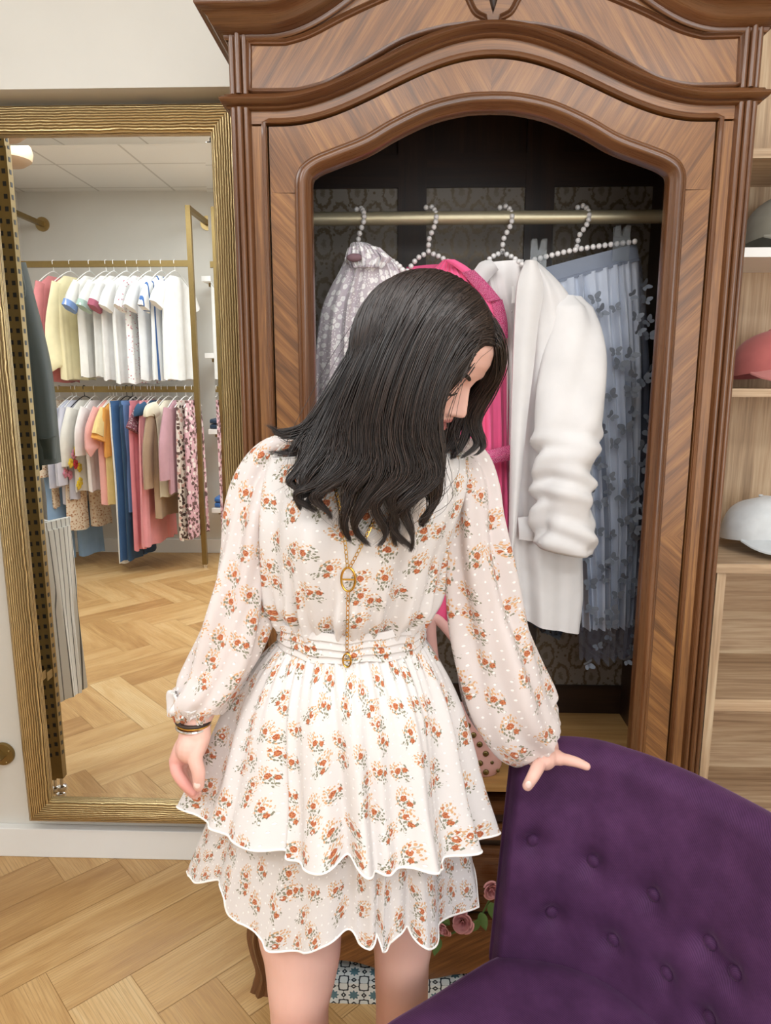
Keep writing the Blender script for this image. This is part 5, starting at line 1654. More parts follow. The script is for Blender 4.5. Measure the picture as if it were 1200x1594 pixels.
# artificial roses at the foot of the armoire
t = thing('rose_garland', 'trailing garland of pale pink artificial roses at the foot of the armoire', 'garland', P(720, 1437, 1.405))
M['rose'] = plain('pale_pink_petals', '#e3a7ae', 0.7, 0.08, 60)
M['leaf'] = plain('silk_leaf_green', '#5d7f45', 0.6, 0.12, 60)
def rose(c, r, seed, face=(0, -1, 0.2)):
    rn = random.Random(seed)
    f = np.array(face, float); f /= np.linalg.norm(f)
    a = np.cross(f, [0, 0, 1.0]); a /= np.linalg.norm(a); b = np.cross(a, f)
    parts = []
    for k in range(13):
        ang = k * 2.4
        rad = r * (0.12 + 0.88 * (k / 12) ** 0.8)
        A = []
        for u in np.linspace(-0.9, 0.9, 9):
            row = []
            for v in np.linspace(0, 1, 7):
                th = ang + u * (1.15 - 0.3 * k / 12)
                rr = rad * (0.35 + 0.65 * v ** 0.6) * (1 - 0.12 * u * u) + r * 0.10 * (k / 12) * max(0, v - 0.75) * 4
                h = r * (0.95 - 0.55 * (k / 12)) * v - r * 0.45 - r * 0.25 * (k / 12) * max(0, v - 0.8) * 4
                row.append(np.array(c) + a * rr * cos(th) + b * rr * sin(th) + f * h)
            A.append(row)
        parts.append(grid(np.array(A)))
    return join(*parts)
for (x, y, rp, sd, fc) in ((766, 1388, 16, 1, (0.2, -1, 0.1)), (719, 1437, 18, 2, (-0.2, -1, 0.4)), (690, 1449, 12, 3, (-0.6, -0.8, -0.2))):
    c = P(x, y, 1.405)
    dep = 1.405 * 0.983 + (CAM_H - c[2]) * 0.182
    mesh('rose', rose(c, rp * dep / F_PX, sd, fc), M['rose'], t)
stem = catmull([P(640, 1455, 1.415), P(690, 1456, 1.415), P(720, 1445, 1.418), P(745, 1430, 1.418), P(766, 1395, 1.418), P(790, 1370, 1.418)], 40)
mesh('stem', tube(stem, 0.0022, 8), M['leaf'], t)
def leaf_vf(c, L, W, d, up=(0, -1, 0)):
    d = np.array(d, float); d /= np.linalg.norm(d); up = np.array(up, float)
    sd = np.cross(d, up); sd /= np.linalg.norm(sd)
    A = []
    for u in np.linspace(0, 1, 12):
        w = W * sin(pi * u ** 0.8) ** 0.8 + 1e-5
        A.append([np.array(c) + d * L * u + sd * w * v + up * (0.15 * W * (1 - v * v) + 0.2 * L * u * u) for v in np.linspace(-1, 1, 7)])
    return grid(np.array(A))
for (x, y, d) in ((735, 1450, (0.35, 0, 1)), (748, 1420, (0.3, 0, -1)), (700, 1440, (-0.6, 0, 0.5)), (764, 1404, (0.2, 0, -1)), (684, 1460, (-0.3, 0, -1))):
    mesh('leaf', leaf_vf(P(x, y, 1.41), 0.042, 0.011, d), M['leaf'], t)
# ------------------------------------------------------------------ the woman
person = thing('person', 'person with long dark hair in a cream floral dress, looking down, hand on the chair', 'person', (-0.08, 1.08, 0))
PXM = lambda Y, z: (Y * 0.983 + (CAM_H - z) * 0.182) / F_PX      # metres per pixel at a place
def px3(x, y, Y): return P(x, y, Y)
def pxr(r, p): return r * PXM(p[1], p[2])

# ---- head frame
HC = P(655, 554, 1.03)
yaw_h, pit_h = radians(60), radians(33)
HF = np.array([sin(yaw_h) * cos(pit_h), -cos(yaw_h) * cos(pit_h), -sin(pit_h)])
HU = np.array([sin(yaw_h) * sin(pit_h), -cos(yaw_h) * sin(pit_h), cos(pit_h)])
HS = np.cross(HU, HF)                                             # her left
def H(s, f, u):
    s, f, u = np.broadcast_arrays(np.asarray(s, float), np.asarray(f, float), np.asarray(u, float))
    return HC + s[..., None] * HS + f[..., None] * HF + u[..., None] * HU
_u = np.array([-.128, -.118, -.108, -.098, -.090, -.080, -.072, -.065, -.0585, -.052, -.045, -.036, -.025, -.010, .004, .014, .024, .04, .06, .08, .10, .112, .118])
_f = np.array([.030, .058, .074, .0835, .086, .0845, .0805, .0845, .0815, .0855, .0845, .0845, .0855, .0850, .0835, .0875, .0915, .093, .089, .079, .056, .028, .004])
_b = np.array([-.040, -.045, -.050, -.054, -.058, -.062, -.066, -.070, -.073, -.077, -.081, -.086, -.090, -.095, -.098, -.100, -.101, -.101, -.097, -.086, -.062, -.034, -.006])
_w = np.array([.018, .026, .033, .040, .045, .051, .055, .058, .0605, .0625, .0645, .0670, .0690, .0705, .0715, .072, .0725, .0725, .070, .063, .046, .026, .004])
_w = np.where(_u > 0.05, _w * 0.96, _w)
_u = np.where(_u > 0.04, 0.04 + (_u - 0.04) * 0.84, _u)
U_TOP = _u[-1]
ES, EF, EU, EU0 = 0.0825, 0.1010, 0.1045, 0.004      # hair-covered skull, half sizes and centre height
def head_point(phi, u):
    """phi measured from straight ahead, positive to her left"""
    fr_, bk, w = np.interp(u, _u, _f), np.interp(u, _u, _b), np.interp(u, _u, _w)
    c, s_ = np.cos(phi), np.sin(phi)
    mid = (fr_ + bk) * 0.35
    e = 0.86
    f = np.where(c > 0, mid + (fr_ - mid) * np.abs(c) ** e, mid - (mid - bk) * np.abs(c) ** 1.0)
    s = w * np.sign(s_) * np.abs(s_) ** 0.92
    g = lambda a, b, sa, sb: np.exp(-((s - a) / sa) ** 2 - ((u - b) / sb) ** 2)
    front = smoothstep(0.0, 0.4, c)
    d = 0
    # nose: bridge, tip and wings
    ridge = np.interp(u, [-.052, -.043, -.037, -.033, -.026, -.014, 0.0, .012, .022], [0, .003, .017, .0215, .0195, .0135, .008, .004, 0])
    wid = np.interp(u, [-.045, -.036, -.02, .005, .02], [.0105, .0098, .0078, .0066, .010])
    d = d + ridge * np.exp(-(np.abs(s) / wid) ** 2.2)
    for sg in (-1, 1):
        d = d + 0.0065 * g(sg * 0.0135, -.0365, .0055, .006)
        d = d - 0.010 * g(sg * 0.031, 0.001, .015, .010)         # socket
        d = d + 0.0072 * g(sg * 0.0315, -.003, .0125, .0085)      # lidded eye
        d = d + 0.0030 * g(sg * 0.030, .019, .018, .006)          # brow
        d = d + 0.0050 * g(sg * 0.043, -.030, .018, .016)         # cheek
        d = d - 0.0026 * g(sg * 0.0245, -.0585, .006, .006)       # mouth corner
    d = d + 0.0052 * g(0, -.0515, .019, .0052) + 0.0056 * g(0, -.0655, .016, .0058) - 0.0040 * g(0, -.0587, .024, .0020)
    d = d + 0.0040 * g(0, -.092, .016, .012)
    return s, f + d * front, u
nu, nphi = 150, 200
uu_ = np.linspace(-.128, U_TOP, nu)[:, None]; ph_ = np.linspace(-pi, pi, nphi, endpoint=False)[None, :]
s_, f_, u_ = head_point(ph_, uu_)
head_vf = grid(H(s_, f_, u_), cv=True, cap0=True, cap1=True)

# ---- trunk, limbs and hands as closed tubes, fused into one skin below
def limb(pts, rads, n=20, k=30, flat=1.0):
    path = catmull(pts, k)
    r = np.interp(np.linspace(0, 1, k), np.linspace(0, 1, len(rads)), rads)
    body = tube(path, r, n, True, flat=flat)
    e0, e1 = ball(path[0], r[0] * 0.98, 14, 10), ball(path[-1], r[-1] * 0.98, 14, 10)
    return [body, e0, e1]
def oval_trunk(rows, n=40):
    A = []
    th = np.linspace(0, 2 * pi, n, endpoint=False)
    for (x, y, z, a, b) in rows:
        A.append(np.stack([x + a * np.cos(th), y + b * np.sin(th), np.full(n, z)], 1))
    return grid(np.array(A), cv=True, cap0=True, cap1=True)
TX = -0.075
trunk_rows = [(TX, 1.085, 0.80, 0.125, 0.085), (TX, 1.09, 0.90, 0.135, 0.095), (TX - 0.002, 1.085, 1.00, 0.108, 0.080), (-0.082, 1.08, 1.065, 0.096, 0.072), (-0.078, 1.08, 1.14, 0.104, 0.078), (-0.070, 1.075, 1.22, 0.118, 0.090), (-0.064, 1.085, 1.29, 0.122, 0.082), (-0.058, 1.095, 1.335, 0.115, 0.060), (-0.052, 1.10, 1.36, 0.075, 0.05), (-0.048, 1.10, 1.38, 0.05, 0.045)]
PARTS = [oval_trunk(trunk_rows)]
neck_top = H(0, -0.028, -0.07)
PARTS += limb([(-0.05, 1.10, 1.33), (-0.035, 1.09, 1.39), neck_top], [0.055, 0.050, 0.050])
PARTS.append(head_vf)
# ears
for sg in (-1, 1):
    e_ = H(sg * 0.073, -0.008, -0.012)
    PARTS.append(ball(e_, 0.03, 14, 10, (0.35, 0.6, 1.0)))
# arms
LS, LE, LWp = np.array([-0.185, 1.10, 1.30]), P(388, 905, 1.09), P(304, 1124, 1.02)
RS, RE, RWp = np.array([0.062, 1.105, 1.285]), P(762, 945, 1.13), P(848, 1166, 1.098)
PARTS += limb([np.array([-0.10, 1.10, 1.30]), LS, (LS + LE) / 2, LE, (LE + LWp) / 2, LWp], [0.034, 0.034, 0.034, 0.033, 0.031, 0.023])
PARTS += limb([np.array([0.0, 1.10, 1.295]), RS, (RS + RE) / 2, RE, (RE + RWp) / 2, RWp], [0.034, 0.034, 0.034, 0.033, 0.031, 0.024])
def finger(pts, r0, r1, k=18):
    return limb(pts, [r0, r0 * 0.96, (r0 + r1) / 2, r1], 12, k)
# her right hand (left in the photo) pinching the skirt
def hp(x, y, Y): return P(x, y, Y)
PARTS += limb([LWp, hp(303, 1145, 1.012), hp(297, 1165, 1.005)], [0.023, 0.0255, 0.024], 18, 16, 0.72)
PARTS += limb([hp(300, 1142, 1.02), hp(286, 1165, 1.012), hp(275, 1184, 1.008)], [0.017, 0.0165, 0.0125], 14, 16)
PARTS += limb([hp(303, 1145, 1.03), hp(291, 1168, 1.03), hp(281, 1188, 1.028)], [0.017, 0.016, 0.012], 14, 16)
PARTS += limb([hp(306, 1147, 1.04), hp(298, 1170, 1.046), hp(290, 1190, 1.044)], [0.016, 0.015, 0.0115], 14, 16)
PARTS += finger([hp(273, 1185, 1.007), hp(275, 1201, 0.998), hp(286, 1219, 0.993), hp(300, 1233, 0.994)], 0.0098, 0.0072)
PARTS += finger([hp(280, 1189, 1.027), hp(284, 1209, 1.018), hp(293, 1227, 1.010), hp(303, 1237, 1.006)], 0.0098, 0.0074)
PARTS += finger([hp(289, 1190, 1.044), hp(292, 1211, 1.038), hp(300, 1227, 1.030), hp(308, 1235, 1.024)], 0.0092, 0.0070)
PARTS += finger([hp(297, 1190, 1.058), hp(300, 1207, 1.054), hp(306, 1219, 1.047), hp(313, 1226, 1.040)], 0.0082, 0.0064)
PARTS += finger([hp(312, 1154, 1.005), hp(304, 1180, 0.990), hp(309, 1202, 0.984), hp(309, 1223, 0.984)], 0.0122, 0.0090)
thumb_l = hp(309, 1218, 0.984)
# her left hand on the chair back
PARTS += limb([RWp, hp(846, 1174, 1.085), hp(848, 1180, 1.07)], [0.024, 0.0255, 0.020], 18, 16, 0.75)
PARTS += limb([hp(846, 1172, 1.085), hp(860, 1177, 1.078), hp(872, 1181, 1.070)], [0.018, 0.0155, 0.0115], 14, 16)
PARTS += limb([hp(843, 1174, 1.095), hp(852, 1178, 1.100), hp(860, 1181, 1.105)], [0.018, 0.016, 0.012], 14, 16)
PARTS += limb([hp(838, 1174, 1.10), hp(838, 1180, 1.115), hp(838, 1184, 1.125)], [0.018, 0.016, 0.012], 14, 16)
PARTS += limb([hp(832, 1174, 1.10), hp(822, 1182, 1.11), hp(815, 1186, 1.12)], [0.017, 0.014, 0.010], 14, 16)
PARTS += finger([hp(868, 1180, 1.072), hp(884, 1183, 1.064), hp(899, 1187, 1.058), hp(913, 1193, 1.054)], 0.0098, 0.0068)
PARTS += finger([hp(860, 1181, 1.105), hp(876, 1182, 1.120), hp(888, 1188, 1.130), hp(894, 1200, 1.134)], 0.0096, 0.0070)
PARTS += finger([hp(840, 1184, 1.125), hp(848, 1186, 1.142), hp(852, 1196, 1.150), hp(854, 1208, 1.150)], 0.0092, 0.0068)
PARTS += finger([hp(815, 1186, 1.120), hp(808, 1188, 1.128), hp(803, 1192, 1.134), hp(801, 1202, 1.136)], 0.0082, 0.0064)
PARTS += finger([hp(843, 1180, 1.075), hp(837, 1194, 1.050), hp(830, 1208, 1.034), hp(821, 1223, 1.030)], 0.0118, 0.0086)
thumb_r = hp(822, 1219, 1.030)
# legs and feet
LK, RK = P(466, 1562, 1.005), np.array([-0.005, 1.075, 0.455])
PARTS += limb([(-0.135, 1.085, 0.84), P(470, 1400, 1.045), P(470, 1490, 1.02), LK, LK + [-0.004, 0.03, -0.10], LK + [-0.008, 0.055, -0.20], (-0.185, 1.085, 0.10), (-0.185, 1.085, 0.055)], [0.088, 0.076, 0.063, 0.049, 0.048, 0.050, 0.028, 0.030], 44, 70)
PARTS += limb([(-0.015, 1.095, 0.84), (-0.004, 1.09, 0.68), (0.0, 1.085, 0.56), RK, RK + [0, 0.025, -0.11], RK + [0, 0.045, -0.21], (-0.01, 1.125, 0.10), (-0.01, 1.125, 0.055)], [0.088, 0.074, 0.060, 0.048, 0.047, 0.049, 0.028, 0.030], 44, 70)
PARTS += limb([(-0.185, 1.10, 0.035), (-0.19, 1.03, 0.035), (-0.20, 0.93, 0.022), (-0.20, 0.90, 0.018)], [0.031, 0.034, 0.028, 0.016], 16, 20)
PARTS += limb([(-0.01, 1.14, 0.035), (0.0, 1.07, 0.035), (0.01, 0.97, 0.022), (0.01, 0.94, 0.018)], [0.031, 0.034, 0.028, 0.016], 16, 20)
raw = join(*PARTS)
tmp_me = bpy.data.meshes.new('body_raw')
tmp_me.from_pydata([tuple(v) for v in raw[0]], [], raw[1])
tmp = bpy.data.objects.new('body_raw', tmp_me)
COL.objects.link(tmp)
rm = tmp.modifiers.new('fuse', 'REMESH'); rm.mode = 'VOXEL'; rm.voxel_size = 0.0018; rm.use_smooth_shade = True
sm = tmp.modifiers.new('soft', 'SMOOTH'); sm.factor = 0.5; sm.iterations = 3
dg = bpy.context.evaluated_depsgraph_get()
fused = bpy.data.meshes.new_from_object(tmp.evaluated_get(dg))
bpy.data.objects.remove(tmp); bpy.data.meshes.remove(tmp_me)
nv = len(fused.vertices)
co = np.zeros(nv * 3, np.float32); fused.vertices.foreach_get('co', co); co = co.reshape(-1, 3).astype(float)
colr = np.zeros((nv, 4), np.float32); colr[:, 3] = 1
skin = np.array(lin('#e0b2a3')[:3]); lipc = np.array(lin('#b96a68')[:3]); nailc = np.array(lin('#eecabf')[:3]); flush = np.array(lin('#d99a90')[:3])
colr[:, :3] = skin
rel = co - HC
hs, hf, hu = rel @ HS, rel @ HF, rel @ HU
inhead = hf > 0.05
lip = inhead & (np.abs(hu + 0.0587) < 0.0115 * np.sqrt(np.clip(1 - (hs / 0.0245) ** 2, 0, 1))) & (np.abs(hs) < 0.0245) & (hf > 0.066)
wl = np.exp(-((np.abs(hs) - 0.042) / 0.016) ** 2 - ((hu + 0.03) / 0.015) ** 2) * 0.45 * inhead
def toward(w, c):
    colr[:, :3] = colr[:, :3] * (1 - w[:, None]) + c * w[:, None]
toward(wl, flush); toward(lip.astype(float) * 0.9, lipc)
for (a, b) in ((hp(275, 1190, 1.0), 0.02), (hp(286, 1219, 0.993), 0.022), (hp(300, 1233, 0.994), 0.02)):
    toward(np.exp(-((co - a) ** 2).sum(1) / b ** 2) * 0.55, np.array(lin('#d98c86')[:3]))
toward(np.exp(-((co - LK - [0, -0.04, 0]) ** 2).sum(1) / 0.045 ** 2) * 0.3, flush)
ca = fused.color_attributes.new('Col', 'FLOAT_COLOR', 'POINT')
ca.data.foreach_set('color', colr.ravel())
off = WLOC[person.name]
fused.vertices.foreach_set('co', (co - off).astype(np.float32).ravel())
fused.update()
skm = NT('skin')
at = skm.n('ShaderNodeAttribute', attribute_name='Col')
nn_ = skm.noise(skm.coord('Object'), 60, 3)
skm.set(color=skm.mix(skm.math('MULTIPLY', nn_, 0.10), at.outputs['Color'], '#d79f90'), rough=0.5, sss=0.12, sss_scale=0.02, spec=0.35)
skm.b.inputs['Subsurface Radius'].default_value = (1.0, 0.35, 0.2)
fused.materials.clear(); fused.materials.append(skm.m); M['skin'] = skm.m
body = bpy.data.objects.new('body', fused); link(body, person); WLOC[body.name] = off
fused.name = 'body'
M['dark_hair'] = plain('brow_hair', '#231a17', 0.6)
def face_strip(ss, us, th_, lift):
    out = []
    for s0, u0, t_ in zip(ss, us, th_):
        ph0 = np.arcsin(np.clip(np.sign(s0) * (abs(s0) / np.interp(u0, _u, _w)) ** (1 / 0.92), -1, 1))
        row = []
        for k in (-1, 0, 1):
            a, b, c = head_point(np.array(ph0), np.array(u0 + k * t_))
            row.append(H(a, b + lift + (0.0006 if k == 0 else 0), c))
        out.append(np.array(row))
    return grid(np.array(out))
for sg in (-1, 1):
    x = np.linspace(0.014, 0.050, 14)
    mesh('eyebrow', face_strip(sg * x, 0.0165 + 0.0075 * np.sin((x - 0.014) / 0.036 * pi * 0.72), 0.0026 * np.sin(np.linspace(0.5, 2.9, 14)) + 0.0004, 0.0012), M['dark_hair'], person)
    x = np.linspace(0.017, 0.047, 16)
    mesh('eyelashes', face_strip(sg * x, -0.0065 - 0.0045 * np.sin((x - 0.017) / 0.030 * pi), 0.0011 + 0.0010 * np.linspace(0, 1, 16), 0.0022), M['dark_hair'], person)
for c, d in ((thumb_l, np.array([0.0, -1, 0.1])), (thumb_r, np.array([-0.1, -1, 0.25]))):
    d = d / np.linalg.norm(d)
    mesh('thumbnail', ball(c + d * 0.0082, 0.006, 12, 8, (0.85, 0.28, 1.1)), plain('nail', '#efd0c6', 0.25, 0.02), person)

# ---- dress cloth
def floral_material(name, base, alpha=1.0):
    t = NT(name)
    uv = t.coord('UV')
    v = t.voro(uv, 1 / 0.046, 0.74, dim='2D')
    loc = t.vmath('SUBTRACT', uv, v.outputs['Position'])
    sp = t.n('ShaderNodeSeparateColor'); t.l(v.outputs['Color'], sp.inputs[0])
    vr = t.n('ShaderNodeVectorRotate', rotation_type='Z_AXIS')
    t.l(loc, vr.inputs['Vector']); t.l(t.math('MULTIPLY_ADD', sp.outputs[0], 2.6, -1.3), vr.inputs['Angle'])
    L = vr.outputs[0]
    n1 = t.noise(uv, 230, 2)
    n2 = t.noise(uv, 480, 3)
    n3 = t.noise(uv, 60, 2)
    xy = t.n('ShaderNodeSeparateXYZ'); t.l(L, xy.inputs[0])
    def disc(cx, cy, r, gate=None):
        d = t.vmath('DISTANCE', L, (cx, cy, 0))
        d = t.math('ADD', d, t.math('MULTIPLY', t.math('SUBTRACT', n1, 0.5), 0.0046))
        m = t.math('LESS_THAN', d, r)
        return (t.math('MULTIPLY', m, gate) if gate is not None else m), d
    gB = t.math('GREATER_THAN', sp.outputs[1], 0.30)
    gC = t.math('GREATER_THAN', sp.outputs[2], 0.45)
    mA, dA = disc(0.0, 0.0025, 0.0050)
    mB, dB = disc(0.0068, -0.0082, 0.0040, gB)
    mC, dC = disc(-0.0055, 0.0125, 0.0024, gC)
    fl = t.math('MAXIMUM', mA, t.math('MAXIMUM', mB, mC))
    # leaves and buds
    e1 = t.math('DIVIDE', xy.outputs[0], 0.0145); e2 = t.math('DIVIDE', xy.outputs[1], 0.0245)
    el = t.math('SQRT', t.math('ADD', t.math('MULTIPLY', e1, e1), t.math('MULTIPLY', e2, e2)))
    el = t.math('ADD', el, t.math('MULTIPLY', t.math('SUBTRACT', n1, 0.5), 0.9))
    mp = t.n('ShaderNodeMapping'); mp.inputs['Scale'].default_value = (1.0, 0.62, 1); mp.inputs['Rotation'].default_value = (0, 0, 0.6)
    t.l(L, mp.inputs['Vector'])
    lv = t.voro(mp.outputs[0], 1 / 0.0034, 1.0, dim='2D')
    lsp = t.n('ShaderNodeSeparateColor'); t.l(lv.outputs['Color'], lsp.inputs[0])
    lm = t.math('MULTIPLY', t.math('LESS_THAN', lv.outputs['Distance'], 0.40), t.math('MULTIPLY', t.math('LESS_THAN', el, 0.95), t.math('GREATER_THAN', lsp.outputs[1], 0.22)))
    stem = t.math('LESS_THAN', t.math('ABSOLUTE', t.math('ADD', xy.outputs[0], t.math('MULTIPLY', t.math('SINE', t.math('MULTIPLY', xy.outputs[1], 260)), 0.0022))), 0.00042)
    stem = t.math('MULTIPLY', stem, t.math('LESS_THAN', el, 0.9))
    isgreen = t.math('LESS_THAN', t.math('ADD', t.math('MULTIPLY', xy.outputs[1], 40), lsp.outputs[0]), 0.62)
    leafc = t.mix(isgreen, '#cb9a66', '#75735a')
    petal = t.ramp(n2, [(0.36, '#8a3f22'), (0.50, '#b35d37'), (0.66, '#d2925e')])
    c = t.mix(t.math('MULTIPLY', stem, 0.8), base, '#8b8a66')
    c = t.mix(t.math('MULTIPLY', lm, 0.92), c, leafc)
    c = t.mix(fl, c, petal)
    # woven dots
    dv = t.voro(uv, 1 / 0.0165, 0.35, dim='2D')
    dot = t.ramp(dv.outputs['Distance'], [(0.085, (1, 1, 1, 1)), (0.125, (0, 0, 0, 1))])
    c = t.mix(t.math('MULTIPLY', dot, 0.75), c, '#f6f2ef')
    t.set(color=c, rough=0.8, sheen=0.25)
    if alpha < 1:
        t.set(alpha=t.math('MULTIPLY_ADD', t.math('MAXIMUM', dot, t.math('MAXIMUM', fl, lm)), 1 - alpha, alpha, clamp=True))
    fine = t.noise(uv, 900, 2)
    hgt_ = t.math('ADD', dot, t.math('MULTIPLY', fine, 0.12))
    t.bump(hgt_, 0.4, 0.0012)
    return t.m
M['floral'] = floral_material('cream_floral_chiffon', '#d9d2cf')
M['floral_sheer'] = floral_material('sheer_floral_chiffon', '#e6dad6', 0.80)
M['hem'] = fabric('white_hem_thread', '#f6f1ec', 0.7, 300)

def ring(x, y, z, a, b, n=200, e=1.0):
    """starts at the left, runs along the front to the right and back round"""
    th = pi + np.linspace(0, 2 * pi, n, endpoint=False)
    return np.stack([x + a * np.cos(th), y + b * np.sin(th), np.full(n, z)], 1), th
# bodice
def row_px(py, xl, xr, Y, b):
    l, r = P(xl, py, Y), P(xr, py, Y)
    return ((l[0] + r[0]) / 2, Y, (l[2] + r[2]) / 2, (r[0] - l[0]) / 2, b)
brs = [row_px(664, 505, 625, 1.10, 0.052), row_px(672, 480, 655, 1.10, 0.060), row_px(684, 440, 692, 1.10, 0.072), row_px(702, 418, 722, 1.095, 0.082), row_px(730, 408, 734, 1.09, 0.092), row_px(770, 405, 730, 1.085, 0.105), row_px(810, 407, 716, 1.08, 0.113),
       row_px(850, 410, 702, 1.08, 0.116), row_px(895, 415, 693, 1.08, 0.112), row_px(930, 425, 676, 1.08, 0.100), row_px(957, 437, 659, 1.08, 0.088), row_px(972, 439, 656, 1.08, 0.085)]
brs = np.array(brs)
m = 90
tt = np.linspace(0, 1, m)
seg = np.linspace(0, 1, len(brs))
R_ = catmull(brs, m)
A = []
n = 260
dist = np.r_[0, np.cumsum(np.abs(np.diff(R_[:, 2])))]
U = np.zeros((m, n, 2))
for i in range(m):
    x, y, z, a, b = R_[i]
    p, th = ring(x, y, z, a, b, n)
    g = tt[i]
    low = smoothstep(0.55, 1.0, g)
    f = 0.0065 * low * (np.sin(26 * th + 2 * np.sin(3 * th)) + 0.6 * np.sin(41 * th + 1.3)) * (1 - 0.5 * smoothstep(0.93, 1, g)) + 0.0055 * np.sin(9 * th + 2 * g) * smoothstep(0.2, 0.6, g) + 0.0032 * np.sin(17 * th + 5 * g)
    # blousing above the waist and a soft bust
    f = f + 0.010 * np.exp(-((g - 0.84) / 0.07) ** 2) * (0.6 + 0.4 * np.sin(7 * th))
    for sg in (-1, 1):
        f = f + 0.016 * np.exp(-((np.cos(th) - sg * 0.42) / 0.30) ** 2 - ((g - 0.52) / 0.16) ** 2) * (np.sin(th) < 0)
    d = np.stack([np.cos(th), np.sin(th), np.zeros(n)], 1)
    A.append(p + d * f[:, None])
    U[i, :, 0] = th * 0.15; U[i, :, 1] = -dist[i] * 1.08
A = np.array(A)
bodice_front = A
# closing seam: duplicate first column so that the pattern does not smear
def ringmesh(A, U):
    A = np.concatenate([A, A[:, :1]], 1); U2 = U[:, :1].copy(); U2[..., 0] = U[:, -1:, 0] + (U[:, 1:2, 0] - U[:, 0:1, 0])
    return grid(A, uv=np.concatenate([U, U2], 1))
dress = mesh('dress', ringmesh(A, U), M['floral'], person, sharp=0)
# collar ruffle at the neck
rows = []
for q in np.linspace(0, 1, 10):
    p, th = ring(-0.050, 1.098, 1.375 + 0.030 * q - 0.012 * q * q, 0.062 + 0.004 * q, 0.055 + 0.004 * q, 200)
    d = np.stack([np.cos(th), np.sin(th), 0.3 * np.sin(th)], 1)
    rows.append(p + d * (0.006 * q * np.sin(24 * th))[:, None])
rows = np.array(rows)
mesh('collar', grid(rows, cv=True, uv=np.stack(np.broadcast_arrays(np.linspace(0, .5, 200)[None, :], np.linspace(0, .04, 10)[:, None]), -1)), M['floral'], dress, sharp=0)
# waistband with horizontal tucks
x, y, z, a, b = R_[-1]
zt_, zb2_ = z + 0.016, z - 0.030
rows, uvr = [], []
n2 = 220
for i, q in enumerate(np.linspace(0, 1, 44)):
    tuck = (q * 4) % 1.0
    rr_ = 0.006 + 0.0042 * (tuck ** 0.7) * (1 if q < 0.99 else 0)
    p, th = ring(x, y, zt_ + (zb2_ - zt_) * q, a + rr_ - 0.002, b + rr_ - 0.002, n2)
    p[:, 2] += 0.0022 * np.sin(5 * th + q * 2) + 0.0012 * np.sin(13 * th)
    if i == 0:
        p0, _ = ring(x, y, zt_ - 0.006, a - 0.016, b - 0.016, n2); rows.append(p0); uvr.append(np.stack([th * 0.11, np.full(n2, 0.018)], 1))
    rows.append(p); uvr.append(np.stack([th * 0.11, np.full(n2, -q * 0.05)], 1))
mesh('waistband', ringmesh(np.array(rows), np.array(uvr)), M['floral'], dress, sharp=0)

def hem_ring(front, back, nf=240, nb=80):
    f = catmull([P(*c) if len(c) == 3 else np.array(c[:3]) for c in front], nf)
    bk = catmull([f[-1]] + [np.array(c) for c in back] + [f[0]], nb + 2)[1:-1]
    return np.vstack([f, bk])
def drape(top, hem, m, amp, k1, seed, bulge=0.02, power=0.8, sheer=0.0):
    n = len(hem)
    cen_t, cen_h = top.mean(0), hem.mean(0)
    s = np.linspace(0, 1, n, endpoint=False) * 2 * pi
    A = np.zeros((m, n, 3)); U = np.zeros((m, n, 2))
    arcl = np.r_[0, np.cumsum(np.linalg.norm(np.diff(hem, axis=0), axis=1))]
    arct = np.r_[0, np.cumsum(np.linalg.norm(np.diff(top, axis=0), axis=1))]
    for i, f in enumerate(np.linspace(0, 1, m)):
        h = f ** power
        p = top * (1 - h) + hem * h
        p[:, 2] = top[:, 2] * (1 - f) + hem[:, 2] * f
        d = p - (cen_t * (1 - f) + cen_h * f); d[:, 2] = 0
        d /= np.linalg.norm(d, axis=1)[:, None] + 1e-9
        w = np.sin(k1 * s + seed + 0.9 * np.sin(3 * s + seed) + 0.35 * sin(2.5 * f)) + 0.55 * np.sin(k1 * 1.73 * s + 1.9 * seed + 0.5 * np.sin(5 * s)) + 0.18 * np.sin(k1 * 2.9 * s + 3 * seed)
        w = np.sign(w) * np.abs(w) ** 0.85
        gather = 0.003 * np.sin(k1 * 4.1 * s + seed) * exp(-f * 5)
        p = p + d * (amp * f ** 0.9 * w + gather + bulge * sin(pi * min(1, f * 1.3)) * (1 - f))[:, None]
        A[i] = p
        U[i, :, 0] = (arct * (1 - f) * 1.9 + arcl * f) * 1.12
        U[i, :, 1] = -f * np.linalg.norm(top - hem, axis=1).mean() - seed
    return A, U
# underneath tier first, then the outer tier
wz = zb2_ + 0.004
top1, _ = ring(x, y, wz, a + 0.003, b + 0.003, 320)
hem1 = [(292, 1257, 1.045), (306, 1275, 1.01), (335, 1294, 0.975), (385, 1313, 0.945), (430, 1326, 0.925), (450, 1345, 0.918), (500, 1352, 0.905), (540, 1342, 0.902), (568, 1354, 0.895), (598, 1365, 0.893), (640, 1358, 0.903), (662, 1352, 0.915), (690, 1352, 0.925), (700, 1338, 0.94), (735, 1322, 0.975), (752, 1308, 1.01), (765, 1296, 1.05)]
back1 = [(0.13, 1.16, 0.70), (0.04, 1.24, 0.70), (-0.08, 1.26, 0.70), (-0.22, 1.24, 0.71), (-0.33, 1.14, 0.72)]
def reorder(h, n_front=240, n_back=80): return h
H1 = hem_ring(hem1, back1)
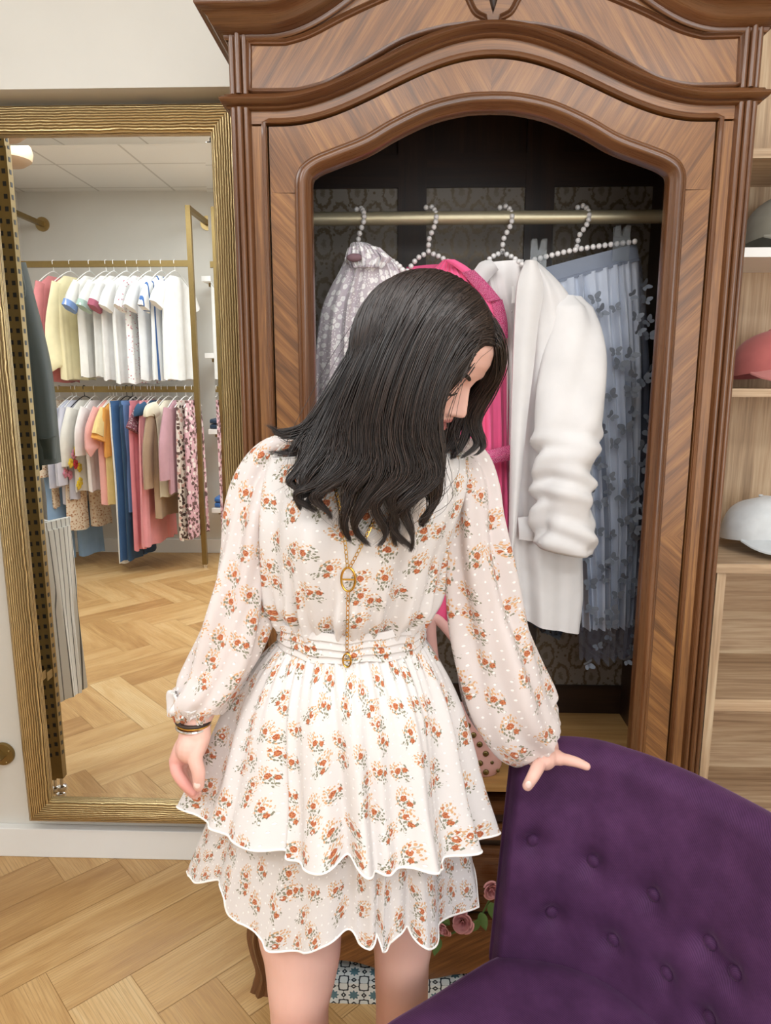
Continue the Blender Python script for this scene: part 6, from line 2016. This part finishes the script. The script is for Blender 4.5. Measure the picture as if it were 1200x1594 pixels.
# match the waist ring to the hem: first 240 points along the front half, the rest behind
tf, _ = ring(x, y, wz, a + 0.003, b + 0.003, 4000)
top1 = np.vstack([tf[np.linspace(0, 2000, 240).astype(int)], tf[np.linspace(2000, 3999, 82).astype(int)[1:-1]]])
A1, U1 = drape(top1, H1, 70, 0.0125, 8, 0.6, 0.018, 0.82)
mesh('outer_tier', ringmesh(A1, U1), M['floral'], dress, sharp=0)
mesh('outer_hem', tube(np.vstack([A1[-1], A1[-1, :1]])[:-1], 0.0017, 8, closed=True), M['hem'], dress)
hem2 = [(290, 1362, 1.075), (302, 1374, 1.05), (335, 1370, 1.02), (356, 1395, 0.99), (360, 1432, 0.985), (378, 1441, 0.975), (412, 1462, 0.96), (425, 1483, 0.95), (470, 1483, 0.938), (510, 1465, 0.932), (546, 1450, 0.93), (562, 1474, 0.925), (574, 1478, 0.923), (584, 1452, 0.932), (595, 1480, 0.920), (606, 1482, 0.922), (614, 1452, 0.932), (640, 1446, 0.938), (652, 1470, 0.935), (674, 1474, 0.945), (684, 1440, 0.985), (712, 1426, 1.015), (741, 1412, 1.06)]
back2 = [(0.11, 1.16, 0.60), (0.03, 1.22, 0.59), (-0.08, 1.24, 0.59), (-0.22, 1.23, 0.60), (-0.33, 1.15, 0.62)]
H2 = hem_ring(hem2, back2)
cz = H1[:, 2].mean()
top2 = H1 * 0.62 + H1.mean(0) * 0.38
top2[:, 2] = 0.86
A2, U2 = drape(top2, H2, 50, 0.0065, 9, 2.3, 0.0, 0.75)
mesh('under_tier', ringmesh(A2, U2), M['floral'], dress, sharp=0)
mesh('under_hem', tube(A2[-1], 0.0016, 8, closed=True), M['hem'], dress)
M['lining'] = fabric('ivory_lining', '#efe4dc', 0.7, 300)
top3 = top2.copy(); H3 = H2.mean(0) + (H2 - H2.mean(0)) * [0.80, 0.72, 0]; H3[:, 2] = 0.635
A3, U3 = drape(top3, H3, 12, 0.002, 8, 1.0, 0.0, 0.8)
mesh('slip', ringmesh(A3, U3), M['lining'], dress, sharp=0)

# sleeves
def sleeve(ctrl, seed, folds=6, amp=0.006, m=90, n=110, yflat=0.9, tip=True):
    pts = np.array([P(c[0], c[1], c[3]) for c in ctrl]); rad = np.array([pxr(c[2], p) for c, p in zip(ctrl, pts)])
    path = catmull(pts, m); r = catmull(np.stack([rad] * 3, 1), m)[:, 0]
    T, _, _ = frames(path)
    Yd = np.array([0, 1.0, 0])
    A = np.zeros((m, n, 3)); U = np.zeros((m, n, 2))
    th = np.linspace(0, 2 * pi, n, endpoint=False)
    d = np.r_[0, np.cumsum(np.linalg.norm(np.diff(path, axis=0), axis=1))]
    for i in range(m):
        f = i / (m - 1)
        N_ = np.cross(T[i], Yd); N_ /= np.linalg.norm(N_); B_2 = np.cross(N_, T[i])
        gath = smoothstep(0.86, 1.0, f) + smoothstep(0.10, 0.0, f) * 0.6
        w = amp * (np.sin(folds * th + seed + 1.3 * np.sin(2 * f * pi)) + 0.6 * np.sin(folds * 1.8 * th + seed * 2 + 3 * f)) * (0.35 + 0.65 * sin(pi * min(1, f + 0.08)))
        w = w + 0.0022 * gath * np.sin(26 * th + seed) + 0.003 * np.sin(3 * th + 16 * f + seed)
        rr = r[i] + w
        A[i] = path[i] + (rr * np.cos(th))[:, None] * N_ + (yflat * rr * np.sin(th))[:, None] * B_2
        U[i, :, 0] = th * 0.055; U[i, :, 1] = -d[i] - seed
    return A, U
lsl = [(478, 697, 28, 1.10), (436, 712, 35, 1.095), (412, 748, 39, 1.085), (397, 800, 43, 1.075), (389, 860, 45, 1.07), (378, 930, 48, 1.06), (358, 1000, 50, 1.05), (335, 1050, 46, 1.04), (315, 1082, 42, 1.028), (305, 1098, 37, 1.022), (303, 1110, 28, 1.02), (304, 1119, 23, 1.02)]
A4, U4 = sleeve(lsl, 0.7, 5)
sl = mesh('sleeve', ringmesh(A4, U4), M['floral_sheer'], dress, sharp=0)
rsl = [(672, 706, 28, 1.10), (716, 722, 36, 1.10), (730, 760, 42, 1.10), (734, 810, 45, 1.09), (740, 870, 49, 1.085), (752, 945, 54, 1.09), (770, 1020, 61, 1.09), (789, 1085, 66, 1.09), (808, 1124, 62, 1.09), (824, 1141, 54, 1.092), (834, 1150, 47, 1.095), (838, 1154, 42, 1.096)]
A5, U5 = sleeve(rsl, 2.1, 5, 0.007)
mesh('sleeve', ringmesh(A5, U5), M['floral_sheer'], dress, sharp=0)
# frill of the puffed cuff (left in the photo)
A6, U6 = sleeve([(300, 1086, 30, 1.022), (296, 1094, 33, 1.022), (298, 1103, 31, 1.021), (302, 1112, 25, 1.02)], 1.1, 9, 0.004, 24)
mesh('cuff', ringmesh(A6, U6), M['floral'], dress, sharp=0)
# ---- necklace
M['gold'] = plain('polished_gold', '#d3a54c', 0.2, 0.03, 60, 0.0, metal=1.0)
def chest(px_, py_, lift=0.005):
    """front of the bodice or skirt under a pixel"""
    r = np.array(ray(px_, py_)); r /= np.linalg.norm(r)
    best = None
    for S_ in (bodice_front[:, :135], A1[:, :240]):
        dd = S_ - np.array([0, 0, CAM_H])
        perp = dd - (dd @ r)[..., None] * r
        k = np.unravel_index(np.argmin((perp ** 2).sum(-1)), perp.shape[:2])
        e_ = (perp[k] ** 2).sum()
        if best is None or e_ < best[0]: best = (e_, S_[k])
    return P(px_, py_, best[1][1] - lift)
def chain(pts, parent, link_l=0.0062, name='chain'):
    c = resample(catmull([chest(*p) for p in pts], 80), max(3, int(sum(np.hypot(*np.subtract(pts[i + 1], pts[i])) for i in range(len(pts) - 1)) * 0.00098 / link_l)))
    parts = []
    for i in range(len(c) - 1):
        mid = (c[i] + c[i + 1]) / 2; d = c[i + 1] - c[i]; L_2 = np.linalg.norm(d) * 0.62; d /= np.linalg.norm(d)
        sd = np.cross(d, [0, -1, 0]); sd /= np.linalg.norm(sd)
        a_ = np.linspace(0, 2 * pi, 12, endpoint=False)
        parts.append(tube(mid + np.cos(a_)[:, None] * d * L_2 + np.sin(a_)[:, None] * sd * 0.0019, 0.00062, 5, closed=True))
    return mesh(name, join(*parts), M['gold'], parent)
neck = chain([(522, 760), (530, 800), (537, 845), (541, 884)], person, name='necklace')
chain([(598, 770), (577, 820), (556, 862), (544, 884)], neck)
chain([(542, 920), (541, 960), (540, 1016)], neck)
def oval_pendant(c, a, b, r, bar_):
    th = np.linspace(0, 2 * pi, 40, endpoint=False)
    pts = c + np.stack([a * np.cos(th), np.zeros(40), b * np.sin(th)], 1)
    g_ = [tube(pts, r, 8, closed=True)]
    if bar_: g_.append(tube([c + [-a, 0, 0], c + [0, -0.0005, 0], c + [a, 0, 0]], r * 0.8, 8))
    return join(*g_)
mesh('pendant', oval_pendant(chest(542, 902, 0.006), 0.0098, 0.0172, 0.0017, True), M['gold'], neck)
mesh('small_pendant', oval_pendant(chest(540, 1028, 0.008), 0.0060, 0.0105, 0.0013, True), M['gold'], neck)
# ---- bracelets
def wrist_ring(px_, py_, rx, tilt, r, mat, name, par):
    c = P(px_, py_, 1.02); R0 = pxr(rx, c)
    th = np.linspace(0, 2 * pi, 48, endpoint=False)
    pts = c + np.stack([R0 * np.cos(th), R0 * 0.95 * np.sin(th), R0 * tilt * np.cos(th)], 1)
    return mesh(name, tube(pts, r, 8, closed=True), mat, par)
wrist_ring(301, 1121, 25.5, -0.05, 0.0032, M['walnut_dark'], 'leather_bracelet', person)
wrist_ring(301, 1124, 25.5, -0.06, 0.0022, M['gold'], 'gold_bangle', person)
wrist_ring(301, 1130, 24.5, -0.03, 0.0030, M['chrome'], 'silver_bracelet', person)
mesh('bracelet_clasp', ball(P(279, 1121, 1.005), 0.0062, 12, 8), M['chrome'], person)

# ---- hair
def hair_material():
    t = NT('dark_brown_hair')
    ca_ = t.n('ShaderNodeAttribute', attribute_name='Col')
    sp = t.n('ShaderNodeSeparateColor'); t.l(ca_.outputs['Color'], sp.inputs[0])
    t.set(color=t.ramp(sp.outputs[0], [(0.0, '#140f0d'), (0.55, '#2a1f1b'), (1.0, '#463730')]), rough=0.38, spec=0.55, coat=0.1, coat_rough=0.3)
    return t.m
M['hair'] = hair_material()
def scalp(f, s=0.016, k=1.03):
    b = (f + 0.004) / EF; a = s / ES
    return H(s, f, EU0 + EU * k * sqrt(max(0.02, 1 - b * b - a * a)))
def guide(pts, k=40, root=None, side=0.014):
    p = [P(*q) for q in pts]
    if root is not None:
        r0 = scalp(root, side)
        p[0] = r0
    return catmull(p, k)
G1 = [guide(g_, root=r_) for r_, g_ in zip((-0.085, -0.066, -0.046, -0.024, 0.0, 0.026, 0.052, 0.078), (
    [(640, 452, 1.06), (588, 495, 1.03), (545, 570, 1.01), (508, 640, 1.00), (478, 690, 0.985), (462, 735, 0.965), (446, 752, 0.955), (438, 762, 0.955)],
    [(656, 441, 1.035), (604, 485, 0.995), (560, 570, 0.975), (522, 650, 0.968), (500, 705, 0.958), (470, 745, 0.947), (458, 762, 0.945), (482, 796, 0.945)],
    [(678, 432, 1.015), (622, 482, 0.968), (580, 570, 0.945), (552, 655, 0.943), (545, 715, 0.940), (505, 755, 0.937), (478, 775, 0.937), (492, 800, 0.938)],
    [(700, 431, 1.0), (645, 488, 0.952), (603, 575, 0.930), (580, 660, 0.930), (580, 725, 0.930), (545, 770, 0.930), (532, 812, 0.932), (566, 850, 0.934)],
    [(722, 438, 0.992), (672, 497, 0.942), (632, 585, 0.922), (612, 668, 0.922), (620, 735, 0.922), (590, 780, 0.925), (592, 820, 0.928), (572, 852, 0.932)],
    [(742, 454, 0.985), (698, 508, 0.938), (660, 590, 0.920), (642, 672, 0.918), (655, 740, 0.920), (612, 780, 0.922), (612, 818, 0.926), (644, 852, 0.930)],
    [(757, 476, 0.982), (722, 522, 0.940), (682, 592, 0.922), (664, 675, 0.920), (678, 742, 0.922), (642, 785, 0.924), (630, 815, 0.928), (628, 862, 0.932)],
    [(768, 505, 0.978), (744, 538, 0.946), (700, 588, 0.930), (680, 650, 0.924), (690, 725, 0.926), (690, 765, 0.930), (668, 800, 0.934), (690, 806, 0.936)]))]
G2 = [guide(g_, root=r_, side=0.0) for r_, g_ in zip((-0.088, -0.094, -0.099), (
    [(642, 450, 1.07), (585, 500, 1.05), (532, 590, 1.04), (490, 650, 1.03), (455, 668, 1.03), (425, 664, 1.03), (402, 648, 1.03)],
    [(636, 458, 1.08), (575, 520, 1.06), (525, 610, 1.05), (490, 670, 1.03), (470, 720, 1.0), (470, 745, 0.975), (452, 768, 0.96)],
    [(632, 470, 1.09), (565, 545, 1.08), (522, 630, 1.06), (500, 700, 1.03), (500, 760, 0.97), (490, 785, 0.955), (476, 792, 0.95)]))]
G3 = [guide(g_, root=r_, side=0.018) for r_, g_ in zip((0.0, 0.035, 0.076, 0.078, 0.07, -0.05), (
    [(734, 452, 0.99), (769, 505, 1.00), (780, 555, 1.02), (769, 600, 1.04), (751, 645, 1.045), (759, 688, 1.04), (739, 706, 1.035)],
    [(752, 474, 0.985), (774, 520, 0.995), (777, 570, 1.01), (755, 612, 1.03), (737, 655, 1.04), (743, 690, 1.04), (729, 714, 1.035)],
    [(759, 503, 0.98), (775, 535, 0.985), (773, 578, 1.01), (743, 618, 1.035), (727, 660, 1.045), (721, 700, 1.04), (706, 714, 1.03)],
    [(759, 503, 0.99), (767, 545, 1.02), (747, 588, 1.045), (731, 622, 1.05), (717, 655, 1.05), (705, 690, 1.05), (697, 716, 1.045)],
    [(759, 503, 1.0), (759, 550, 1.03), (736, 600, 1.06), (717, 640, 1.065), (697, 672, 1.06), (688, 698, 1.05), (681, 714, 1.045)],
    [(756, 500, 1.02), (767, 535, 1.04), (755, 580, 1.05), (731, 625, 1.055), (715, 670, 1.05), (705, 705, 1.045), (693, 716, 1.04)]))]
rng = np.random.RandomState(11)
def push_out(p, extra):
    """keep strands outside the skull"""
    rel = p - HC
    a, b, c = rel @ HS, rel @ HF + 0.004, rel @ HU - EU0
    e = np.sqrt((a / ES) ** 2 + (b / EF) ** 2 + (c / EU) ** 2)
    want = 1.0 + extra
    k = np.where((e < want) & (c > -0.12), want / np.maximum(e, 0.25), 1.0)
    k = 1 + (k - 1) * smoothstep(-0.12, -0.02, c)
    return HC + (a * k)[..., None] * HS + (b * k - 0.004)[..., None] * HF + (c * k + EU0)[..., None] * HU
def strands(G, N, r0, clumps, wave, spread, depth, kpts=34, clump_pow=0.8, tipvar=0.18):
    G = np.array(G); g_n = len(G)
    t = rng.rand(N) * (g_n - 1)
    # locks
    cid = np.floor(t / (g_n - 1) * clumps + rng.normal(0, 0.25, N)).clip(0, clumps - 1)
    tc = (cid + 0.5) / clumps * (g_n - 1)
    def at(tv):
        k = np.clip(np.floor(tv).astype(int), 0, g_n - 2); f = (tv - k)[:, None, None]
        f = f * f * (3 - 2 * f) * 0.5 + f * 0.5
        return G[k] * (1 - f) + G[k + 1] * f
    base, cen_ = at(t), at(tc)
    q = np.linspace(0, 1, G.shape[1])[None, :, None]
    cl = smoothstep(0.30, 0.95, q) * clump_pow
    p = base * (1 - cl) + cen_ * cl
    layer = rng.rand(N)[:, None, None] ** 1.3
    off_ = np.zeros_like(p)
    off_[..., 1] = (layer * depth * (0.35 + 0.65 * np.sin(pi * np.clip(q * 0.9 + 0.1, 0, 1))))[..., 0]
    jit = rng.normal(0, 1, (N, 1, 3)) * spread * (0.15 + 0.85 * np.sin(pi * np.clip(q, 0, 1) ** 0.8)) * (1 - 0.55 * cl)
    jit[..., 1] *= 0.5
    ph = (cid * 2.1)[:, None] + rng.normal(0, 0.25, (N, 1))
    s1 = np.sin(q[..., 0] * 15 + ph) * wave * smoothstep(0.35, 1.0, q[..., 0]) ** 1.2
    s2 = np.cos(q[..., 0] * 13 + ph * 1.7) * wave * 0.6 * smoothstep(0.35, 1.0, q[..., 0])
    p = p + off_ + jit
    p[..., 0] += s1; p[..., 1] -= np.abs(s2) * 0.6
    lo_ = rng.normal(0, 0.0009, (N, 1)) * np.sin(q[..., 0] * 9 + rng.rand(N, 1) * 6)
    p[..., 0] += lo_
    p = push_out(p, 0.075 * (1 - layer[..., 0]) + 0.02 * rng.rand(N)[:, None])
    # vary the length
    L = 1 - tipvar * rng.rand(N) ** 1.5
    idx = np.linspace(0, 1, kpts)[None, :] * L[:, None] * (G.shape[1] - 1)
    i0 = np.clip(np.floor(idx).astype(int), 0, G.shape[1] - 2); fr2_ = (idx - i0)[..., None]
    rows_ = np.arange(N)[:, None]
    p = p[rows_, i0] * (1 - fr2_) + p[rows_, i0 + 1] * fr2_
    rad = r0 * (0.7 + 0.6 * rng.rand(N))[:, None] * np.interp(np.linspace(0, 1, kpts), [0, 0.1, 0.75, 1], [0.7, 1, 0.85, 0.15])[None, :]
    tone = np.clip(rng.rand(N) * 0.75 + 0.2 * rng.rand(N) + 0.05, 0, 1)
    return p, rad, tone
def hair_mesh(name, sets, parent):
    Vs, Fs, Cs, n0 = [], [], [], 0
    for p, rad, tone in sets:
        N, K = p.shape[:2]
        T = np.gradient(p, axis=1); T /= np.linalg.norm(T, axis=2)[..., None] + 1e-9
        a_ = np.cross(T, np.array([0, 1.0, 0])); a_ /= np.linalg.norm(a_, axis=2)[..., None] + 1e-9
        b_ = np.cross(T, a_)
        V = np.stack([p + rad[..., None] * (cos(w) * a_ + sin(w) * b_) for w in (0, 2 * pi / 3, 4 * pi / 3)], 2)   # N,K,3,3
        Vs.append(V.reshape(-1, 3))
        ids = n0 + np.arange(N * K * 3).reshape(N, K, 3)
        for j in range(3):
            j2 = (j + 1) % 3
            Fs.append(np.stack([ids[:, :-1, j], ids[:, :-1, j2], ids[:, 1:, j2], ids[:, 1:, j]], -1).reshape(-1, 4))
        Cs.append(np.repeat(tone, K * 3))
        n0 += N * K * 3
    V = np.vstack(Vs) - WLOC[parent.name]; F = np.vstack(Fs); C = np.concatenate(Cs)
    me = bpy.data.meshes.new(name)
    me.vertices.add(len(V)); me.vertices.foreach_set('co', V.astype(np.float32).ravel())
    me.loops.add(F.size); me.loops.foreach_set('vertex_index', F.astype(np.int32).ravel())
    me.polygons.add(len(F)); me.polygons.foreach_set('loop_start', np.arange(0, F.size, 4, dtype=np.int32))
    me.polygons.foreach_set('use_smooth', np.ones(len(F), dtype=bool))
    ca_ = me.color_attributes.new('Col', 'FLOAT_COLOR', 'POINT')
    c4 = np.ones((len(V), 4), np.float32); c4[:, :3] = C[:, None]
    ca_.data.foreach_set('color', c4.ravel())
    me.update(calc_edges=True); me.validate()
    me.materials.append(M['hair'])
    o = bpy.data.objects.new(name, me); link(o, parent); WLOC[o.name] = WLOC[parent.name]
    return o
hair = hair_mesh('hair', [strands(G1, 4600, 0.0008, 11, 0.012, 0.0042, 0.045, clump_pow=0.93, tipvar=0.22), strands(G2, 800, 0.0008, 6, 0.008, 0.005, 0.03), strands(G3, 1500, 0.0008, 6, 0.006, 0.004, 0.022),
                          strands(G1, 90, 0.0004, 40, 0.014, 0.016, 0.01, clump_pow=0.1)], person)
# the dense mass under the loose strands
cap_mask = []
nu2, np2 = 50, 100
el2 = np.linspace(-0.75, pi / 2, nu2)[:, None]; az2 = np.linspace(0.66, 2 * pi - 0.66, np2)[None, :]
capv = H(ES * np.cos(el2) * np.sin(az2), -0.004 + EF * np.cos(el2) * np.cos(az2), EU0 + EU * np.sin(el2) + 0 * az2)
hcap = mesh('hair_mass', grid(capv, cap1=True), M['hair'], hair, col=np.full((nu2 * np2, 3), 0.15), sharp=0)
for G, dy, qmax, nm in ((G1, 0.030, 25, 'hair_mass'), (G2, 0.02, 22, 'hair_mass'), (G3, 0.016, 26, 'hair_mass')):
    Gd = np.array(G)[:, :qmax]
    t = np.linspace(0, len(G) - 1, 40)
    k = np.clip(np.floor(t).astype(int), 0, len(G) - 2); f = (t - k)[:, None, None]
    S_ = Gd[k] * (1 - f) + Gd[k + 1] * f
    S_[..., 1] += dy
    S_[..., 1] += 0.003 * np.sin(np.arange(40) * 1.7)[:, None]
    S_ = push_out(S_, 0.0)
    mesh(nm, grid(S_), M['hair'], hair, col=np.full((S_.shape[0] * S_.shape[1], 3), 0.1), sharp=0)
mesh('earring', join(ball(P(671, 690, 0.935), 0.0035, 8, 6), ball(P(671, 696, 0.935), 0.0025, 8, 6)), M['gold'], person)
